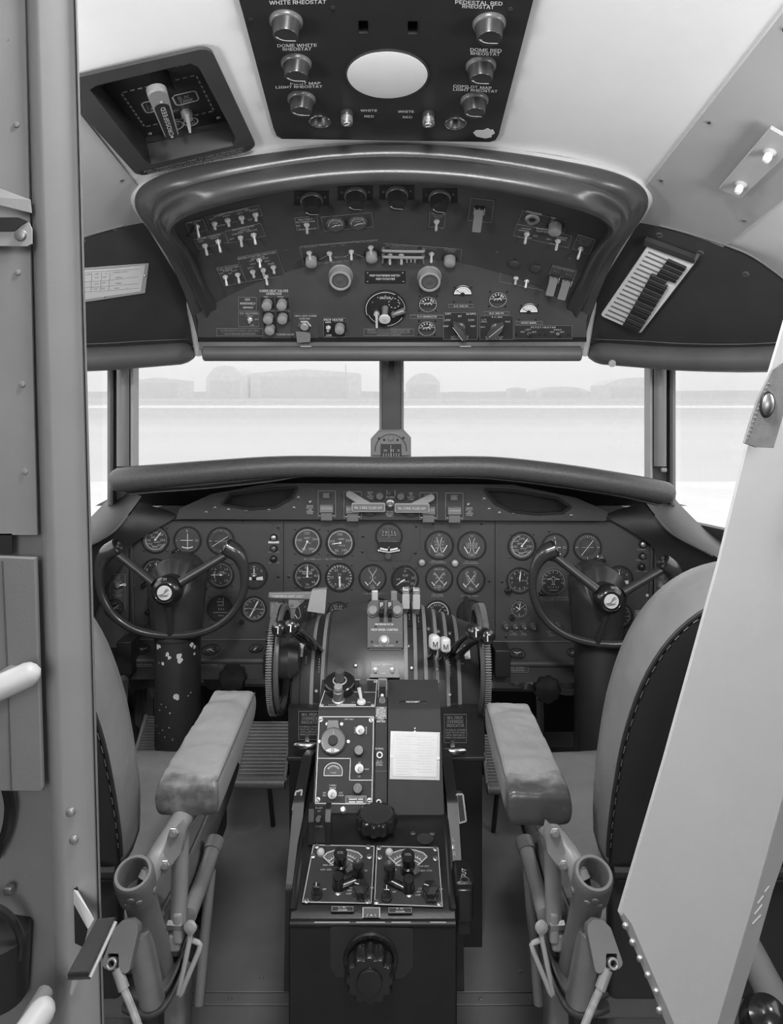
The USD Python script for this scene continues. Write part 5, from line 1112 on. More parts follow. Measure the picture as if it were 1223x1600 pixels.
q = gauge('manifold pressure gauge below the left torque gauge', 480, 900, 22.5, IP, face='faced', ticks=(60, -150, 190), nums=(['10', '20', '30', '40', '50', '60', '70'], -100, 180, 0.68, 0.17), arcs=[(0.94, 85, 140, 0.07)], hands=[(2, 0.9, 0.12, 0.1)], texts=[('MANIFOLD', 0, 0.36, 0.14, 0.8), ('PRESSURE', 0, 0.2, 0.14, 0.8), ('INCHES OF MERCURY', 0, -0.1, 0.07, 0.8)]); scr4(q, 480, 900, 22)
q = gauge('engine speed gauge with white ticks beside the manifold pressure gauge', 530.5, 902, 23, IP, ticks=(50, -160, 200), majors=(25, -160, 200), nums=(['5', '10', '15', '20', '25', '30'], -150, 160, 0.62, 0.17), hands=[(178, 0.86, 0.16, 0.05)], texts=[('R R', 0, 0.24, 0.12), ('L L', 0, 0.1, 0.1)]); scr4(q, 530.5, 902, 23)
V = [(0.30, 0.62), (0.2, 0.5), (0.04, 0.25), (0.0, 0.0), (0.08, -0.25), (0.3, -0.5)]
V2 = [(0.22, 0.62), (0.10, 0.3), (0.06, 0.0), (0.12, -0.35), (0.24, -0.55)]
def TW(curve, sp, tx): return twin_dial(curve, sp, tx)
q = gauge('twin cylinder temperature dial in the middle of the centre panel', 582, 903, 22, IP, face='facel', **TW(V, ((0.62, -0.3), (0.36, -0.6)), [('3', -0.3, 0.74, 0.14), ('3', 0.3, 0.74, 0.14), ('2', -0.2, 0.05, 0.13), ('2', 0.2, 0.05, 0.13), ('CYL', 0, -0.62, 0.12), ('TEMP', 0, -0.8, 0.12)]))
q = gauge('flap position gauge with two white needles behind the tall levers', 632.5, 905, 22, IP, face='faced', ticks=(30, 0, 200), nums=(['0', '', '10', '20', '30', ''], 0, 200, 0.68, 0.17), hands=[(236, 0.9, 0.07, 0.0), (240, 0.5, 0.14, 0.0)], texts=[('FLAP', 0.05, 0.32, 0.17, 0.42), ('100', -0.55, 0.02, 0.13), ('POSITION', 0.1, -0.18, 0.1, 0.5)]); scr4(q, 632.5, 905, 22)
q = gauge('fuel pressure twin dial at top right of the centre panel', 686, 852, 23, IP, face='facel', **TW(V2, ((0.62, 0.02), (0.30, -0.52)), [('FUEL', 0, -0.62, 0.1), ('PRESSURE', 0, -0.75, 0.1), ('100', 0, 0.82, 0.09), ('30', -0.28, 0.3, 0.13), ('30', 0.28, 0.3, 0.13), ('20', -0.26, 0.06, 0.13), ('20', 0.26, 0.06, 0.13), ('10', -0.26, -0.2, 0.13), ('10', 0.26, -0.2, 0.13)]))
q = gauge('oil pressure twin dial at the right end of the top centre row', 737, 853, 23, IP, face='facel', **TW([(0.24, 0.62), (0.12, 0.36), (0.07, 0.1), (0.1, -0.3), (0.2, -0.6)], ((0.60, -0.05), (0.28, -0.6)), [('OIL', 0, -0.62, 0.11), ('PRESS', 0, -0.74, 0.12), ('200', 0, 0.78, 0.09), ('120', -0.3, 0.2, 0.12), ('120', 0.3, 0.2, 0.12), ('100', -0.3, 0.05, 0.12), ('100', 0.3, 0.05, 0.12), ('80', -0.3, -0.12, 0.12), ('80', 0.3, -0.12, 0.12)]))
XC = [(0.42, 0.5), (0.2, 0.28), (0.04, 0.04), (0.0, 0.0), (0.1, -0.18), (0.42, -0.5)]
q = gauge('fuel quantity twin dial below the fuel pressure dial', 686, 904, 22, IP, face='facel', **TW(XC, ((0.62, -0.26), (0.36, -0.58)), [('LBS X 100', 0, 0.76, 0.13, 0.8), ('30', -0.38, 0.35, 0.14), ('30', 0.38, 0.35, 0.14), ('20', -0.2, 0.08, 0.13), ('20', 0.2, 0.08, 0.13), ('10', -0.22, -0.22, 0.13), ('10', 0.22, -0.22, 0.13), ('FUEL', 0, -0.58, 0.12), ('QUANTITY', 0, -0.72, 0.12), ('30', 0, -0.88, 0.1)]))
q = gauge('oil temperature twin dial at the right end of the second centre row', 735.5, 906, 22.5, IP, face='facel', **TW(XC, ((0.62, -0.28), (0.38, -0.6)), [('80', -0.3, 0.62, 0.13), ('80', 0.3, 0.62, 0.13), ('60', -0.26, 0.28, 0.13), ('60', 0.26, 0.28, 0.13), ('40', -0.2, 0.1, 0.13), ('40', 0.2, 0.1, 0.13), ('20', -0.2, -0.08, 0.13), ('20', 0.2, -0.08, 0.13), ('OIL', 0, -0.62, 0.12), ('TEMP', 0, -0.76, 0.12)]))
q = gauge('twin dial mostly covered by the grey gust lock block', 474, 957, 21, IP, face='faced', **TW([(0.42, 0.5), (0.3, 0.1), (0.24, -0.3), (0.5, -0.62)], ((0.75, -0.1), (0.42, -0.62)), [('80', 0.18, 0.5, 0.14), ('60', 0.2, 0.2, 0.14)]))
q = gauge('small water pressure dial just above the quadrant cover', 528, 956, 16.5, IP, face='faced', ticks=(20, -100, 100), nums=(['0', '20', '40', '60'], -70, 70, 0.66, 0.24), texts=[('WATER', 0, 0.32, 0.17)], hands=[(-120, 0.7, 0.1, 0.1)]); scr4(q, 528, 956, 17)
q = gauge('dial half hidden behind the left shoulder of the prop controls', 590, 957, 24, IP, face='faced', ticks=(24, -100, 60))
q = gauge('round numbered gauge from six to twenty two beside the right quadrant', 683, 958, 21, IP, face='faced', arcs=[(0.93, -130, 130, 0.09)], nums=(['4', '6', '8', '10', '12', '14', '16', '18', '20', '22'], -125, 125, 0.72, 0.16), hands=[(225, 0.35, 0.22, 0.05), (40, 0.55, 0.05, 0.1)], texts=[('FUEL', -0.25, 0.22, 0.1), ('FLOW', -0.2, 0.08, 0.1)])
q = gauge('twin dial low on the right of the centre panel above the right throttle knob', 735, 958, 22, IP, face='faced', **TW([(0.38, 0.45), (0.16, 0.28), (0.05, 0.05), (0.06, -0.1), (0.3, -0.45)], ((0.35, -0.1), (0.3, -0.42)), [('40', -0.42, 0.5, 0.13), ('40', 0.42, 0.5, 0.13), ('20', -0.3, 0.12, 0.13), ('20', 0.3, 0.12, 0.13), ('0', -0.3, -0.2, 0.13), ('0', 0.3, -0.2, 0.13), ('COWL', 0, -0.7, 0.12)]))
# gyro compass with its turn scale
q = gauge('drum compass in the middle of the centre panel above a curved turn scale', 607.5, 838, 21.5, IP, face='facel', art=lambda t, M, r, z: (
    part(t, 'card_window', ext(rrect(r * 1.25, r * 0.52, r * 0.1, (0, r * 0.22)), 0.0008, z), K['faced'], M, smooth=False),
    part(t, 'card_scale', cat(ticks2(0, 0, 0, 0, 2, 0.0001, z), *[bar2((x * r, r * 0.05), (x * r, r * (0.16 if i % 2 else 0.24)), r * 0.035, z + 0.001) for i, x in enumerate(np.linspace(-0.55, 0.55, 9))], bar2((0, -0.05 * r), (0, 0.5 * r), r * 0.03, z + 0.0013), *[txt(s, r * 0.2, (x * r, r * 0.36), z + 0.001) for s, x in (('9', -0.48), ('N', -0.22), ('3', 0.22), ('6', 0.48))]), K['mark'], M, smooth=False)))
M = IP.M(607.5, 854)
sc = IP.mpp(607, 850)
pts = [(-17.5, 1.5), (-14, 8), (14, 8), (17.5, 1.5), (18.5, -6), (10, -8.5), (-10, -8.5), (-18.5, -6)]
part(q, 'turn_scale_plate', slab(Polygon([(x * sc, y * sc) for x, y in pts]), 0.008, 0.001, 0.001), K['bezel'], M)
part(q, 'turn_scale', cat(arc2(40 * sc, 160, 200, 3 * sc, 0.0096, 10, (0, 36 * sc)), arc2(44 * sc, 157, 203, 1.6 * sc, 0.0096, 10, (0, 36.5 * sc))), K['lume'], M, smooth=False)
part(q, 'scale_marks', cat(*[cyl(0.8 * sc, 0.0006, 0.0094, 8) for _ in range(1)], *[X(cyl((1.2 if abs(i) == 3 else 0.7) * sc, 0.0006, 0.0094, 8), T(i * 5.2 * sc, (-7.4 + 0.22 * i * i) * sc, 0)) for i in range(-3, 4)]), K['mark'], M, smooth=False)
part(q, 'ball', lathe([(2.0 * sc, 0), (1.5 * sc, 0.002), (0, 0.003)], 12), K['bake'], M @ T(0, -4 * sc, 0.0095))
M = IP.M(606.5, 868); part(q, 'caging_knob', cat(lathe([(0.011, 0), (0.009, 0.004), (0.009, 0.013), (0.0075, 0.015), (0, 0.015)], 20), *[X(bx(0.0022, 0.003, 0.009, (0.0095, 0, 0.008)), R((0, 0, 1), a)) for a in range(0, 360, 45)]), K['knobrim'], M)
for px, py, s, m in ((659, 878.5, 'fuel pressure warning lamp, darker round lens below the fuel pressure dial', 'amber'), (710.5, 879.5, 'oil pressure warning lamp, pale round lens below the oil pressure dial', 'amberl')):
    k = thing('warning_lamp', s, 'lamp', IP.M(px, py)); part(k, 'lamp_base', ring(0.0098, 0.0115, 0.004, 0, 20), K['bezel'], IP.M(px, py))
    part(k, 'lens', lathe([(0.0105, 0.0), (0.0105, 0.006), (0.008, 0.011), (0.004, 0.013), (0, 0.0135)], 20), K[m], IP.M(px, py))
for side, ls in (('left', ((428, 839.5, 'top', 'alu'), (428, 856.5, 'middle', 'knobrim'), (427.5, 873, 'bottom', 'bezel'))), ('right', ((1003, 850, 'top', 'alu'), (1003, 868.5, 'middle', 'knobrim'), (1001.5, 885, 'bottom', 'bezel')))):
    for px, py, w, m in ls:
        M = IP.M(px, py); k = thing('press_lamp', f'{w} small round lamp of three in a column on the {side} pilot panel', 'lamp', M)
        part(k, 'lamp_collar', lathe([(0.0105, 0), (0.0105, 0.006), (0.008, 0.010), (0.0075, 0.008), (0, 0.008)], 18), K['bezel'], M)
        part(k, 'lamp_glass', lathe([(0.008, 0.007), (0.007, 0.011), (0.003, 0.013), (0, 0.013)], 16), K[m], M)
# right pilot panel
q = gauge('airspeed indicator at top left of the right pilot panel', 815, 853, 22.5, IP, **AIRSPEED); scr4(q, 815, 853, 22)
q = gauge('cross pointer indicator behind the left grip of the right wheel', 867, 855, 22, IP, art=ils, **ILS); clock_knob(q, 848, 869)
q = gauge('gyro horizon in the top row of the right pilot panel, bar steeply tilted', 917.5, 855, 22.5, IP, art=horizon(52), **HORIZ); clock_knob(q, 937, 874.5, 0.013)
q = gauge('altimeter below the right airspeed indicator', 811.5, 907, 21, IP, **ALT); clock_knob(q, 793, 922, 0.009)
def airplane(t, M, r, z):
    part(t, 'airplane_symbol', cat(line2([(-r * 0.02, r * 0.42), (-r * 0.1, r * 0.28), (-r * 0.52, r * 0.16), (-r * 0.1, r * 0.16), (-r * 0.05, -r * 0.2), (-r * 0.16, -r * 0.26), (r * 0.16, -r * 0.26), (r * 0.05, -r * 0.2), (r * 0.1, r * 0.16), (r * 0.52, r * 0.16), (r * 0.1, r * 0.28), (r * 0.02, r * 0.42)], r * 0.03, z + 0.001)), K['mark'], M, smooth=False)
q = gauge('remote compass dial with a white airplane outline inside the right wheel', 864, 908, 22, IP, face='faced', bez='knobrim', ticks=(48, -110, 110), nums=(['24', '27', '30', '33', '0', '3', '6', '9', '12'], -100, 100, 0.74, 0.13), lines=[(0.03, (-0.35, -0.72), (0.35, -0.72))], texts=[('3 1 2 1 3', 0, -0.48, 0.14, 0.9)], art=airplane); clock_knob(q, 846, 926, 0.008)
q = gauge('directional gyro mostly hidden behind the right control column', 922, 907, 24, IP, **DG)
q = gauge('turn and bank indicator right of the right control column', 967, 905, 22, IP, **TURN)
q = gauge('small eight day clock on the right pilot panel', 811, 951.5, 15.5, IP, face='faced', bez='knobrim', ticks=(12, 0, 330), nums=(['12', '3', '6', '9'], 0, 270, 0.62, 0.26), hands=[(6, 0.72, 0.1, 0.1), (305, 0.55, 0.12, 0.1), (52, 0.85, 0.03, 0.5)], ring_=(0.86, 0.025)); clock_knob(q, 799, 964, 0.007)
q = gauge('radio compass dial half hidden by the right control column', 968, 962, 20.5, IP, **ADF)
for px, py, a, s in ((789.5, 976.5, 160, 'first'), (803.5, 977, 110, 'second'), (817.5, 977.5, 125, 'third'), (832, 978, 125, 'fourth'), (870, 977.5, 100, 'fifth')):
    M = IP.M(px, py); k = thing('radio_control', f'{s} from the left of five small black knobs in the row under the clock', 'knob', M)
    part(k, 'knob_grip', lathe([(0.0105, 0), (0.0105, 0.004), (0.0085, 0.006), (0.008, 0.017), (0.006, 0.0185), (0, 0.0185)], 18), K['knobrim'], M)
    part(k, 'pointer_mark', bar2((0, 0), (0.006 * math.sin(math.radians(a)), 0.006 * math.cos(math.radians(a))), 0.0014, 0.019), K['lume'], M, smooth=False)

# ================================================================== side consoles beyond the panel
for sg, nm in ((-1, 'left'), (1, 'right')):
    mx = (lambda x, y: (x, y)) if sg > 0 else (lambda x, y: (1223 - x, y))
    S = Plane(W(*mx(1020, 900), 2.095), unit((1.0, -0.55 * sg, 0)), (0, 0, 1))
    t = thing('side_console', f'dark {nm} side console sheet with a static selector placard', 'console', S.M(*mx(1040, 930)))
    part(t, 'console_sheet', on(S, ext(S.poly([mx(*p) for p in ((1022, 850), (1060, 862), (1105, 900), (1105, 1012), (1022, 1012))]), 0.004, -0.004)), K['panel'], smooth=False)
    part(t, 'corner_post', tube([IP.at(*mx(1019, 848), 0.004), IP.at(*mx(1014, 1004), 0.004)], 0.0055, 10), K['panel'])
    c = (lambda x, y: (x, y)) if sg > 0 else (lambda x, y: (1223 - x - 2, y))
    q0 = 1034 if sg > 0 else 184
    plate(t, S, rect(q0 - 12, 897, q0 + 12, 952), 'panel', h=0.001)
    letters(t, S, [('STATIC', q0, 900.5, 9, 2), ('TUBE', q0, 903, 6, 2), ('STATIC', q0, 906.5, 9, 2), ('PRESSURE', q0, 909.3, 13, 2), ('SELECTOR', q0, 922, 14, 2), ('VALVE', q0, 925, 8, 2), ('ALTERNATE', q0, 929, 15, 2), ('SOURCE', q0, 932, 10, 2)], 'markd', 0.0012)
    M = S.M(q0 - 1, 914.5); part(t, 'selector_valve', cat(lathe([(0, 0), (0.009, 0), (0.008, 0.010), (0.004, 0.014), (0, 0.014)], 14), tube([(0, 0, 0.009), (0.013, 0.002, 0.012)], [0.004, 0.003], 8)), K['alu'], M)
    for q1 in ((1012, 930), (1024, 931)) if sg > 0 else ((193.5, 913.5), (206.5, 914)):
        P_ = S if (q1[0] > 1019 or q1[0] < 200) else IP
        part(t, 'white_patch', on(P_, ext(P_.poly(rect(q1[0] - 3.2, q1[1] - 2, q1[0] + 3.2, q1[1] + 2)), 0.001, 0.0004)), K['mark'], smooth=False)
    if sg < 0:
        gauge('small dial with white numerals low on the left side console', 178, 950, 14, S, face='faced', ticks=(24, -120, 120), texts=[('1000', 0, 0.6, 0.17), ('2000', 0.4, -0.05, 0.15), ('3000', 0, -0.6, 0.17)], hands=[(62, 0.75, 0.08, 0.0)])
    else:
        q = thing('placard', 'small placard low on the right side console', 'placard', S.M(1040, 965)); plate(q, S, rect(1029, 959, 1052, 972), 'panel'); letters(q, S, [('CABIN', 1040, 962.5, 11, 2), ('PRESSURE', 1040, 965.6, 15, 2), ('SELECT', 1040, 968.8, 12, 2)], 'markd')

# ================================================================== strip of fire and fluid controls under the glareshield
UP = Plane((0, 2.07, EYE - 0.353), (1, 0, 0), (0, -0.12, 1))
t = thing('fire_control_strip', 'narrow grey panel strip of fire controls under the glareshield', 'control strip', UP.M(611, 785))
out = UP.poly([(330, 772), (420, 755), (800, 757), (900, 778), (950, 800), (946, 814), (275, 811), (280, 795)])
bays = [UP.poly([(350, 786), (362, 774), (430, 765), (462, 763), (455, 776), (430, 790), (390, 793)]), UP.poly([(760, 766), (800, 768), (870, 780), (888, 792), (878, 799), (838, 801), (800, 797), (775, 785)])]
for b_ in bays: out = out.difference(b_.buffer(0.006))
part(t, 'strip_sheet', on(UP, ext(out, 0.004, -0.004)), K['panel'], smooth=False)
for b_ in bays:
    part(t, 'lamp_bay', on(UP, ext(b_.buffer(0.008), 0.003, -0.03)), K['dark'], smooth=False)
    part(t, 'bay_rim', on(UP, ext(b_.buffer(0.007).difference(b_), 0.008, -0.004)), K['bezel'], smooth=False)
for px, py in ((322, 801), (336, 794), (357, 797), (385, 798), (420, 797), (459, 794), (466, 778), (764, 796), (780, 802), (802, 803), (847, 804), (892, 806), (756, 780)): screw(t, UP, px, py, 0.005, 'steel')
letters(t, UP, [('SMOKE', 484, 790.5, 10, 2.1), ('DETECT', 484, 793.5, 11, 2.1), ('CBN', 484, 796.5, 6, 2.1), ('INOPER', 484, 799.3, 11, 2.1), ('ATIVE', 484, 802, 9, 2.1), ('SMOKE', 733, 793.5, 10, 2.1), ('DETECT', 733, 796.5, 11, 2.1), ('CBN', 733, 799.5, 6, 2.1), ('INOPER', 733, 802.3, 11, 2.1), ('ATIVE', 733, 805, 9, 2.1),
    ('ALCH.', 578.5, 769, 9, 2), ('OIL', 578, 772, 5, 2), ('SUPPLY', 579, 775.5, 11, 2), ('TANK', 579, 778.6, 8, 2), ('ENG', 642, 770.5, 6, 2), ('OIL', 642, 773.5, 5, 2), ('SUPPLY', 642, 776.8, 11, 2), ('TANK', 642, 780, 8, 2), ('OIL PRESS', 609.5, 776.8, 15, 2), ('DETECT', 609, 803, 11, 2.2), ('CIRC.', 609, 806, 9, 2.2), ('SMOKE', 609, 799.6, 11, 2.2)], 'mark', 0.0008)
for px, py in ((593, 774), (626, 774.5)):
    part(t, 'lamp_cap', lathe([(0.0115, 0), (0.0115, 0.010), (0.009, 0.014), (0, 0.015)], 18), K['framed'], UP.M(px, py))
part(t, 'test_switch', rod(UP.at(610, 771, 0), UP.at(609, 771, 0.015), 0.004), K['bezel'])
part(t, 'lettering', cat(ptext(UP, 'TEST', 604.5, 769.5, 8, 2, 90, z=0.0008), ptext(UP, 'RESET', 617, 769.5, 9, 2, 90, z=0.0008)), K['mark'], smooth=False)
M = UP.M(609.5, 786.5); part(t, 'fire_bell_button', lathe([(0.0125, 0), (0.012, 0.006), (0.008, 0.008), (0.007, 0.005), (0.003, 0.004), (0.0025, 0.009), (0, 0.0095)], 24), K['alu'], M)
for px, py in ((486, 783), (733, 787)): part(t, 'test_toggle', rod(UP.at(px, py, 0), UP.at(px - 2, py + 1, 0.014), 0.0028), K['nickel'])
for px, py, s, lab_ in ((510.5, 789, 'left outer flip cover on the fire control strip', 'CBN. SMOKE'), (551, 790.5, 'left inner flip cover behind the No. 1 fluid handle', 'BELL CUTOUT'), (669, 792, 'right inner flip cover behind the No. 2 fluid handle', 'HEATER'), (709.5, 792.5, 'right outer flip cover on the fire control strip', 'OUTBOARD')):
    k = thing('fire_cover', s, 'switch cover', UP.M(px, py), 'flip covers on the fire control strip')
    part(k, 'cover_frame', on(UP, frame2([UP.hit(px - 13.5, py - 22.5), UP.hit(px + 13.5, py - 22.5), UP.hit(px + 13.5, py + 19), UP.hit(px - 13.5, py + 19)], 0.0022, 0.0025)), K['postd'], smooth=False)
    part(k, 'cover_plate', on(UP, slab(UP.poly(rect(px - 10.5, py - 1, px + 10.5, py + 10)), 0.016, 0.002)), K['tag'])
    part(k, 'hinge_block', on(UP, slab(UP.poly(rect(px - 9, py + 11, px + 9, py + 23)), 0.012, 0.002)), K['framed'])
    part(k, 'hinge_pin', rod(UP.at(px - 12, py + 17, 0.005), UP.at(px + 12, py + 17, 0.005), 0.003), K['steel'])
    part(k, 'catch', on(UP, slab(UP.poly(rect(px - 6.5, py - 20, px + 5, py - 11)), 0.010, 0.003)), K['framed'])
    part(k, 'lettering', ptext(UP, lab_, px, py + 3, 17, 2.1, z=0.0164), K['mark'], smooth=False)
for (x0, x1, tip, s, sx) in ((549, 602, (542, 768), 'No. 1 ENG. FLUID OFF', -1), (616, 671, (677, 773), 'No. 2 ENG. FLUID OFF', 1)):
    k = thing('fluid_lever', f'{"left" if sx < 0 else "right"} hand grey shutoff lever with a tag lettered ENG. FLUID OFF', 'lever', UP.M((x0 + x1) / 2, 793))
    y = 792.5 if sx < 0 else 793.5
    H = Plane(UP.o + UP.n * 0.022, UP.u, UP.v); H2 = Plane(UP.o + UP.n * 0.014, UP.u, UP.v)
    a, b = H2.hit(tip[0] + 4 * -sx, tip[1] + 4), H2.hit((x0 + x1) / 2 + 4 * -sx, y)
    arm = shapely.union_all([Point(*a).buffer(0.010), Point(*b).buffer(0.011), Polygon([a + [0, .010], a - [0, .010], b - [0, .012], b + [0, .012]]).buffer(0)]).convex_hull
    part(k, 'lever_arm', on(H2, slab(arm, 0.007, 0.002)), K['lever'])
    body = shapely.union_all([H.poly(rect(x0 + 3, y - 4.5, x1 - 3, y + 4.5))]).buffer(0.005, quad_segs=6)
    part(k, 'tag_border', on(H, slab(body, 0.004, 0.001)), K['strip']); part(k, 'tag_plate', on(H, slab(body.buffer(-0.0028), 0.0048, 0.0004)), K['postd'], smooth=False)
    part(k, 'lettering', ptext(H, s, (x0 + x1) / 2, y, 43, 3.6, -1, True, z=0.0054), K['mark'], smooth=False)
    part(k, 'pivot_boss', lathe([(0.018, 0), (0.016, 0.010), (0.010, 0.014), (0, 0.014)], 22), K['panel'], UP.M((x0 + x1) / 2 - 2 * sx, y + 4))

# standby compass on the centre post
CPn = Plane((0, 2.33, EYE - 0.2), (1, 0, 0), (0, 0, 1))
t = thing('standby_compass', 'grey eight sided compass at the foot of the centre windshield post', 'compass', CPn.M(610, 700))
oct_ = CPn.poly([(579, 714), (579, 686), (592, 672), (630, 671), (642, 684), (642, 714)])
part(t, 'case', on(CPn, slab(oct_, 0.055, 0.006, -0.05)), K['postd'])
part(t, 'bezel_ring', on(CPn, cat(arc2(0.0495, -95, 95, 0.003, 0.006, 20, CPn.hit(610.5, 703)))), K['bezel'], smooth=False)
part(t, 'card_window', on(CPn, ext(CPn.poly(rect(595, 694, 626.5, 716)), 0.001, 0.0052)), K['plate'], smooth=False)
part(t, 'window_rim', on(CPn, frame2(np.array(CPn.poly(rect(595, 694, 626.5, 716)).exterior.coords)[:-1], 0.002, 0.0068)), K['bezel'], smooth=False)
letters(t, CPn, [('24', 602, 703.5, 5, 3.2), ('21', 613, 703.5, 5, 3.2), ('S', 622.5, 703.5, 3, 3)], 'mark', 0.0068)
part(t, 'card_scale', on(CPn, cat(*[bar2(CPn.hit(x, 708), CPn.hit(x, 713), 0.0012, 0.0068) for x in (599, 603, 607, 611, 615, 619, 623)], bar2(CPn.hit(610.5, 695), CPn.hit(610.5, 713), 0.001, 0.0072))), K['mark'], smooth=False)
part(t, 'light_screw', lathe([(0.009, 0), (0.008, 0.006), (0, 0.007)], 16), K['framed'], CPn.M(610.5, 685) @ T(0, 0, 0.005))
for px, py in ((592, 685), (630, 684), (600, 687), (621, 687)): screw(t, CPn, px, py, 0.004, 'bezel', 0.005)
part(t, 'bracket', bx(0.05, 0.05, 0.02, tuple(CPn.at(611, 726, -0.03))), K['bezel'])

# ================================================================== lower shelves with small dials
SH = Plane(W(611, 1001, 2.098), (1, 0, 0), (0, 0.956, 0.292))
FP = Plane(SH.at(611, 1027), (1, 0, 0), (0, -0.10, 1))
for sg, nm, x0, x1, ends, gs, labs in (
    (-1, 'left', 205, 416, ((183, 207, 990, 1052), (412, 428, 1006, 1052)), ((222, 1016, 12.5), (329, 1016, 14), (400, 1014, 11)), ((225, 1036, 'LEFT WING', 'ANTI-ICING'), (327, 1036.5, 'TAIL', 'ANTI-ICING'))),
    (1, 'right', 770, 1008, ((772, 797, 1003, 1056), (1000, 1012, 1006, 1052)), ((808, 1022, 13), (897, 1021, 12), (981, 1026, 14)), ((806, 1045, 'ANTI-ICING', 'WATER SYSTEM'), (983, 1048.5, 'COMPRESSOR', 'TEMPERATURE')))):
    dy = 0 if sg < 0 else 5
    t = thing('lower_shelf', f'{nm} sloping shelf with a rounded front rail below the instrument panel', 'shelf', SH.M((x0 + x1) / 2, 1012))
    part(t, 'shelf_sheet', on(SH, ext(SH.poly([(x0, 1000), (x1, 1000), (x1, 1029 + dy), (x0, 1029 + dy)]), 0.004, -0.004)), K['panel'], smooth=False)
    a, b = SH.at(x0, 1028 + dy), SH.at(x1, 1028 + dy)
    part(t, 'front_rail', cat(rod(a - (0, 0, 0.008), b - (0, 0, 0.008), 0.0095, 16), bx(b[0] - a[0], 0.012, 0.045, ((a[0] + b[0]) / 2, a[1] + 0.000, a[2] - 0.034))), K['panel'])
    part(t, 'panel_lip', rod(SH.at(x0, 999.5 + dy * 0.6, 0.002), SH.at(x1, 999.5 + dy * 0.6, 0.002), 0.004, 8), K['panel'])
    FR = Plane(a - (0, 0.0068, 0.03), (1, 0, 0), (0, 0, 1))
    for px, py, l1_, l2_ in labs:
        plate(t, FR, rect(px - 22 if sg > 0 else px - 21, py - 5.5, px + 20, py + 6), 'panel'); letters(t, FR, [(l1_, px, py - 2, 25, 2.4), (l2_, px, py + 2, 25, 2.4)], 'markd')
    for (ex0, ex1, ey0, ey1) in ends:
        c = W((ex0 + ex1) / 2, (ey0 + ey1) / 2 + 6, 1.985)
        part(t, 'end_bracket', rbox((ex1 - ex0) / F_PX * 1.98, 0.07, (ey1 - ey0 - 10) / F_PX * 1.98, 0.004, (c[0], 2.01, c[2])), K['bezel'])
    for i, (px, py, rp) in enumerate(gs):
        gauge(f'flat lying small dial number {("one", "two", "three")[i]} from the left on the {nm} lower shelf', px, py, rp, SH, face='faced', ticks=(20, -130, 130), hands=[(60 + 70 * i, 0.7, 0.1, 0.1), (300 - 40 * i, 0.6, 0.1, 0.1)], texts=[('PRESS', 0, 0.3, 0.16), ('AIR', -0.2, -0.3, 0.16)], name='gauge')
# ================================================================== throttle quadrant drum
QD, QZ = 1.78, EYE - 0.708
def QR(x): return float(np.interp(abs(x + 0.012), [0, 0.055, 0.21], [0.200, 0.198, 0.146]))
def qhit(px, py, h=0.0):
    """point of the quadrant drum (grown by h) that the pixel shows"""
    a, b = (px - CX) / F_PX, -(py - CY) / F_PX; d = 1.6
    for _ in range(12):
        r = QR(a * d) + h; A, B, C = 1 + b * b, -2 * (QD + b * (QZ - EYE)), QD ** 2 + (QZ - EYE) ** 2 - r * r
        disc = max(B * B - 4 * A * C, 0.0); d = (-B - math.sqrt(disc)) / (2 * A)
    return np.array([a * d, d, EYE + b * d])
def qpt(x, ang, h=0.0):
    """drum point at world x; angle from the top towards the pilots"""
    r = QR(x) + h; a = math.radians(ang); return np.array([x, QD - r * math.sin(a), QZ + r * math.cos(a)])
def qframe(px, py, h=0.0):
    p = qhit(px, py, h); return frame(p, (0.0, p[1] - QD, p[2] - QZ), (1, 0, 0))
t = thing('throttle_quadrant', 'barrel shaped dark metal throttle quadrant between the pilots', 'throttle quadrant', (-0.012, 1.78, 0.3))
QX = np.linspace(-0.222, 0.198, 43)
part(t, 'drum_cover', cat(loft([[qpt(x, a) for x in QX] for a in np.linspace(-70, 98, 40)]), *[tm(np.vstack([[[x, QD, QZ]], [qpt(x, a) for a in np.linspace(-70, 98, 40)]]), [(0, i, i + 1) for i in range(1, 40)]) for x in (QX[0], QX[-1])]), K['quad'], smooth=60)
def band(x0, x1, a0, a1, h=0.003, m='steel', name='guide_strip'):
    aa = np.linspace(a0, a1, 26)
    part(t, name, loft([[qpt(x0, a, -0.002) for a in aa], [qpt(x0, a, h) for a in aa], [qpt(x1, a, h) for a in aa], [qpt(x1, a, -0.002) for a in aa]]), K[m], smooth=30)
for x in (-0.181, -0.157, 0.121, 0.147): band(x, x + 0.008, -20, 82, m='tag')
for x in (0.028, 0.049, 0.072, 0.097): band(x, x + 0.008, -10, 66, m='tag')
for x in (-0.173, 0.129): band(x, x + 0.016, -20, 80, 0.0008, 'plate', 'lever_slot')
for x in (0.036, 0.057, 0.080, 0.105): band(x, x + 0.013, -10, 64, 0.0008, 'plate', 'lever_slot')
for x, s in ((-0.145, 1), (-0.205, -1)): band(x, x + 0.002, -20, 105, 0.0012, 'bezel', 'cover_seam')
def qtxt(tt, s, px, py, w, h, m='mark', rot=0.0, bold=False):
    d = qhit(px, py)[1] / F_PX
    part(tt, 'lettering', txt(s, h * d * 0.98, w=w * d, rot=rot, bold=bold), K[m], qframe(px, py, 0.0025), smooth=False)
for s, px, py, w, r_ in (('A B C D E F', 498.5, 1040, 22, 90), ('MAX', 478, 1010, 10, 90), ('NOSE UP', 478, 1031, 12, 90), ('A B C D E F', 703, 1045, 22, 90), ('START', 720, 1013, 13, 90), ('NOSE', 720, 1037, 9, 0)): qtxt(t, s, px, py, w, 2.2, 'markd', r_)
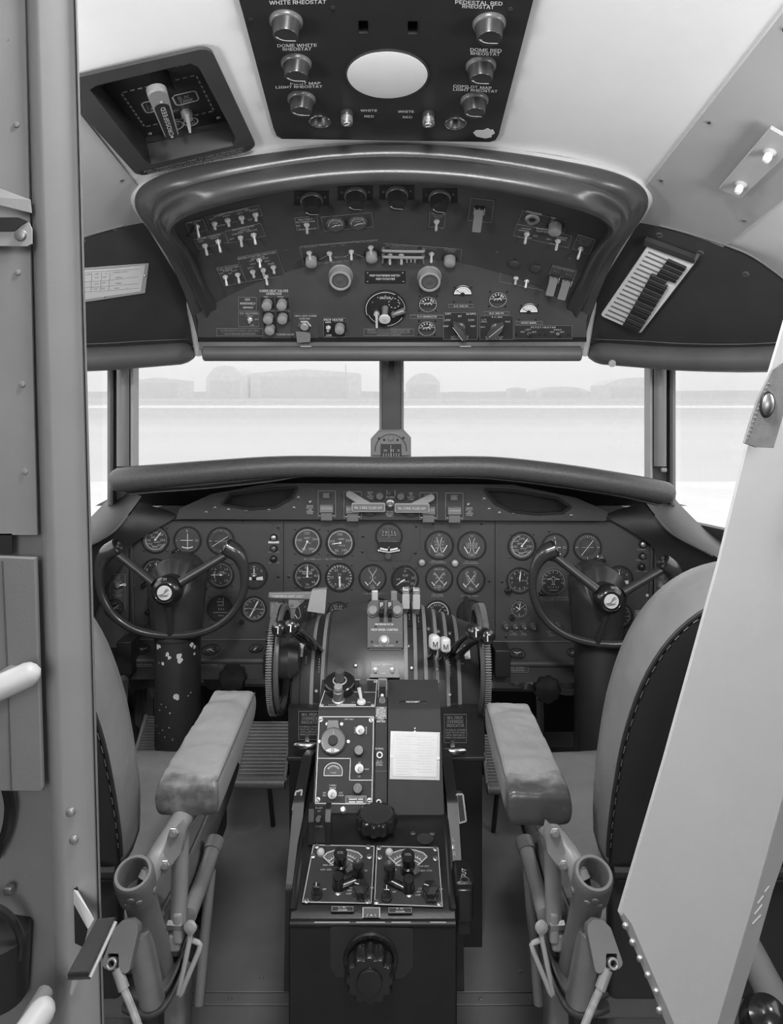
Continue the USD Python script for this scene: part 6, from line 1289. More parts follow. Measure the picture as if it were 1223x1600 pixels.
for px, py in ((469.5, 1016), (729.5, 1019)):
    part(t, 'trim_counter', rbox(0.013, 0.034, 0.004, 0.001), K['paper'], qframe(px, py, 0.001))
    k = part(t, 'counter_digits', cat(*[txt('O', 0.006, (0, y), 0.0032) for y in (-0.01, 0, 0.01)]), K['ink'], qframe(px, py, 0.001), smooth=False)
for px, py in ((555.5, 1040), (494, 1080), (643, 1044), (702.5, 1085.5), (669, 983), (684.5, 987), (702.5, 990), (683, 1046), (638, 1010)): part(t, 'dome_screw', lathe([(0.0055, 0), (0.005, 0.002), (0.003, 0.004), (0, 0.0045)], 12), K['steel' if px < 710 else 'bezel'], qframe(px, py))
for (x0, x1, y0, y1) in ((635, 643.5, 952, 978), (650, 657.5, 956, 982)):
    q = [qhit(x0, y0, 0.003), qhit(x1, y0, 0.003), qhit(x1, y1, 0.003), qhit(x0, y1, 0.003)]
    part(t, 'scale_plate', cat(loft([[q[0], q[1]], [q[3], q[2]]])), K['plate'], smooth=False)
    qtxt(t, 'I', (x0 + x1) / 2, y0 + 12, 1, 13)
QP = Plane(qhit(600, 1000, 0.010), (1, 0, 0), (0, 0.55, 0.83))
part(t, 'centre_plate', on(QP, ext(QP.poly([(574, 946), (580, 938), (622, 938), (629, 946), (629, 1012), (574, 1012)]), 0.05, -0.05)), K['panel'], smooth=False)
part(t, 'plate_line', on(QP, cat(bar2(QP.hit(574, 988.5), QP.hit(629, 988.5), 0.001, 0.0008), bar2(QP.hit(576, 1014), QP.hit(627, 1014), 0.001, 0.0008))), K['bezel'], smooth=False)
letters(t, QP, [('DECREASE R.P.M.', 600.4, 975.6, 29, 2.7, 0, True), ('PROP SPEED CONTROL', 601, 984.2, 43, 3.2, 0, True), ('"AUTO FEATH."', 600, 1009, 33, 2.8)], 'mark', 0.001)
part(t, 'feather_button', lathe([(0.012, 0), (0.012, 0.003), (0.0098, 0.004), (0.0098, 0.010), (0.007, 0.013), (0, 0.0135)], 22), K['amberl'], QP.M(600, 1001))
for px in (582.7, 620): part(t, 'push_button', lathe([(0.0135, -0.004), (0.0135, 0.006), (0.0115, 0.008), (0.0115, 0.014), (0.009, 0.017), (0, 0.0175)], 22), K['tag'], QP.M(px, 956))
for px in (581, 587, 620): screw(t, QP, px, 1003 if px == 581 else (979 if px == 587 else 1003), 0.0025, 'bezel')
k = part(t, 'blower_box', cat(on(QP, ext(QP.poly([(577, 1016), (625, 1016), (625, 1056), (621, 1062), (581, 1062), (577, 1056)]).difference(QP.poly(rect(580, 1024, 622, 1056))), 0.016, -0.03)), on(QP, ext(QP.poly(rect(578, 1056, 624, 1061.5)), 0.028, -0.01))), K['postd'], smooth=False)
part(k, 'blower_plate', on(QP, ext(QP.poly(rect(580, 1034, 622, 1057)), 0.014, -0.012)), K['framed'], smooth=False); part(k, 'box_recess', on(QP, ext(QP.poly(rect(580, 1023, 622, 1036)), 0.006, -0.035)), K['plate'], smooth=False)
letters(t, QP, [('L.H. BLOWER R.H.', 598.5, 1038.7, 30, 2.9, 0, True), ('HIGH', 599.5, 1042.3, 8, 2.2), ('LOW', 598.6, 1052.4, 8, 2.2)], 'mark', 0.0028)
for px in (586, 612.4): toggle(t, QP, px, 1046.5, (px + 0.5, 1049), 0.012)
# levers of the quadrant
def knob_lever(label, knob, kd, base, group, m='bake', letter='T', kr=0.0165, name='throttle_lever', axis=None, w=0.017, mid=None):
    """lever arm out of its slot to a round knob carrying a letter"""
    a = qhit(*base, -0.01); b = W(*knob, kd)
    q = thing(name, label, 'lever', a, group)
    c = (a + b) / 2 + [0, -0.012, 0.012] if mid is None else mid
    pth = spline([a, c, b], 14)
    part(q, 'lever_arm', tube(pth, np.linspace(w * 0.95, w * 0.72, 14), 10, flat=0.42, up=np.cross(unit(b - a), (0, -0.9, 0.44))), K['bake' if m == 'bake' else 'steel'])
    ax = unit(axis if axis is not None else (-0.35 * np.sign(b[0] + 1e-6) * -1, -0.75, -0.15))
    part(q, 'lever_knob', lathe([(0, -kr * 0.95), (kr * 0.6, -kr * 0.9), (kr * 0.95, -kr * 0.5), (kr, 0), (kr, kr * 0.35), (kr * 0.9, kr * 0.75), (kr * 0.6, kr * 0.98), (0, kr * 1.02)], 26), K[m], frame(b, ax))
    tb = unit(np.array([0, 0, EYE]) - b); off = np.cross(tb, (0, 0, 1)); off = unit(off)
    part(q, 'lettering', txt(letter, kr * 0.85, bold=True), K['mark' if m == 'bake' else 'plate'], frame(b + tb * kr * 1.12 + off * kr * (0.35 if letter == 'T' and b[0] < 0 else -0.28) + np.array([0, 0, -kr * 0.2]), tb, (1, 0, 0)), smooth=False)
    return q
knob_lever('left throttle lever with black T knob, nearer the centre', (458.5, 979), 1.50, (499, 1016), 'throttle levers', axis=(-0.4, -0.8, 0.1))
knob_lever('leftmost throttle lever, its T knob half behind its neighbour', (438.5, 982), 1.54, (490, 1014), 'throttle levers', axis=(-0.4, -0.8, 0.1))
knob_lever('right throttle lever with black T knob, nearer the centre', (740, 987), 1.50, (700, 1026), 'throttle levers', axis=(0.4, -0.8, 0.1))
knob_lever('rightmost throttle lever beside the right trim wheel', (758, 994), 1.53, (712, 1030), 'throttle levers', axis=(0.4, -0.8, 0.1))
for px, py, bx_, s in ((678.5, 1003, (672, 1027), 'ivory mixture knob lettered M, left one of the pair'), (695, 1007, (687, 1031), 'ivory mixture knob lettered M, right one of the pair')):
    a = qhit(*bx_, -0.005); b = W(px, py, 1.53); q = thing('mixture_lever', s, 'lever', a, 'mixture levers')
    part(q, 'lever_arm', tube(spline([a, (a + b) / 2 + [0, -0.01, -0.004], b], 8), 0.0085, 10, flat=0.5), K['bake'])
    part(q, 'lever_knob', rbox(0.0205, 0.030, 0.031, 0.008), K['knobw'], frame(b, (0, 0.15, 1), (1, 0.25, 0)))
    tb = unit(np.array([0, 0, EYE]) - b); part(q, 'lettering', txt('M', 0.010, (0.002, -0.005), bold=True), K['plate'], frame(b + tb * 0.0165, tb), smooth=False)
for px, s in ((596, 'left prop speed lever lettered P'), (609, 'right prop speed lever lettered P')):
    q = thing('prop_lever', s, 'lever', QP.M(px, 965), 'prop speed levers')
    part(q, 'lever_slot', on(QP, ext(QP.poly(rect(px - 3, 950, px + 3, 972)), 0.001, 0.0005)), K['dark'], smooth=False)
    a, b = QP.at(px, 962, 0), QP.at(px, 948, 0.040)
    part(q, 'lever_arm', hull(np.vstack([rbox(0.010, 0.012, 0.004, 0.0015, tuple(a)).vertices, rbox(0.012, 0.012, 0.012, 0.003, tuple(b)).vertices])), K['bake'])
    part(q, 'lever_head', rbox(0.0135, 0.016, 0.018, 0.004, tuple(b + [0, 0, 0.004])), K['knobrim'])
    tb = unit(np.array([0, 0, EYE]) - b); part(q, 'lettering', txt('P', 0.008, bold=True), K['mark'], frame(b + tb * 0.015 + [0, 0, 0.004], tb), smooth=False)
for px, py, s in ((585.5, 931, 'bright small bracket standing on the left of the prop controls'), (615.5, 932, 'grey small bracket standing on the right of the prop controls')):
    p = qhit(px, 942); q = thing('stop_bracket', s, 'bracket', p)
    c = W(px, py, p[1] + 0.01)
    part(q, 'bracket_plate', rbox(0.016, 0.010, 0.044, 0.003, tuple(c + [0, 0, -0.008])), K['nickel' if px < 600 else 'tag']); part(q, 'bracket_screw', rod(c + [0, -0.006, -0.012], c + [0, -0.012, -0.012], 0.004), K['steel'])
for px, py, s in ((634, 919, 'left tall feather lever lettered L standing up behind the drum'), (650.5, 919.5, 'right tall feather lever lettered L standing up behind the drum')):
    p = qpt((px - CX) / F_PX * 1.72, 12); c = W(px, py + 3, 1.71); q = thing('lock_lever', s, 'lever', p, 'lock levers')
    part(q, 'lever_arm', hull(np.vstack([rbox(0.012, 0.010, 0.01, 0.002, tuple(p)).vertices, rbox(0.014, 0.010, 0.014, 0.003, tuple(c - [0, 0, 0.02])).vertices])), K['tag'])
    b_ = W(px, py + 21, 1.70); part(q, 'side_plate', rbox(0.017, 0.004, 0.034, 0.0015, tuple(b_)), K['strip'])
    part(q, 'lever_head', hull(np.vstack([rbox(0.017, 0.014, 0.014, 0.005, tuple(c)).vertices, rbox(0.012, 0.012, 0.016, 0.003, tuple(c - [0, 0, 0.012])).vertices])), K['frame'])
    tb = unit(np.array([0, 0, EYE]) - c); part(q, 'lettering', cat(bar2((-0.006, 0.004), (-0.006, -0.003), 0.002), bar2((-0.006, -0.003), (0.005, -0.003), 0.002)), K['mark'], frame(c + tb * 0.011 + [0, 0, 0.003], tb), smooth=False)
# gust lock
q = thing('gust_lock', 'grey control lock bar lettered CONTROLS GUST LOCK with a square block', 'lever', W(470, 940, 1.75))
B = Plane(W(455, 930, 1.80), (1, 0, 0), (0, 0.05, 1))
part(q, 'lock_bar', on(B, slab(B.poly([(421, 925), (488, 924), (488, 936), (425, 934), (420, 932)]), 0.012, 0.003)), K['tag'])
part(q, 'lock_bracket', on(B, slab(B.poly([(451, 934), (480, 934), (463, 950), (451, 950)]), 0.006, 0.001)), K['tag'])
part(q, 'bracket_foot', hull(np.vstack([B.at(452, 950), B.at(462, 950), W(459, 971, 1.70), W(455, 971, 1.70), B.at(452, 950, -0.01), B.at(462, 950, -0.01)])), K['framed'])
part(q, 'lettering', ptext(B, '* CONTROLS-GUST LOCK *', 451, 930, 50, 3.0, 0, True, z=0.0126), K['mark'], smooth=False)
for px, py in ((456.5, 945), (470, 938)): part(q, 'rivet', lathe([(0.004, 0), (0.003, 0.002), (0, 0.0025)], 10), K['steel'], B.M(px, py) @ T(0, 0, 0.006))
c0_, c1_ = [W(x, y, 1.72) for x, y in ((487, 922), (510, 920.5), (507, 959), (479.5, 955))], None
part(q, 'lock_block', hull(np.vstack([np.array(c0_), np.array([W(x, y, 1.76) for x, y in ((489, 919), (511, 917.5), (509, 950), (484, 948))])])), K['lever'], smooth=20)

# trim wheels beside the quadrant
for sg, xs_, s in ((-1, (-0.257, -0.243), 'left'), (1, (0.192, 0.203), 'right')):
    q = thing('pitch_trim', f'tall narrow knurled trim wheel on the {s} side of the quadrant', 'trim wheel', ((xs_[0] + xs_[1]) / 2, 1.65, 0.755))
    for x in xs_:
        M = frame((x, 1.655, 0.755), (1, 0, 0), (0, 1, 0))
        part(q, 'wheel_rim', lathe([(0.105, -0.005), (0.116, -0.005), (0.119, 0.0), (0.116, 0.005), (0.105, 0.005), (0.105, -0.005)], 60), K['knobrim'], M)
    x = xs_[0] if sg < 0 else xs_[1]
    M = frame((x, 1.655, 0.755), (1, 0, 0), (0, 1, 0))
    part(q, 'rim_knurl', cat(*[X(bx(0.0022, 0.0022, 0.013, (0.1185, 0, 0)), M @ R((0, 0, 1), a)) for a in np.arange(0, 360, 2.6)]), K['framed'], smooth=False)
    part(q, 'wheel_disc', lathe([(0, -0.003), (0.106, -0.003), (0.106, 0.003), (0, 0.003)], 40), K['bezel'], M)
    part(q, 'wheel_hub', lathe([(0.045, -0.004), (0.045, 0.03 if sg < 0 else 0.004), (0.03, 0.05 if sg < 0 else 0.01), (0, 0.05 if sg < 0 else 0.01)], 30), K['quad'], M)

# ================================================================== pedestal
PX0, PX1 = -0.158, 0.0995
t = thing('pedestal', 'black centre pedestal with worn edges running aft from the quadrant to a tall front face', 'pedestal', (-0.03, 1.4, 0))
fd = 1.145
prof = [(fd, 0.0), (fd, 0.512), (fd + 0.004, 0.524), (fd + 0.014, 0.531), (1.165, 0.5345), (1.259, 0.580), (1.345, 0.587), (1.50, 0.59), (1.50, 0.0)]
M = np.eye(4); M[:3, 0], M[:3, 1], M[:3, 2] = (0, 1, 0), (0, 0, 1), (1, 0, 0); M[:3, 3] = (PX0, 0, 0)
body = ext(Polygon(prof), PX1 - PX0)
v = body.vertices; part(t, 'body', X(body, M), K['pedworn'], smooth=30)
r_ = 0.012
part(t, 'edge_roll', cat(*[tube([(x, fd + 0.012, 0.0), (x, fd + 0.012, 0.515), (x, fd + 0.022, 0.527), (x, 1.165, 0.5325), (x, 1.259, 0.576), (x, 1.34, 0.582)], 0.0062, 10) for x in (PX0 + 0.003, PX1 - 0.003)]), K['pedworn'])
part(t, 'front_lip', tube([(PX0, fd + 0.004, 0.5235), (PX1, fd + 0.004, 0.5235)], 0.0055, 10), K['pedworn'])
part(t, 'worn_edge', cat(*[rod((a, fd + 0.0005, 0.5272), (b, fd + 0.0005, 0.5272), 0.0009, 6) for a, b in ((-0.12, -0.065), (-0.055, -0.01), (0.0, 0.03), (0.06, 0.085))]), K['chip'])
FFc = Plane((0, fd, 0.4), (1, 0, 0), (0, 0, 1))
o = FFc.poly([(516, 1447), (645, 1450), (645, 1510), (630, 1528), (525, 1526), (516, 1510)])
part(t, 'access_cover', on(FFc, ext(o.buffer(-0.004).buffer(0.004), 0.0025, -0.001)), K['ped'], smooth=False)
q = thing('trim_control', 'large scalloped black knob on the front face of the pedestal', 'knob', FFc.M(578, 1505))
M = FFc.M(579, 1497)
part(q, 'escutcheon', lathe([(0.0425, 0), (0.0425, 0.004), (0.040, 0.0065), (0.036, 0.0065), (0.034, 0.003), (0, 0.003)], 44), K['bake'], M)
def scallop(r, h, n=12, dep=0.09, b=0.006):
    a = np.linspace(0, 2 * np.pi, n * 10, endpoint=False); rr_ = r * (1 - dep * (0.5 - 0.5 * np.cos(n * a)) ** 1.3)
    prof_ = [(0.92, 0), (1.0, b), (1.0, h - b), (0.965, h - b * 0.4), (0.90, h), (0.0, h + 0.001)]
    return loft([np.c_[rr_ * k_ * np.cos(a), rr_ * k_ * np.sin(a), np.full(len(a), z_)] for k_, z_ in prof_], closed=True)
part(q, 'knob_grip', scallop(0.0385, 0.034, 12, 0.12, 0.008), K['bake'], FFc.M(578.5, 1500) @ T(0, 0, 0.008), smooth=40)
part(q, 'knob_cap', lathe([(0.020, 0.040), (0.0195, 0.045), (0.018, 0.0465), (0, 0.0475)], 32), K['bake'], FFc.M(578.5, 1500))
# quadrant lower front with the reverse indicators
part(t, 'quadrant_front', bx(0.425, 0.02, 0.11, (-0.012, 1.610, 0.612)), K['ped'])
part(t, 'quadrant_sill', rbox(0.43, 0.03, 0.010, 0.003, (-0.012, 1.608, 0.558)), K['ped'])
for x in (-0.228, 0.196): part(t, 'side_cheek', hull([(x + e, a, b) for e in (0, 0.012) for a, b in ((1.64, 0.55), (2.0, 0.49), (1.66, 0.70), (2.0, 0.80))]), K['ped'])
part(t, 'base_block', bx(0.47, 0.45, 0.48, (-0.014, 2.02, 0.24)), K['ped'])
for sg, x in ((-1, PX0 - 0.012), (1, PX1 + 0.012)):
    pts = [(1.25, 0.36), (1.27, 0.50), (1.36, 0.585), (1.48, 0.60), (1.60, 0.56), (1.68, 0.46), (1.70, 0.30), (1.45, 0.22)]
    Mx = np.eye(4); Mx[:3, 0], Mx[:3, 1], Mx[:3, 2] = (0, 1, 0), (0, 0, 1), (1, 0, 0); Mx[:3, 3] = (x - 0.010, 0, 0)
    part(t, 'side_shroud', ext(Polygon(pts).buffer(0.02), 0.020), K['plate'], Mx, smooth=40)
RP = Plane((0, 1.5995, 0.6), (1, 0, 0), (0, 0, 1))
for sg, px, s in ((-1, 484, 'left'), (1, 711, 'right')):
    dx = 0 if sg < 0 else 2
    q = thing('placard', f'black reverse prop override placard at the foot of the {s} end of the quadrant', 'placard', RP.M(px, 1135)); y = 1110 if sg < 0 else 1115
    w_ = 36; plate(q, RP, rect(px - 18, y, px + 18, y + 46), 'plate', lip=True)
    letters(q, RP, [('REV. PROP.', px, y + 6, 25, 4.6), ('OVERRIDE', px, y + 12, 25, 4.6), ('INDICATOR', px, y + 18, 27, 4.6), ('THE MANUAL OVERRIDE', px, y + 25, 32, 2.4), ('MUST NOT BE USED', px, y + 29, 30, 2.4), ('UNTIL AIRPLANE IS', px, y + 33, 29, 2.4), ('FIRMLY ON GROUND', px, y + 37, 31, 2.4)], 'markd')
    q = thing('override_pull', f'oval chrome override pull under the {s} reverse prop placard', 'pull', RP.M(px - 3, 1160))
    yy = 1157.5 if sg < 0 else 1166
    part(q, 'pull_bar', X(lathe([(0.0, -0.012), (0.018, -0.009), (0.028, 0), (0.018, 0.006), (0, 0.008)], 30), np.diag([1, 0.32, 1, 1])), K['chrome'], RP.M(px - 4, yy) @ T(0, 0, 0.022))
    part(q, 'pull_stem', rod(RP.at(px - 4, yy - 6, 0), RP.at(px - 4, yy - 1, 0.02), 0.005), K['steel'])
for sg, pts in ((-1, [(462, 1237), (472, 1234), (466, 1268), (457, 1266)]), (1, [(713, 1241), (723, 1241), (728, 1283), (717, 1286)])):
    E_ = Plane(W(465 if sg < 0 else 720, 1255, 1.36), (1, 0, 0), (0, 0.3, 1))
    q = thing('lever_pocket', f'narrow bright edged pocket on the {"left" if sg < 0 else "right"} flank of the pedestal', 'pocket', E_.M(465 if sg < 0 else 720, 1255))
    pg = E_.poly(pts); part(q, 'pocket_plate', on(E_, ext(pg, 0.03, -0.03)), K['ped'], smooth=False); part(q, 'bright_edge', on(E_, frame2(np.array(pg.exterior.coords)[:-1], 0.003, 0.0006)), K['strip'], smooth=False)
q = thing('aileron_trim_dial', 'lettered curved trim dial edge on the right flank of the pedestal', 'trim dial', (0.112, 1.33, 0.45))
M = frame((0.108, 1.345, 0.50), (1, 0, 0), (0, 1, 0)); part(q, 'dial_disc', lathe([(0, -0.006), (0.070, -0.006), (0.072, 0), (0.070, 0.010), (0, 0.010)], 40), K['bake'], M)
part(q, 'lettering', cat(*[X(txt(c_, 0.006), frame(np.array([0.110, 1.345 - 0.0735 * math.sin(a), 0.50 + 0.0735 * math.cos(a)]), (0, -math.sin(a), math.cos(a)))) for c_, a in zip('AILERON TRIM', np.radians(np.linspace(18, 112, 12))) if c_ != ' ']), K['mark'], smooth=False)
# scalloped knob, flap switch, plugs on the shelf behind the tuning panel
SHF = Plane((0, 1.30, 0.5845), (1, 0, 0), (0, 0.995, 0.08))
q = thing('rudder_trim', 'wide scalloped black knob lying on the pedestal behind the tuning panels', 'knob', SHF.M(588, 1298))
part(q, 'knob_stem', cyl(0.012, 0.02, 0, 18), K['bake'], SHF.M(588, 1300)); part(q, 'knob_grip', scallop(0.0365, 0.022, 11, 0.12, 0.006), K['bake'], SHF.M(588, 1300) @ T(0, 0, 0.012), smooth=40)
part(q, 'knob_face', lathe([(0.028, 0.0345), (0.026, 0.0352), (0, 0.0352)], 30), K['knob'], SHF.M(588, 1300))
q = thing('flap_switch', 'upright flap switch housing with two rounded cheeks lettered FLAP', 'switch', SHF.M(500, 1310))
cb = SHF.at(500, 1312); sp = 1.27 / F_PX
for dx in (-13, 13):
    pr = Polygon([(-0.016, 0), (0.020, 0), (0.020, 0.040), (0.010, 0.062), (-0.006, 0.058), (-0.014, 0.04)]).buffer(-0.004).buffer(0.004)
    Mx = np.eye(4); Mx[:3, 0], Mx[:3, 1], Mx[:3, 2] = (0, 1, 0), (0, 0, 1), (1, 0, 0); Mx[:3, 3] = cb + [dx * sp - 0.0045, 0, -0.002]
    part(q, 'cheek', ext(pr, 0.009), K['bake'], Mx, smooth=30)
part(q, 'switch_face', hull(np.array([cb + [s_ * 0.011, y_, z_] for s_ in (-1, 1) for y_, z_ in ((-0.010, 0), (-0.004, 0.045), (0.015, 0.05), (0.015, 0))])), K['ped'], smooth=False)
Fq = Plane(cb + [0, -0.0102, 0.0], (1, 0, 0), (0, 0.13, 1)); 
letters(q, Fq, [('FLAP', 498.5, 1262, 11, 3), ('UP', 498.5, 1267, 5, 2.6), ('DOWN', 498.5, 1291, 11, 3)], 'markd', 0.001)
part(q, 'toggle', cat(lathe([(0, 0), (0.006, 0), (0.006, 0.004), (0.004, 0.006), (0, 0.006)], 16), tube([(0, 0, 0.004), (0, 0.004, 0.016)], [0.003, 0.0042], 10)), K['bezel'], Fq.M(498, 1278))
part(t, 'flush_plug', lathe([(0.0145, 0), (0.0145, 0.001), (0.0135, 0.0015), (0, 0.0015)], 26), K['ped'], SHF.M(664, 1311))
for px, py in ((645, 1302.5), (675.5, 1303), (590, 1255)): screw(t, SHF, px, py, 0.0045, 'steel')

# twin tuning panels
AD = Plane((0, 1.165, 0.5375), (1, 0, 0), (0, 0.9, 0.436))
for i, (s, cor_, fan, fc, kn, lv, cy, sel, oc, scr) in enumerate((
    ('left', [(489, 1320), (585.5, 1322), (580.5, 1413), (471.5, 1411)], (505, 566), (535, 1368), (533, 1357), (560, 1372), (529, 1385), (495, 1399), (564, 1398), ((495, 1323), (575, 1324), (479, 1408), (574, 1409), (489, 1338), (577, 1339), (528, 1396))),
    ('right', [(588, 1322), (685, 1324.5), (692, 1418), (584, 1414.5)], (607, 667), (637, 1370), (637, 1360), (608, 1375), (638, 1389), (604, 1403), (672, 1400), ((592, 1325), (680, 1327), (588, 1410), (686, 1412), (593, 1340), (680, 1342), (639, 1399))))):
    q = thing('tuning_panel_unit', f'{s} radio direction finder tuning unit with fan shaped dial and black knobs', 'radio', AD.M((cor_[0][0] + cor_[1][0]) / 2, 1370))
    pg = AD.poly(cor_); part(q, 'face_plate', on(AD, ext(pg, 0.002, -0.001)), K['ped'], smooth=False)
    part(q, 'edge_line', on(AD, frame2(np.array(pg.buffer(-0.001).exterior.coords)[:-1], 0.0016, 0.0014)), K['markd'], smooth=False)
    x0, x1 = fan; cx_ = (x0 + x1) / 2
    fp = [(x0, 1340), (x0 + 6, 1334), (x0 + 18, 1330), (cx_, 1328.5), (x1 - 18, 1330), (x1 - 6, 1334), (x1, 1340), (x1 - 14, 1353), (x0 + 14, 1353)]
    part(q, 'dial_window', on(AD, ext(AD.poly(fp), 0.001, 0.001)), K['facel'], smooth=False); part(q, 'window_rim', on(AD, frame2(np.array(AD.poly(fp).exterior.coords)[:-1], 0.0022, 0.0026)), K['strip'], smooth=False)
    hc = AD.hit(*fc); rr1 = np.linalg.norm(AD.hit(cx_, 1330) - hc)
    part(q, 'dial_scale', on(AD, cat(arc2(rr1 * 0.80, -48, 48, 0.001, 0.0026, 12, hc), arc2(rr1 * 0.66, -45, 45, 0.0012, 0.0026, 12, hc), arc2(rr1 * 0.52, -45, 45, 0.001, 0.0026, 12, hc), *[X(ticks2(rr1 * 0.8, rr1 * 0.88, -45, 45, 12, 0.0008, 0.0026), T(*hc, 0))])), K['mark'], smooth=False)
    letters(q, AD, [('20', cx_ + 13, 1340, 5, 3.2), ('40', cx_ - 14, 1340, 5, 3.2), ('200-410', (x0 + 8), 1352.5, 17, 2.6), ('100-200', x0 + 4, 1359.5, 17, 2.6), ('410-850', x1 - 5, 1354, 15, 2.6), ('850-1750', x1 - 1, 1361, 17, 2.6), ('LO', oc[0] - 16, oc[1] - 11, 5, 2.6), ('ANT', oc[0] - 18, oc[1] - 6, 7, 2.6), ('LOOP', oc[0] - 19, oc[1] - 1, 8, 2.6), ('CW', oc[0] + 17, oc[1] - 10, 5, 2.6), ('ADF', sel[0] + 12, sel[1] - 9, 6, 2.4)], 'mark', 0.0014)
    M = AD.M(*kn); k = part(q, 'volume_knob', lathe([(0.013, 0.001), (0.012, 0.016), (0.009, 0.018), (0.008, 0.028), (0.011, 0.031), (0.011, 0.040), (0.009, 0.042), (0, 0.042)], 24), K['bake'], M); part(k, 'knob_mark', txt('VOL', 0.004, (0, 0), 0.0424), K['markd'], M, smooth=False); part(k, 'knob_wing', bx(0.012, 0.016, 0.012, (0.008, -0.010, 0.007)), K['knobrim'], M @ R((0, 0, 1), 30))
    M = AD.M(*lv); k = part(q, 'crank_knob', lathe([(0.0085, 0.012), (0.0095, 0.014), (0.0095, 0.036), (0.0085, 0.039), (0.003, 0.038), (0, 0.037)], 22), K['bake'], M); a, b = AD.at(*lv, 0.009), AD.at(*cy, 0.006)
    part(k, 'crank_arm', tube([a, b], [0.0055, 0.006], 10, flat=0.6, up=AD.n), K['bake'])
    M = AD.M(*cy); part(q, 'crank_hub', lathe([(0.011, 0.001), (0.010, 0.008), (0.0088, 0.010), (0.0088, 0.026), (0.0075, 0.028), (0, 0.028)], 22), K['bake'], M)
    M = AD.M(*sel); k = part(q, 'band_selector', cat(lathe([(0.0095, 0.001), (0.0088, 0.006), (0, 0.006)], 20), rbox(0.0125, 0.0085, 0.024, 0.002, (0, 0, 0.015))), K['bake'], M); part(k, 'pointer_line', bx(0.0012, 0.006, 0.0006, (0, 0.001, 0.0273)), K['mark'], M, smooth=False)
    M = AD.M(*oc); k = part(q, 'function_selector', cat(scallop(0.0135, 0.022, 6, 0.16, 0.003)), K['bake'], M @ T(0, 0, 0.001), smooth=30); part(k, 'pointer_line', bar2((-0.010, 0.004), (-0.003, 0.002), 0.0014, 0.0246), K['mark'], M, smooth=False)
    for p_ in scr: screw(q, AD, *p_, 0.0042, 'steel', 0.0008)
    M = AD.M(x0 - 4 if i == 0 else x0 + 1, 1334); part(q, 'pilot_jewel', lathe([(0.0065, 0), (0.0065, 0.006), (0.004, 0.009), (0, 0.009)], 16), K['nickel'], M)
LPn = Plane((0, 1.1575, 0.5335), (1, 0, 0), (0, 0.86, 0.5))
for x0, x1, y0, y1, s in ((517, 553, 1416, 1425.5, 'L. W.'), (606, 644, 1418, 1428, 'R. W.')):
    q = thing('placard', f'small plate lettered {s} DOWN on the front lip of the pedestal', 'placard', AD.M((x0 + x1) / 2, y0 + 5))
    LP_ = Plane(AD.at((x0 + x1) / 2, (y0 + y1) / 2, 0.001), (1, 0, 0), (0, 0.9, 0.436))
    plate(q, LP_, rect(x0, y0, x1, y1)); letters(q, LP_, [(s, (x0 + x1) / 2, y0 + 2.8, 11, 2.4), ('DOWN', (x0 + x1) / 2, y1 - 2.8, 14, 2.6)])
q = thing('trim_indicator', 'little trim window with a white scale in the middle of the pedestal lip', 'indicator', AD.M(580, 1426))
LP_ = Plane(AD.at(580, 1426, 0.001), (1, 0, 0), (0, 0.9, 0.436))
part(q, 'window_frame', on(LP_, ext(LP_.poly(rect(566, 1418.5, 594, 1435)), 0.0015, 0)), K['strip'], smooth=False); part(q, 'window_card', on(LP_, ext(LP_.poly(rect(568, 1420, 592, 1435)), 0.002, 0)), K['facel'], smooth=False)
letters(q, LP_, [('/ A \\', 580, 1431.5, 15, 4)], 'mark', 0.0025)
# clip-on switch box on the right side
q = thing('interphone_box', 'small black clip box lettered OUT hanging on the right side of the pedestal', 'box', (PX1 + 0.014, 1.19, 0.47))
c = W(723, 1398, 1.205)
part(q, 'box_body', rbox(0.030, 0.055, 0.058, 0.008, tuple(c + [0, 0.0, 0.0])), K['bake']); part(q, 'box_top', rbox(0.031, 0.060, 0.030, 0.006, tuple(c + [0, 0.005, 0.022])), K['pedworn']); part(q, 'box_foot', rbox(0.024, 0.04, 0.03, 0.004, tuple(c + [0, 0.0, -0.038])), K['plate'])
part(q, 'lettering', txt('OUT', 0.0075, rot=-80), K['mark'], frame(c + [0.001, -0.004, 0.0378], (0, -0.1, 1)), smooth=False)
part(q, 'box_ring', ring(0.006, 0.008, 0.0012, 0, 18), K['knobrim'], frame(c + [0.001, -0.020, 0.0372], (0, 0, 1)))

# ------------------------------------------------------------------ radio control unit on the left of the pedestal
RF = Plane((0, 1.34, EYE - 0.7633), (1, 0, 0), (0, 0.6, 0.8))
RT = Plane(RF.at(590, 1109), (1, 0, 0), (0, 0.95, 0.31))
def wedge(name_, label, cat_, fx, tx, mt, h=0.0):
    """sloped radio case: front face, rolled edge, top face"""
    t_ = thing(name_, label, cat_, RF.M((fx[0] + fx[1]) / 2, 1190))
    x0, x1 = RF.at(fx[0], 1190)[0], RF.at(fx[1], 1190)[0]
    p = [RF.at(600, 1275, h), RF.at(600, 1120, h), RF.at(600, 1112, h - 0.002), RT.at(600, 1107, h), RT.at(600, 1062, h)]
    pr = [(q[1], q[2]) for q in p] + [(p[-1][1], 0.56), (p[0][1] + 0.004, 0.56)]
    Mx = np.eye(4); Mx[:3, 0], Mx[:3, 1], Mx[:3, 2] = (0, 1, 0), (0, 0, 1), (1, 0, 0); Mx[:3, 3] = (x0, 0, 0)
    part(t_, 'case', ext(Polygon(pr), x1 - x0), K[mt], Mx, smooth=35)
    return t_
t = wedge('radio_control_unit', 'radio control unit with white outlined face on the left of the pedestal', 'radio', (492.5, 585), None, 'radio')
o = [(498, 1119), (584.5, 1119), (581.7, 1257.5), (491.5, 1256.5)]
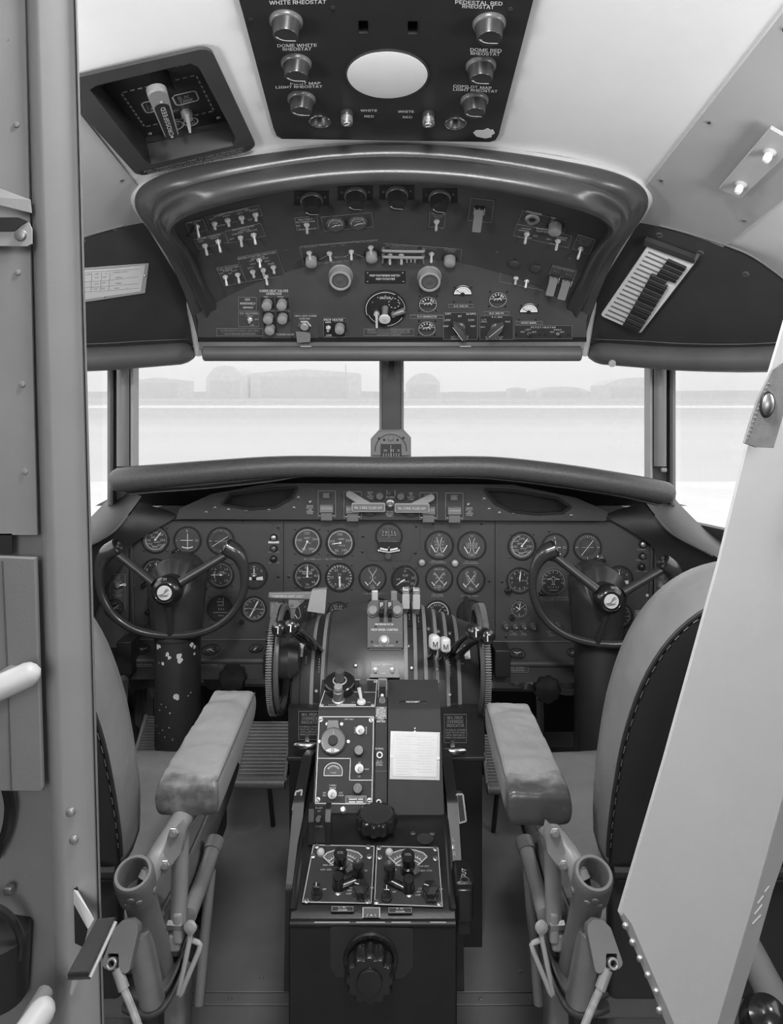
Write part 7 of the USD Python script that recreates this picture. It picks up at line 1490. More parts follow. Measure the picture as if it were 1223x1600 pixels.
part(t, 'outline', on(RF, cat(frame2(np.array(RF.poly(o).buffer(-0.0012).exterior.coords)[:-1], 0.0016, 0.0008), line2([RF.hit(*p) for p in ((495.5, 1184.8), (547.5, 1185.3), (546, 1219), (582.5, 1219))], 0.0014, 0.0008))), K['mark'], smooth=False)
for px, py in ((501, 1124.5), (579.5, 1125), (496.5, 1249.5), (577, 1250.5)): screw(t, RF, px, py, 0.0045, 'nickel')
M = RF.M(520.6, 1158.7); sc = RF.mpp(520, 1158)
k = part(t, 'dial_cover', lathe([(0.0242, 0), (0.0242, 0.007), (0.0225, 0.009), (0.0205, 0.0085), (0, 0.0085)], 40), K['knobrim'], M)
part(k, 'cover_tab', on(RF, slab(RF.poly([(512.5, 1126), (528.5, 1126), (531, 1143), (510, 1143)]), 0.007, 0.001)), K['knobrim'])
part(k, 'cover_knob', lathe([(0.0092, 0.008), (0.0092, 0.012), (0.0085, 0.013), (0, 0.013)], 26), K['radio'], M)
part(k, 'winged_badge', cat(ext(Polygon([(-0.0125, -0.0165), (-0.005, -0.0135), (0.005, -0.0135), (0.0125, -0.0165), (0.0125, -0.0185), (0.005, -0.0205), (-0.005, -0.0205), (-0.0125, -0.0185)]), 0.0005, 0.0086)), K['mark'], M, smooth=False)
part(k, 'badge_letter', cat(arc2(0.0025, 0, 360, 0.0008, 0.0096, 10, (0, -0.017))), K['plate'], M, smooth=False)
part(k, 'lettering', cat(*[txt(c_, 0.0022, (0, 0.018 - 0.0032 * j), 0.0088) for j, c_ in enumerate('TUNE')]), K['mark'], M, smooth=False)
for px, py in ((511, 1131.7), (533.5, 1131.7), (499, 1159), (544, 1159)): part(t, 'dome_screw', lathe([(0.004, 0), (0.003, 0.003), (0, 0.0035)], 10), K['nickel'], RF.M(px, py))
def radio_toggle(px, py, r=0.0085):
    k_ = part(t, 'toggle_switch', lathe([(r, 0), (r, 0.002), (r * 0.85, 0.003), (r * 0.5, 0.003), (r * 0.5, 0.006), (0, 0.006)], 24), K['ivory'], RF.M(px, py))
    part(k_, 'lever', tube([RF.at(px, py, 0.004), RF.at(px + 2, py + 0.5, 0.016)], [0.003, 0.0036], 10), K['nickel'])
for px, py in ((562.5, 1141), (561, 1201), (519, 1241)): radio_toggle(px, py)
for px, py, s_ in ((560.7, 1174, 'AUDIO'), (559, 1233, 'LIGHTS')):
    k = part(t, 'round_knob', lathe([(0.0090, 0), (0.0090, 0.010), (0.0080, 0.012), (0, 0.012)], 26), K['knobrim'], RF.M(px, py)); part(k, 'lettering', txt(s_, 0.0028, (0, 0), 0.0124, rot=-65), K['markd'], RF.M(px, py), smooth=False)
half = Polygon([(-0.016, -0.007), (0.016, -0.007)] + [(0.016 * math.cos(a), 0.013 * math.sin(a)) for a in np.linspace(0, math.pi, 14)]).buffer(0.001)
M = RF.M(520.6, 1205); k = part(t, 'meter_window', ext(half, 0.001, 0), K['plate'], M, smooth=False); part(k, 'meter_rim', frame2(np.array(half.exterior.coords)[:-1], 0.0014, 0.0018), K['mark'], M, smooth=False)
part(k, 'meter_scale', cat(arc2(0.014, -50, 50, 0.0009, 0.0016, 10, (0, -0.005)), X(ticks2(0.0105, 0.0135, -48, 48, 7, 0.0009, 0.0016), T(0, -0.004, 0)), txt('TUNING', 0.002, (0, -0.003), 0.0016)), K['mark'], M, smooth=False)
letters(t, RF, [('VHF NAV', 545, 1124, 15, 2.4), ('PHONE', 555, 1141, 10, 2.2, 90), ('RANGE', 572, 1141, 11, 2.2, 90), ('HI', 561.5, 1191.5, 3.5, 2.8), ('LO', 561, 1213, 3.5, 2.8), ('MCW', 573, 1202, 6.5, 2.4), ('TUNING', 519.7, 1227.3, 11, 2.6), ('METER', 519.7, 1231.6, 10, 2.6), ('ANT', 507, 1239, 5.5, 2.4), ('REC', 507, 1243, 5.5, 2.4), ('ADF', 532.5, 1239, 6, 2.4), ('UNDER', 532.5, 1243, 9, 2.4)], 'mark', 0.0008)
k = part(t, 'name_plate', on(RF, ext(RF.poly(rect(539.5, 1243.5, 572.5, 1255)), 0.0012, 0)), K['plate'], smooth=False)
part(k, 'plate_strip', on(RF, cat(*[ext(RF.poly(rect(*r4)), 0.0006, 0.0011) for r4 in ((545, 1248, 558, 1250), (559.5, 1248, 567, 1250), (545, 1252, 555, 1254), (556.5, 1252, 567, 1254))], frame2(np.array(RF.poly(rect(540, 1244, 572, 1254.6)).exterior.coords)[:-1], 0.0006, 0.0018))), K['mark'], smooth=False)
letters(t, RF, [('RADIO EQUIPMENT', 556, 1246, 26, 1.6)], 'mark', 0.0018)
part(t, 'latch_screw', cat(X(lathe([(0, 0), (0.006, 0), (0.006, 0.005), (0.004, 0.008), (0.004, 0.014), (0, 0.014)], 16), np.eye(4))), K['nickel'], RF.M(536, 1266))
# top of the unit
part(t, 'outline', on(RT, cat(frame2(np.array(RT.poly([(513, 1062.5), (589, 1062.5), (585.5, 1104.5), (499, 1104.5)]).exterior.coords)[:-1], 0.0014, 0.0008), bar2(RT.hit(508, 1081), RT.hit(587, 1082), 0.001, 0.0008))), K['mark'], smooth=False)
M = RT.M(531, 1076); k = part(t, 'channel_dial', lathe([(0.031, 0), (0.031, 0.018), (0.029, 0.020), (0.010, 0.020), (0, 0.020)], 40), K['bake'], M); part(k, 'dial_knob', lathe([(0.0095, 0.020), (0.0095, 0.042), (0.0085, 0.044), (0, 0.044)], 22), K['knobrim'], M); part(k, 'dial_plate', X(ring(0.012, 0.0145, 0.0015, 0.020, 26), np.eye(4)), K['nickel'], M)
M = RT.M(528.7, 1094); k = part(t, 'squelch_knob', lathe([(0.0135, 0), (0.0130, 0.002), (0.0105, 0.004), (0.0105, 0.022), (0.007, 0.024), (0, 0.024)], 24), K['steel'], M); part(k, 'knob_top', lathe([(0.006, 0.024), (0.0085, 0.027), (0.0085, 0.033), (0.007, 0.035), (0, 0.035)], 20), K['amber'], M)
part(t, 'volume_knob', lathe([(0.0095, 0), (0.0090, 0.018), (0.0082, 0.020), (0, 0.020)], 24), K['knobrim'], RT.M(567.7, 1077))
M = RT.M(564.6, 1097); part(t, 'toggle_switch', cat(lathe([(0.009, 0), (0.008, 0.003), (0.004, 0.005), (0, 0.005)], 20), tube([(0, 0, 0.003), (-0.002, 0.004, 0.012), (-0.005, 0.010, 0.026)], [0.003, 0.0034, 0.0038], 10)), K['ivory'], M)
letters(t, RT, [('SQUELCH', 523, 1102, 20, 2), ('OFF', 552, 1098, 6, 2), ('ON', 576, 1098, 5, 2), ('TEST', 562, 1092.5, 10, 2)], 'markd', 0.001)
part(t, 'name_plate', on(RT, ext(RT.poly(rect(526, 1100.5, 556, 1103.5)), 0.001, 0)), K['strip'], smooth=False)
for px, py in ((503, 1102), (582, 1102), (511, 1065), (586, 1065)): screw(t, RT, px, py, 0.0035, 'nickel')
# middle strip
t = wedge('centre_strip', 'narrow strip between the radio unit and the chart box with jack and switch', 'control strip', (586, 604.5), None, 'radio', -0.001)
letters(t, RF, [('LOW', 595, 1124, 9, 3, 0, True), ('WATER', 595, 1127.5, 14, 3, 0, True), ('NORMAL', 593, 1170, 14, 2.8), ('C-1', 592.5, 1188.5, 7, 2.6), ('DIRECT', 592.5, 1192, 11, 2.6), ('GYRO', 592.5, 1195.6, 10, 2.6)], 'mark', 0.001)
part(t, 'black_label', on(RF, ext(RF.poly(rect(586.5, 1104.5, 604, 1124)), 0.0022, -0.001)), K['plate'], smooth=False)
letters(t, RF, [(s_, 595, y_, w_, 2.6, 0, True) for s_, y_, w_ in (('LOW', 1106.5, 9), ('WATER', 1109.6, 14), ('INJECT', 1112.7, 14), ('IN LOW', 1115.8, 14), ('BLOWER', 1118.9, 15), ('ONLY', 1122, 10))], 'mark', 0.0026)
part(t, 'jack_socket', cat(ring(0.0035, 0.0062, 0.003, 0, 20), cyl(0.0036, 0.001, 0.0, 14)), K['nickel'], RF.M(593, 1180)); part(t, 'socket_hole', cyl(0.0034, 0.0012, 0.0004, 14), K['dark'], RF.M(593, 1180))
part(t, 'strip_seam', on(RF, bar2(RF.hit(586, 1205), RF.hit(604, 1205), 0.001, 0.0002)), K['bezel'], smooth=False)
part(t, 'ring_screw', ring(0.0025, 0.0055, 0.003, 0, 18), K['nickel'], RF.M(591.6, 1254))
k = part(t, 'guarded_switch', cat(*[rbox(0.003, 0.030, 0.020, 0.001, (s_ * 0.008, 0, 0.010)) for s_ in (-1, 1)], rbox(0.019, 0.006, 0.020, 0.002, (0, 0.017, 0.010))), K['tag'], RT.M(597.5, 1082)); part(k, 'switch_lever', tube([RT.at(597, 1095, 0.0), RT.at(597, 1090, 0.012), RT.at(597, 1086, 0.022)], [0.007, 0.004, 0.003], 10), K['nickel'])
# chart box
t = wedge('chart_box', 'black box with a white chart sheet on the right of the pedestal', 'box', (606, 690.5), None, 'radio', 0.004)
part(t, 'handle_slot', on(RT, ext(RT.poly(rect(624, 1097.5, 665, 1102.5)), 0.0012, 0.0036)), K['dark'], smooth=False); part(t, 'slot_edge', on(RT, bar2(RT.hit(625, 1102.3), RT.hit(665, 1102.3), 0.0012, 0.0054)), K['steel'], smooth=False)
letters(t, RT, [('HEADSET', 645, 1100, 22, 2.6, 0, True)], 'mark', 0.0056)
R5 = Plane(RF.o + RF.n * 0.004, RF.u, RF.v)
part(t, 'chart_holder', on(R5, ext(R5.poly([(610, 1142.5), (687, 1144.5), (686.5, 1219.5), (608.5, 1217.5)]), 0.0016, 0.0)), K['celluloid'], smooth=False)
k = part(t, 'chart_sheet', on(R5, ext(R5.poly([(614.5, 1144.5), (683, 1147), (681.5, 1214.5), (613.5, 1213)]), 0.0008, 0.0016)), K['paper'], smooth=False)
part(k, 'chart_print', on(R5, cat(*[line2([R5.hit(618, y_), R5.hit(646 + 8 * math.sin(y_), y_ + 0.3)], 0.0005, 0.0027) for y_ in np.arange(1151, 1210, 4.2)], *[line2([R5.hit(652, y_), R5.hit(676 + 3 * math.cos(y_ * 2), y_ + 0.3)], 0.0005, 0.0027) for y_ in np.arange(1152, 1208, 4.2)])), K['celluloid'], smooth=False)
for px, py in ((611.8, 1182.5), (684.5, 1185)): part(t, 'holder_screw', ring(0.0012, 0.0032, 0.0015, 0.0016, 12), K['nickel'], R5.M(px, py))
part(t, 'paper_flake', cat(*[cyl(0.0016, 0.0004, 0.0, 8) for _ in range(1)]), K['mark'], R5.M(648, 1138)); part(t, 'paper_flake', cyl(0.0022, 0.0005, 0.0, 7), K['mark'], R5.M(648, 1143))
# ================================================================== control columns and wheels
def column(nm, x, d, top_px, worn, wheel_px, rot, wd):
    t = thing('control_column', f'thick black control column of the {nm} pilot' + (' with chipped paint' if worn else ''), 'control column', (x, d, 0))
    zt = EYE - (top_px - CY) / F_PX * d; r = 0.0605
    part(t, 'lower_tube', lathe([(r * 0.95, 0.0), (r * 0.95, zt - 0.19), (0, zt - 0.19)], 40), K['columnw' if worn else 'column'], T(x, d, 0))
    th = np.linspace(0, np.pi, 25)
    fr = [(r * 1.06 * math.cos(a), zt - r * 1.06 + r * 1.06 * math.sin(a)) for a in th]
    c = np.radians(np.arange(0, 360, 9))
    low = np.c_[x + r * np.cos(c), d + r * np.sin(c), np.full(len(c), zt - 0.205)]; lowb = np.c_[x + r * np.cos(c), d + r * np.sin(c), np.full(len(c), zt - 0.12)]
    dome = np.array([[x + a, d + yy, z] for a, z in fr for yy in (-0.05, 0.05)])
    part(t, 'column_hood', hull(np.vstack([low, lowb, dome])), K['column'], smooth=75)
    for sx in (-0.8, 0.75): part(t, 'hood_screw', lathe([(0.006, 0), (0.005, 0.002), (0, 0.003)], 12), K['bezel'], frame((x + sx * r, d - r * math.sqrt(1 - sx * sx) - 0.0005, zt - 0.185), (sx, -math.sqrt(1 - sx * sx), 0)))
    part(t, 'base_collar', lathe([(r * 1.25, 0), (r * 1.25, 0.03), (r * 1.0, 0.05)], 32), K['bezel'], T(x, d, 0.0))
    if worn:
        chips = []
        rnd = np.random.default_rng(3)
        for px, py, s in ((255.5, 1012, 5), (259, 1010, 3), (272, 1021, 4), (275, 1026, 3.5), (289, 1024, 5), (290.5, 1031, 5), (305, 1010, 4.5), (308, 1015, 3.5), (308, 1026, 2.5), (264, 1036, 3.5), (286, 1087, 5.5), (287, 1090, 3), (262, 1100, 1.5), (270, 1103, 1.2), (276, 1112, 1.6), (259, 1110, 1.3), (264, 1140, 1.3), (268, 1150, 1.2), (258, 1146, 1.0), (275, 1135, 1.3), (250, 1082, 1.2), (304, 1085, 1.6), (301, 1089, 1.4)):
            a = (px - CX) / F_PX * d; sn = np.clip((a - x) / (r * 0.95), -0.97, 0.97); z = EYE - (py - CY) / F_PX * (d - 0.05)
            n_ = 8; pts = []
            for k in range(n_):
                q = 2 * math.pi * k / n_; rr_ = s * (0.6 + 0.5 * rnd.random()) * d / F_PX
                u = np.clip(math.asin(sn) + rr_ * math.cos(q) / r, -1.45, 1.45)
                pts.append((x + (r * 0.95 + 0.0008) * math.sin(u), d - (r * 0.95 + 0.0008) * math.cos(u), z + rr_ * math.sin(q)))
            chips.append(tm(pts, [(0, k, k + 1) for k in range(1, n_ - 1)]))
        part(t, 'paint_chips', cat(*chips), K['mark'], smooth=False, kind='stuff')
    # wheel
    h = W(*wheel_px, wd); k = wd / F_PX
    Mw = frame(h, (0, -1, 0.0), (1, 0, 0)) @ R((0, 0, 1), -rot)
    q = thing('control_wheel', f'black open topped control wheel of the {nm} pilot with a pale emblem on its hub', 'control wheel', h)
    half = [(88, 62), (104, 52), (113, 34), (116, 14), (112, -14), (98, -40), (76, -60), (44, -74), (0, -79)]
    pts = [(-a, b) for a, b in half] + half[-2::-1]
    p2 = spline([(a * k, b * k, -0.035) for a, b in pts], 90)
    s_ = np.linspace(0, 1, 90); e = np.minimum(s_, 1 - s_)
    part(q, 'wheel_rim', tube(X(tm(p2, [(0, 1, 2)]), Mw).vertices, np.interp(e, [0, 0.05, 0.13, 0.22, 0.5], [0.0225, 0.0215, 0.014, 0.0102, 0.0096]), 16), K['wheel'], smooth=60)
    for sg in (-1, 1):
        a, b = np.array([sg * 88 * k, 62 * k, -0.035]), np.array([sg * 104 * k, 52 * k, -0.035])
        Mt = Mw @ frame(a, a - b)
        part(q, 'grip_cap', lathe([(0.0225, -0.001), (0.0225, 0.003), (0.019, 0.006), (0, 0.007)], 24), K['bake'], Mt)
        part(q, 'grip_button', cat(*[X(lathe([(0.005, 0.005), (0.005, 0.009), (0, 0.0095)], 12), T(*o, 0)) for o in ((0.007, 0.004), (-0.006, 0.006), (0, -0.008))]), K['knobrim'], Mt)
        c0_, c1_ = np.array([sg * 20 * k, 12 * k, 0.004]), np.array([sg * 84 * k, 50 * k, -0.033])
        part(q, 'spoke', X(tube([c0_, c0_ * 0.55 + c1_ * 0.45, c1_], [0.0118, 0.0105, 0.0112], 14), Mw), K['wheel'])
    part(q, 'spoke', X(tube([(0, -18 * k, 0.004), (0, -50 * k, -0.018), (-2 * k, -77 * k, -0.034)], [0.0095, 0.008, 0.0085], 14), Mw), K['wheel'])
    part(q, 'hub', lathe([(0.030, -0.05), (0.0365, -0.01), (0.0375, 0.004), (0.036, 0.014), (0.031, 0.023), (0.024, 0.027), (0.0228, 0.026), (0, 0.026)], 44), K['bake'], Mw)
    em = part(q, 'emblem', lathe([(0.0180, 0.0262), (0.0172, 0.0278), (0, 0.0285)], 36), K['mark'], Mw)
    Ms = Mw @ R((0, 0, 1), rot) @ np.diag([0.82, 0.82, 1, 1])
    part(em, 'emblem_plane', cat(ext(Polygon([(-0.016, -0.007), (-0.002, -0.004), (0.012, 0.007), (0.015, 0.012), (0.0115, 0.010), (0.001, 0.000), (-0.012, -0.005)]), 0.0004, 0.0288), ext(Polygon([(-0.002, -0.002), (0.0085, 0.0085), (0.011, 0.0145), (0.006, 0.013), (0.0, 0.005)]), 0.0004, 0.0287)), K['tag'], Ms, smooth=False)
    part(em, 'emblem_script', cat(line2([(-0.019, -0.0085), (-0.013, -0.0045), (-0.011, -0.009), (-0.008, -0.0045), (-0.006, -0.009), (-0.003, -0.005), (0.0, -0.009), (0.003, -0.005), (0.006, -0.008), (0.010, -0.005), (0.0125, -0.001)], 0.0009, 0.0294), line2([(-0.015, -0.0115), (0.0, -0.0105), (0.011, -0.0075)], 0.0008, 0.0294)), K['bezel'], Ms, smooth=False)
    for j in (-1, 0, 1): part(q, 'hub_notch', bx(0.001, 0.007, 0.001, (j * 0.003, 0.0, 0)), K['markd'], Mw @ T(0, 0.032, 0.0225) @ R((1, 0, 0), -55), smooth=False)
    part(q, 'wheel_shaft', rod(h + [0, 0.04, 0], (x, d, h[2]), 0.022, 20), K['bezel'])
column('left', -0.548, 1.888, 868, True, (262, 922), 0, 1.80)
column('right', 0.532, 1.908, 880, False, (950, 935), 7, 1.80)

# ================================================================== under the panel: frames, ducts, footrests
def foot(label, pts, d0, d1, ribs=17, roll=True):
    """ribbed footrest: pixel corners (top left, top right, bottom right, bottom left), top at depth d1, bottom at d0"""
    a, b, c, e = W(*pts[0], d1), W(*pts[1], d1), W(*pts[2], d0), W(*pts[3], d0)
    F = Plane(e, c - e, a - e); t = thing('footrest', label, 'footrest', (e + c) / 2)
    w, h = np.linalg.norm(c - e), (a - e) @ F.v
    part(t, 'plate', rbox(w, h, 0.006, 0.002, (w / 2, h / 2, -0.004)), K['rib'], F.M())
    for i in range(ribs): part(t, 'rib', tube([(0.006, h * (i + 0.7) / ribs, 0), (w - 0.006, h * (i + 0.7) / ribs, 0)], 0.0026, 6), K['rib'], F.M())
    for x_ in (0.002, w - 0.002): part(t, 'side_bar', rbox(0.010, h * 1.04, 0.014, 0.003, (x_, h / 2, 0)), K['frame'], F.M())
    if roll:
        part(t, 'toe_roll', cat(tube([(0, -0.012, 0.004), (w, -0.012, 0.004)], 0.015, 16), *[tube([(0.004, -0.012 + 0.0152 * math.sin(q), 0.004 + 0.0152 * math.cos(q)), (w - 0.004, -0.012 + 0.0152 * math.sin(q), 0.004 + 0.0152 * math.cos(q))], 0.0016, 5) for q in np.radians((-40, -15, 10, 35, 60))]), K['rib'], F.M())
        part(t, 'pivot_bolt', lathe([(0.006, 0), (0.005, 0.004), (0, 0.005)], 12), K['steel'], F.M() @ T(w + 0.002, -0.010, 0.012))
    part(t, 'leg', rod(F.M()[:3, 3] + F.u * w / 2 - F.n * 0.004 + F.v * h * 0.5, [F.o[0] + w / 2, F.o[1] + 0.22, 0.0], 0.008), K['bezel'])
foot('ribbed footrest right of the left armrest', [(386, 1127), (446, 1127), (446, 1218), (368, 1218)], 2.08, 2.24)
foot('ribbed footrest left of the left control column', [(214, 1119), (262, 1119), (262, 1196), (205, 1196)], 2.10, 2.22)
foot('ribbed footrest left of the right armrest', [(760, 1148), (815, 1148), (815, 1227), (760, 1227)], 2.05, 2.18)
foot('ribbed footrest beyond the right column, behind the right seat', [(960, 1140), (1010, 1140), (1012, 1196), (962, 1196)], 2.10, 2.20)
t = thing('panel_substructure', 'grey frame members and pale ducts in the dark under the instrument panel', 'frame', (0, 2.2, 0.3))
def member(a, b, w=0.022, m='framed', name='frame_member'): part(t, name, rod(a, b, w / 2, 4), K[m])
for px in (232, 215): member(W(px, 1055, 2.22), W(px - 2, 1200, 2.3), 0.03)
member(W(208, 1062, 2.2), W(430, 1066, 2.2), 0.03); member(W(760, 1072, 2.2), W(1010, 1075, 2.2), 0.03)
member(W(843, 1090, 2.25), W(845, 1170, 2.3), 0.022, 'frame'); member(W(190, 1060, 2.1), W(180, 1250, 2.15), 0.04, 'frame')
for px, py, d, w in ((222, 1056, 2.14, 0.05), (340, 1056, 2.14, 0.055), (884, 1064, 2.14, 0.06)):
    part(t, 'duct_cup', lathe([(0, -0.03), (w * 0.6, -0.028), (w * 0.8, 0.0), (w * 0.82, 0.03), (0, 0.03)], 24), K['duct' if px != 884 else 'strip'], T(*W(px, py, d)))
part(t, 'duct_elbow', tube(spline([W(796, 1058, 2.1), W(800, 1064, 2.09), W(812, 1069, 2.09), W(832, 1072, 2.10)], 14), 0.011, 12), K['alu'])
part(t, 'hose_clamp', cat(*[tube([W(p_, 1062 + (p_ - 796) * 0.28, 2.09), W(p_ + 2.5, 1063 + (p_ - 796) * 0.28, 2.09)], 0.014, 12) for p_ in (806, 820)]), K['nickel'])
part(t, 'duct_rim', tube(spline([W(872, 1072, 2.1), W(880, 1078, 2.09), W(893, 1079, 2.09), W(905, 1074, 2.1)], 14), 0.005, 8), K['strip'])
part(t, 'pale_gusset', hull([W(226, 1064, 2.15), W(240, 1064, 2.15), W(240, 1090, 2.16), W(237, 1090, 2.16), W(226, 1064, 2.17), W(240, 1064, 2.17)]), K['strip'])
part(t, 'pale_gusset', hull([W(965, 1068, 2.12), W(985, 1072, 2.12), W(966, 1092, 2.13), W(962, 1090, 2.13), W(965, 1068, 2.14), W(985, 1072, 2.14)]), K['strip'])
part(t, 'floor_tread', bx(0.14, 0.10, 0.05, tuple(W(872, 1168, 2.25))), K['ped'])
for px, py, s in ((366, 1056, 'left'), (852, 1074, 'right')):
    M = frame(W(px, py, 2.02), (0, -1, 0.15)); q = thing('rudder_adjuster', f'round scalloped black knob under the {s} lower shelf', 'knob', W(px, py, 2.02))
    part(q, 'knob_grip', scallop(0.038, 0.03, 9, 0.10, 0.006), K['bake'], M, smooth=40); part(q, 'knob_shaft', rod(W(px, py, 2.02), W(px, py, 2.16), 0.012), K['steel'])
# ================================================================== pilot seats (drawn for the left one, mirrored for the right)
def cushion(cx_, cy_, sx, sy, z0, z1, crown, wr, seed, n=34, p=7, sc=9.0, ex=0.42):
    """stuffed rectangular pad: crowned top, full rounded sides, wrinkled leather"""
    u = np.sin(np.linspace(-np.pi / 2, np.pi / 2, n)); U, V = np.meshgrid(u, u)
    e = np.clip((1 - np.abs(U) ** p) * (1 - np.abs(V) ** p), 0, 1) ** ex
    N = meshkit.fbm(np.stack([U * sx * sc, V * sy * sc * 2.6, 0 * U], -1), 4, seed) - 0.5
    zt = (z0 + z1) / 2 + ((z1 - z0) / 2 - crown) * e + crown * (1 - U ** 2) * (1 - V ** 2) * e + wr * N * e
    zb = (z0 + z1) / 2 - (z1 - z0) / 2 * e
    k = 1 + 0.012 * (1 - np.abs(U * V))
    top = np.stack([cx_ + U * sx / 2 * k, cy_ + V * sy / 2 * k, zt], -1); bot = np.stack([cx_ + U * sx / 2 * k, cy_ + V * sy / 2 * k, zb], -1)
    m = cat(loft(top), loft(bot[:, ::-1])); m.merge_vertices(); return m
def seat(nm, Mx, arm):
    kx = lambda m: X(m, Mx)
    t = thing('pilot_seat', f'leather pilot seat on the {nm} with a padded inboard armrest on painted tubes', 'seat', (Mx @ [-0.60, 1.4, 0, 1])[:3])
    P_ = lambda name, m, k, sm=35, **kw: part(t, name, kx(m), K[k], smooth=sm, **kw)
    o, up, fw = np.array([-0.60, 1.10, 0.645]), unit((0, -0.26, 0.966)), unit((0, 0.966, 0.26))
    hp_ = [(0.196, -0.01), (0.200, 0.05), (0.198, 0.14), (0.190, 0.235), (0.168, 0.33), (0.13, 0.40), (0.075, 0.443), (0, 0.458)]
    ol = spline([(-a, b) for a, b in hp_] + hp_[-2::-1], 60)
    def sec(k, tt, dz=0.0): return np.array([o + [a * k, 0, 0] + up * (0.2 + (b - 0.2) * k + dz) + fw * tt for a, b in ol])
    W_ = lambda rows: [np.vstack([r, r[:1]]) for r in rows]
    rnd = lambda rows, a: [r + (meshkit.fbm(r * 14, 3, 5) - 0.5)[:, None] * a * fw for r in rows]
    P_('backrest', loft(W_([sec(0.985, 0.0), sec(1.0, 0.012), sec(1.015, 0.04), sec(1.01, 0.075), sec(0.97, 0.105), sec(0.90, 0.122), sec(0.5, 0.125), sec(0.05, 0.125)])), 'leather', 60)
    P_('back_panel', loft(W_([sec(0.99, 0.002), sec(0.97, -0.006), sec(0.8, -0.012), sec(0.4, -0.014), sec(0.0005, -0.014)])), 'leatherd', 60)
    P_('seam_welt', tube(sec(0.995, 0.0)[2:-2], 0.0036, 8), 'leatherd')
    st = sec(0.985, -0.004); P_('stitching', cat(*[rod(st[i] * 0.75 + st[i + 1] * 0.25, st[i] * 0.25 + st[i + 1] * 0.75, 0.0011, 4) for i in range(3, 56)]), 'roll', kind='stuff')
    P_('back_hem', tube([o + [a, -0.004, 0] - up * 0.006 + [0, 0.0, 0] for a in np.linspace(-0.19, 0.19, 12)], 0.011, 10), 'leatherd')
    P_('back_skirt', rbox(0.385, 0.028, 0.20, 0.01, (-0.60, 1.12, 0.535)), 'leatherd'); P_('skirt_stitch', rod((-0.78, 1.1055, 0.618), (-0.42, 1.1055, 0.618), 0.0012, 4), 'roll')
    P_('seat_cushion', cushion(-0.598, 1.405, 0.50, 0.57, 0.425, 0.572, 0.022, 0.010, 4), 'leather', 60)
    cr = [(-0.36, 1.15), (-0.355, 1.3), (-0.357, 1.5), (-0.37, 1.64), (-0.42, 1.672), (-0.6, 1.683)]
    P_('cushion_piping', tube(spline([(a, b, 0.533 if i < 4 else 0.53) for i, (a, b) in enumerate(cr)], 30), 0.0035, 8), 'leather')
    P_('seat_pan', rbox(0.46, 0.52, 0.06, 0.015, (-0.60, 1.41, 0.395)), 'framed'); P_('seat_base', rbox(0.34, 0.36, 0.36, 0.02, (-0.62, 1.44, 0.19)), 'framed'); P_('track_rail', rbox(0.03, 0.75, 0.035, 0.004, (-0.49, 1.45, 0.018)), 'steel'); P_('track_rail', rbox(0.03, 0.75, 0.035, 0.004, (-0.74, 1.45, 0.018)), 'steel')
    # armrest
    ax_, y0, y1 = arm
    m = cushion(ax_, (y0 + y1) / 2, 0.092, y1 - y0, 0.684, 0.753, 0.005, 0.011, 9, 44, 16, 12.0, 0.3)
    m.vertices[:, 0] = ax_ + (m.vertices[:, 0] - ax_) * (1.06 - 0.14 * (m.vertices[:, 1] - y0) / (y1 - y0))
    k = part(t, 'armrest', kx(m), K['arm'], smooth=60)
    part(k, 'armrest_seam', kx(tube(spline([(ax_ + 0.046, y0 + 0.01, 0.742), (ax_ + 0.045, (y0 + y1) / 2, 0.744), (ax_ + 0.041, y1 - 0.01, 0.742)], 20), 0.0014, 6)), K['roll'])
    P_('armrest_tray', rbox(0.07, (y1 - y0) * 0.86, 0.012, 0.004, (ax_, (y0 + y1) / 2 + 0.02, 0.681)), 'bezel')
    # back hinge post and its fittings
    a, b = np.array([-0.369, 1.05, 0.668]), np.array([-0.366, 1.164, 0.440]); pa = unit(a - b)
    P_('hinge_post', rod(b, a - pa * 0.05, 0.0225, 26), 'framed')
    Mc = frame(a - pa * 0.052, pa)
    P_('post_collar', lathe([(0.0235, 0), (0.0275, 0.004), (0.0282, 0.030), (0.0282, 0.044), (0.0255, 0.050), (0.0215, 0.050), (0.0200, 0.046), (0.0200, 0.002), (0, 0.002)], 36).apply_transform(Mc), 'framed')
    for q, h_ in ((200, 0.018), (235, 0.022), (290, 0.016), (215, 0.032)): P_('rivet', lathe([(0.0052, 0), (0.0045, 0.002), (0, 0.0032)], 12).apply_transform(Mc @ R((0, 0, 1), q + 60) @ T(0.0275, 0, h_) @ R((0, 1, 0), 90)), 'framed')
    for q in (20, 60): P_('rivet', lathe([(0.0045, 0), (0.004, 0.002), (0, 0.003)], 12).apply_transform(Mc @ R((0, 0, 1), q) @ T(0.0195, 0, 0.03) @ R((0, 1, 0), -90)), 'framed')
    P_('armrest_forging', tube(spline([a - pa * 0.034 + [0.012, 0.012, 0], (-0.345, 1.095, 0.664), (ax_ - 0.010, 1.145, 0.684), (ax_, 1.20, 0.686)], 16), np.linspace(0.0155, 0.0165, 16), 16), 'frame', 60)
    pts = [W(283, 1284, 1.085), W(287, 1300, 1.085), W(283, 1332, 1.085), W(258, 1366, 1.085), W(249, 1358, 1.085), W(262, 1305, 1.085)]
    P_('link_plate', hull(np.vstack([pts, np.array(pts) + [0.002, 0.007, 0]])), 'frame')
    for px, py in ((272, 1299), (259, 1349)): P_('link_bolt', cat(slab(Polygon([(0.0075 * math.cos(q), 0.0075 * math.sin(q)) for q in np.radians(range(0, 360, 60))]), 0.006, 0.001), cyl(0.004, 0.004, 0.006, 10)).apply_transform(frame(W(px, py, 1.085), (0, -1, 0.1))), 'alu')
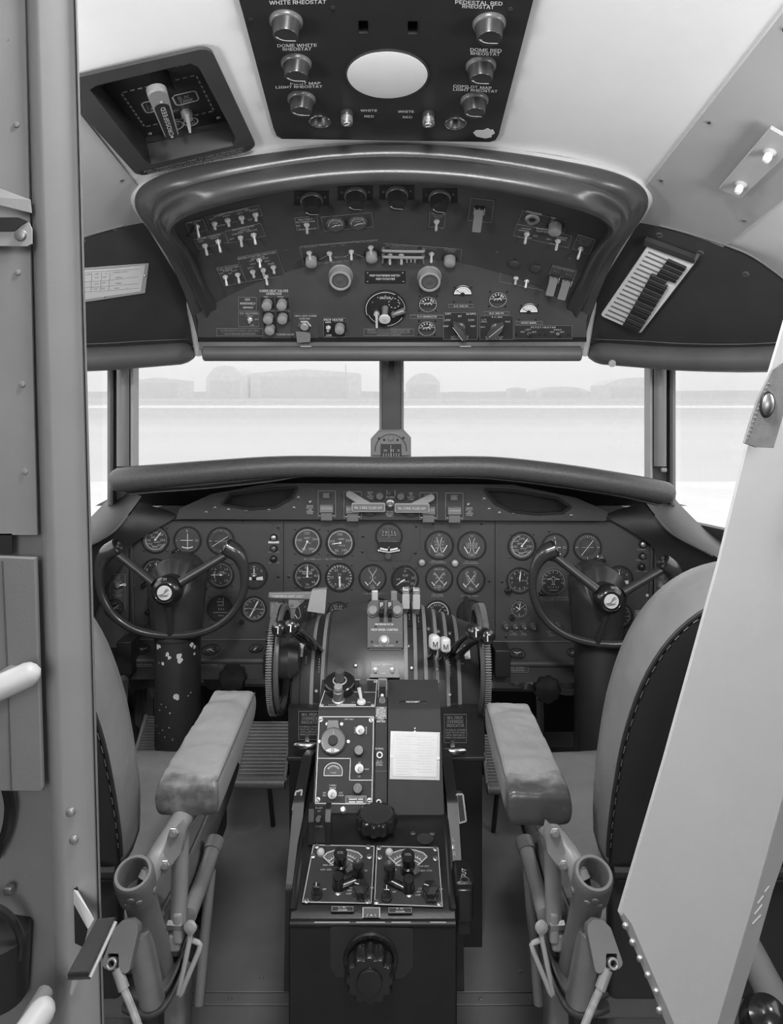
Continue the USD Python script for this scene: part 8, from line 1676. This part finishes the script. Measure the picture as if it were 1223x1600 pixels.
    tb = lambda name, q, r, k='frame', n=14: P_(name, tube([W(*p) for p in q] if len(q) < 3 else spline([W(*p) for p in q], 16), r, n), k, 50)
    tb('support_tube', [(283, 1275, 1.17), (279, 1440, 1.165)], 0.0135); tb('support_tube', [(337, 1312, 1.36), (317, 1372, 1.29), (294, 1432, 1.19)], 0.0135); tb('support_tube', [(329, 1360, 1.33), (311, 1568, 1.30)], 0.0095)
    P_('tube_sleeve', tube([W(337, 1312, 1.36), W(331, 1330, 1.34)], 0.0165, 14), 'leather')
    P_('clevis', rbox(0.016, 0.022, 0.05, 0.006, tuple(W(279, 1446, 1.16))), 'frame'); P_('clevis_bolt', rod(W(262, 1445, 1.155), W(285, 1446, 1.155), 0.0075, 6), 'chrome'); P_('clevis_lug', rbox(0.03, 0.016, 0.03, 0.006, tuple(W(268, 1470, 1.16))), 'frame')
    tb('latch_loop', [(299, 1440, 1.16), (297, 1465, 1.155), (284, 1528, 1.15), (279, 1550, 1.15), (283, 1553, 1.15), (292, 1530, 1.15), (312, 1482, 1.155), (310, 1473, 1.155), (298, 1469, 1.16)], 0.0042, 'strip', 8); P_('latch_eye', lathe([(0.010, 0), (0.010, 0.006), (0.004, 0.008), (0, 0.008)], 18).apply_transform(frame(W(299, 1447, 1.155), (-0.3, -1, 0))), 'strip')
    for dy, r_ in ((0, 0.0), (24, 0.004)):
        lp = spline([W(286, 1478 + dy, 1.17), W(277, 1508 + dy, 1.14), W(258, 1545 + dy, 1.12), (W(232, 1560 + dy, 1.11)), W(205, 1555 + dy, 1.12), W(190, 1548 + dy, 1.14)], 24)
        P_('base_bracket', loft([lp, lp + [0, 0.05 - r_, 0.002], lp + [0.0, 0.05 - r_, -0.010], lp + [0, 0, -0.010], lp]), 'framed', 30)
    P_('seat_leg', rbox(0.05, 0.06, 0.42, 0.012, (-0.355, 1.20, 0.20)), 'framed'); P_('seat_leg', cyl(0.024, 0.40, 0.0, 22).apply_transform(T(-0.385, 1.17, 0.02)), 'bezel')
    P_('lift_cylinder', rod(W(214, 1452, 1.085), W(238, 1560, 1.12), 0.0195, 24), 'alu')
    Fp = Plane(W(190, 1480, 1.02), (1, 0, 0.1), (0.25, 0.5, 1))
    pg = Fp.poly([(181, 1449), (193, 1437), (207, 1435), (217, 1444), (217, 1455), (203, 1518), (196, 1521), (190, 1516), (166, 1513), (160, 1505)]).buffer(-0.006).buffer(0.006)
    hole = Fp.poly(rect(170, 1489, 187, 1512)).buffer(-0.002).buffer(0.002)
    k = part(t, 'recline_paddle', kx(on(Fp, ext(pg.difference(hole), 0.016, -0.012))), K['framed'], smooth=30); part(k, 'paddle_back', kx(on(Fp, ext(pg.buffer(-0.002), 0.004, -0.016))), K['bezel'], smooth=False)
    part(k, 'cable_ring', kx(X(ring(0.004, 0.0075, 0.010, -0.004, 20), Fp.M(175.5, 1505))), K['alu'])
    P_('cable_ferrule', rod(W(183, 1514, 1.01), W(194, 1546, 1.0), 0.0075, 12), 'frame'); P_('release_cable', tube(spline([W(193, 1544, 1.0), W(206, 1575, 0.99), W(226, 1630, 0.97)], 10), 0.0052, 10), 'rope')
    P_('cross_channel', rbox(0.26, 0.03, 0.05, 0.003, (-0.47, 1.19, 0.405)), 'bezel')
    for i in range(4): P_('channel_rivet', lathe([(0.007, 0), (0.006, 0.003), (0, 0.005)], 12).apply_transform(frame((-0.43 - 0.028 * (i % 2), 1.174, 0.418 - 0.024 * (i // 2)), (0, -1, 0))), 'plate')
    return t
MR = np.diag([-1.0, 1, 1, 1]); MR[0, 3] = -0.08
t = seat('left', np.eye(4), (-0.319, 1.145, 1.505))
t = seat('right', MR, (-0.306, 1.12, 1.445))
part(t, 'lettering', cat(*[X(txt(s_, 0.011, (0, 0)), frame((x, 1.1735, z), (0, -1, 0))) for s_, x, z in (('505-', 0.475, 0.419), ('SERIAL', 0.478, 0.396))]), K['bezel'], smooth=False)

# ================================================================== foreground: doorway on the left, board on the right
DP = Plane((0, 0.55, EYE), (1, 0, 0), (0, 0, 1))
t = thing('door_post', 'tall grey painted door post with a rounded edge on the left of the doorway', 'door post', DP.M(120, 1500), kind='structure')
def prism(rows_top, rows_bot):   # upright sheet between two outlines of (px, d) at top and bottom
    a = [W(px, -420, d) for px, d in rows_top]; b = [W(px, 1640, d) for px, d in rows_bot]
    return loft([[p * (1 - u) + q * u for p, q in zip(a, b)] for u in (0, 1)])
part(t, 'post_face', prism([(106, 0.62), (106.5, 0.552), (101, 0.550), (49, 0.550), (39, 0.552), (33, 0.556), (29, 0.562), (25, 0.575)], [(160, 0.62), (160.5, 0.552), (155, 0.550), (112, 0.550), (104, 0.552), (97, 0.556), (92, 0.562), (87, 0.575)]), K['post'], smooth=70)
part(t, 'post_flange', prism([(106.5, 0.546), (108.5, 0.546), (110, 0.62)], [(160.5, 0.546), (162.5, 0.546), (164, 0.62)]), K['postd'], smooth=30)
part(t, 'post_liner', prism([(27, 0.570), (-60, 0.585)], [(90, 0.570), (-60, 0.585)]), K['postd'])
for px, py in ((111, 1268), (116, 1311)):
    part(t, 'dome_bolt', lathe([(0.0036, 0), (0.003, 0.002), (0, 0.0032)], 14), K['alu'], DP.M(px, py) @ T(0, 0, 0.0006))
part(t, 'strap_slot', on(DP, ext(DP.poly([(116, 1388), (121, 1385), (138, 1448), (131, 1478), (118, 1472)]), 0.001, 0.0002)), K['dark'], smooth=False)
part(t, 'post_core', hull([W(25, -420, 0.6), W(100, -420, 0.6), W(25, 1640, 0.6), W(150, 1640, 0.6), W(25, -420, 0.75), W(100, -420, 0.75), W(25, 1640, 0.75), W(150, 1640, 0.75)]), K['postd'])
LP2 = Plane((0, 0.560, EYE), (1, 0, 0), (0, 0, 1))
t = thing('bulkhead_plate', 'grey riveted plate with worn paint on the left of the door post', 'plate', LP2.M(25, 600), kind='structure')
part(t, 'plate_sheet', on(LP2, ext(LP2.poly([(-60, -420), (28, -420), (38, -40), (46, 330), (52, 600), (58, 836), (-60, 836)]), 0.002, -0.002)), mat('worn_grey_paint', 0.27, 0.5, noise=0.1, nscale=14, spots=(0.10, 60, 0.70)), smooth=False)
for px, py in ((26, 195), (28, 426), (35, 601), (39, 737)): part(t, 'dome_rivet', lathe([(0.0026, 0), (0.0022, 0.0012), (0, 0.002)], 12), K['frame'], LP2.M(px, py))
P2 = Plane((0, 0.550, EYE), (1, 0, 0), (0, 0, 1))
t = thing('wall_bracket', 'folded grey metal bracket with a screw sticking in from the left edge', 'bracket', P2.M(20, 365))
part(t, 'bracket_plate', on(P2, ext(P2.poly([(-60, 344), (38, 344), (50, 350), (55, 360), (55, 383), (48, 387), (-60, 386)]), 0.0015, 0.004)), K['post'], smooth=False)
part(t, 'bracket_tray', hull([P2.at(-60, 272, 0.002), P2.at(48, 312, 0.0), P2.at(50, 333, 0.001), P2.at(-60, 305, 0.012), P2.at(-60, 272, -0.004), P2.at(46, 312, -0.004)]), K['postd'], smooth=False)
part(t, 'bracket_fold', on(P2, ext(P2.poly([(-60, 343), (36, 343), (50, 349), (40, 355), (30, 364), (-60, 366)]), 0.001, 0.0058)), K['bezel'], smooth=False)
part(t, 'bracket_screw', lathe([(0.0048, 0), (0.004, 0.002), (0, 0.003)], 14), K['steel'], P2.M(38, 370) @ T(0, 0, 0.0055))
t = thing('access_cover', 'darker grey cover plate low on the left beside the door post', 'cover', P2.M(40, 1050))
part(t, 'cover_plate', on(P2, slab(P2.poly([(-40, 868), (55, 872), (66, 1232), (64, 1238), (-40, 1236)]), 0.004, 0.001, -0.004)), K['postd'], smooth=False); part(t, 'cover_edge', on(P2, line2([P2.hit(4, 876), P2.hit(12, 1050), P2.hit(18, 1234)], 0.0012, 0.0006)), K['roll'], smooth=False)
part(t, 'dark_gap', on(P2, ext(P2.poly(rect(-40, 838, 8, 870)), 0.002, -0.012)), K['dark'], smooth=False)
for (a, b, s) in (((-60, 1102, 0.50), (44, 1054, 0.52), 'upper'), ((-20, 1700, 0.46), (66, 1580, 0.50), 'lower')):
    t = thing('grab_handle', f'{s} white painted grab tube with a rounded end at the left edge', 'handrail', W(*b)); p = [W(*a), W(*b)]
    d_ = unit(p[1] - p[0]); r_ = 0.0088
    part(t, 'tube', tube([p[0], p[1], p[1] + d_ * 0.004, p[1] + d_ * 0.007, p[1] + d_ * 0.0085], [r_, r_, r_ * 0.85, r_ * 0.5, 0.0005], 20), K['gasket'], smooth=60)
    part(t, 'mount_boss', rod(p[0] + d_ * 0.01, p[0] + d_ * 0.01 + [0, 0.06, 0], 0.006), K['postd'])
t = thing('pail', 'dark round pail with a rolled rim at the lower left edge', 'pail', W(-10, 1540, 0.56))
c = W(-14, 1470, 0.55); part(t, 'rim', tube([c + [0.0225 * math.cos(a), -0.006 * math.sin(a) - 0.0, 0.030 * math.sin(a)] for a in np.linspace(0, 2 * np.pi, 40, endpoint=False)], 0.003, 8, closed=True), K['bake'])
part(t, 'body', tube([c + [0, 0.008, 0.0], c + [0, 0.012, -0.05]], [0.024, 0.02], 24), K['bezel'])
t = thing('hose', 'dark cable loop hanging behind the door post at the left edge', 'hose', W(10, 1300, 0.6)); part(t, 'hose_run', tube(spline([W(10, 1225, 0.565), W(16, 1260, 0.565), W(10, 1300, 0.566), W(-8, 1340, 0.567)], 16), 0.0042, 10), K['bake']); part(t, 'hose_clip', rbox(0.007, 0.006, 0.007, 0.002, tuple(W(14, 1390, 0.566))), K['steel'])
# step board and strap behind the post
t = thing('step_board', 'dark worn board sticking out past the door post above a pale strap', 'board', W(140, 1480, 0.51))
Fb = Plane(W(140, 1480, 0.51), (1, 0, 0), (0.12, 0.75, 0.65))
part(t, 'board', on(Fb, slab(Fb.poly([(153, 1437), (181, 1434), (140, 1522), (106, 1524)]), 0.006, 0.001, -0.003)), K['hood']); part(t, 'board_edge', hull([Fb.at(106, 1524), Fb.at(140, 1522), Fb.at(141, 1530), Fb.at(106, 1532), Fb.at(106, 1524, -0.006), Fb.at(140, 1522, -0.006)]), K['bezel'], smooth=False)
part(t, 'bright_edge', rod(Fb.at(141, 1527), Fb.at(181, 1440), 0.0013, 6), K['strip']); part(t, 'hanger', hull([W(113, 1530, 0.505), W(122, 1532, 0.505), W(112, 1556, 0.505), W(109, 1552, 0.505), W(113, 1530, 0.512), W(122, 1532, 0.512), W(112, 1556, 0.512)]), K['strip'])
t = thing('strap', 'pale strap running through the slot of the door post down to the board', 'strap', W(130, 1420, 0.6))
part(t, 'band', hull([W(115, 1390, 0.545), W(117, 1398, 0.545), W(139, 1450, 0.52), W(147, 1436, 0.52), W(122, 1392, 0.548), W(115, 1412, 0.547), W(137, 1452, 0.522), W(117, 1390, 0.549)]), K['white'])
# board on the right
BD = Plane(W(1090, 1050, 0.72), (1, 0.12, 0), (0.02, 0.10, 1))
t = thing('folding_board', 'large pale canvas covered board leaning across the right of the doorway', 'board', BD.M(1090, 1600))
bo = [(1300, 200), (1262, 380), (1212, 552), (1166, 705), (1124, 878), (1085, 1020), (1038, 1190), (968, 1428), (1055, 1625), (1137, 1625), (1182, 1475), (1206, 1390), (1223, 1340), (1300, 1120), (1400, 400)]
part(t, 'board_sheet', on(BD, ext(BD.poly(bo), 0.005, -0.005)), K['board'], smooth=False)
part(t, 'edge_band', on(BD, ext(BD.poly([(1113, 1624), (1137, 1625), (1182, 1475), (1206, 1390), (1223, 1340), (1300, 1120), (1262, 1120), (1223, 1242), (1180, 1397)]), 0.0012, 0.0002)), K['boardband'], smooth=False)
part(t, 'metal_edge', on(BD, ext(BD.poly([(968, 1428), (972, 1424), (984, 1440), (1063, 1625), (1050, 1625)]), 0.003, 0.0)), K['frame'], smooth=False)
for i in range(5): part(t, 'edge_bolt', lathe([(0.0032, 0), (0.0029, 0.0015), (0.0017, 0.003), (0, 0.0035)], 14), K['alu'], BD.M(974.5 + 10.5 * i + i * i * 0.35, 1443 + 25.5 * i) @ T(0, 0, 0.003))
part(t, 'edge_bolt', lathe([(0.0032, 0), (0.0029, 0.0015), (0.0017, 0.003), (0, 0.0035)], 14), K['alu'], BD.M(1027, 1574) @ T(0, 0, 0.003))
part(t, 'scuff_marks', on(BD, cat(*[bar2(BD.hit(*a), BD.hit(*b), 0.0012, 0.0018) for a, b in (((1193, 1392), (1200, 1383)), ((1182, 1410), (1191, 1398)), ((1177, 1427), (1189, 1412)), ((1174, 1442), (1187, 1428)))])), K['mark'], smooth=False)
ST = Plane(W(1195, 640, 0.70), (1, 0.25, 0), (0.1, 0.06, 1))
t = thing('webbing_strap', 'grey woven strap with an oval snap hanging over the canvas board', 'strap', ST.M(1190, 690))
so = [(1196, 596), (1205, 578), (1230, 560), (1240, 600), (1222, 645), (1206, 700), (1180, 699), (1161, 692), (1172, 655), (1183, 622)]
part(t, 'webbing', on(ST, ext(ST.poly(so), 0.003, -0.001)), K['web'], smooth=False)
for i in range(14): part(t, 'edge_stitch', on(ST, bx(0.0018, 0.0012, 0.0008, (*ST.hit(1164 + 2.3 * i + 0.02 * i * i, 685 - 6.6 * i), 0.0024))), K['strip'], smooth=False)
part(t, 'snap', X(lathe([(0.0085, 0), (0.008, 0.002), (0.006, 0.004), (0.003, 0.0055), (0, 0.006)], 26), np.diag([0.85, 1.35, 1, 1])), K['steel'], ST.M(1195, 632, 12) @ T(0, 0, 0.002))
part(t, 'snap_rim', X(ring(0.0075, 0.0095, 0.002, 0.002, 28), np.diag([0.85, 1.35, 1, 1])), K['bezel'], ST.M(1195, 632, 12))
# things in the dark corner at the lower right
t = thing('pipe', 'grey pipe and dark round cap in the dark corner at the lower right', 'pipe', W(1200, 1590, 0.95))
part(t, 'pipe_run', rod(W(1168, 1480, 1.05), W(1240, 1620, 0.9), 0.020, 20), K['framed']); part(t, 'round_cap', lathe([(0.024, -0.02), (0.026, 0.0), (0.022, 0.014), (0.012, 0.022), (0, 0.024)], 26), K['bake'], frame(W(1196, 1594, 0.84), (0, -0.6, 0.8)))
part(t, 'pipe_screw', lathe([(0.004, 0), (0.003, 0.003), (0, 0.004)], 12), K['nickel'], frame(W(1187, 1519, 1.0), (0, -1, 0.2)))
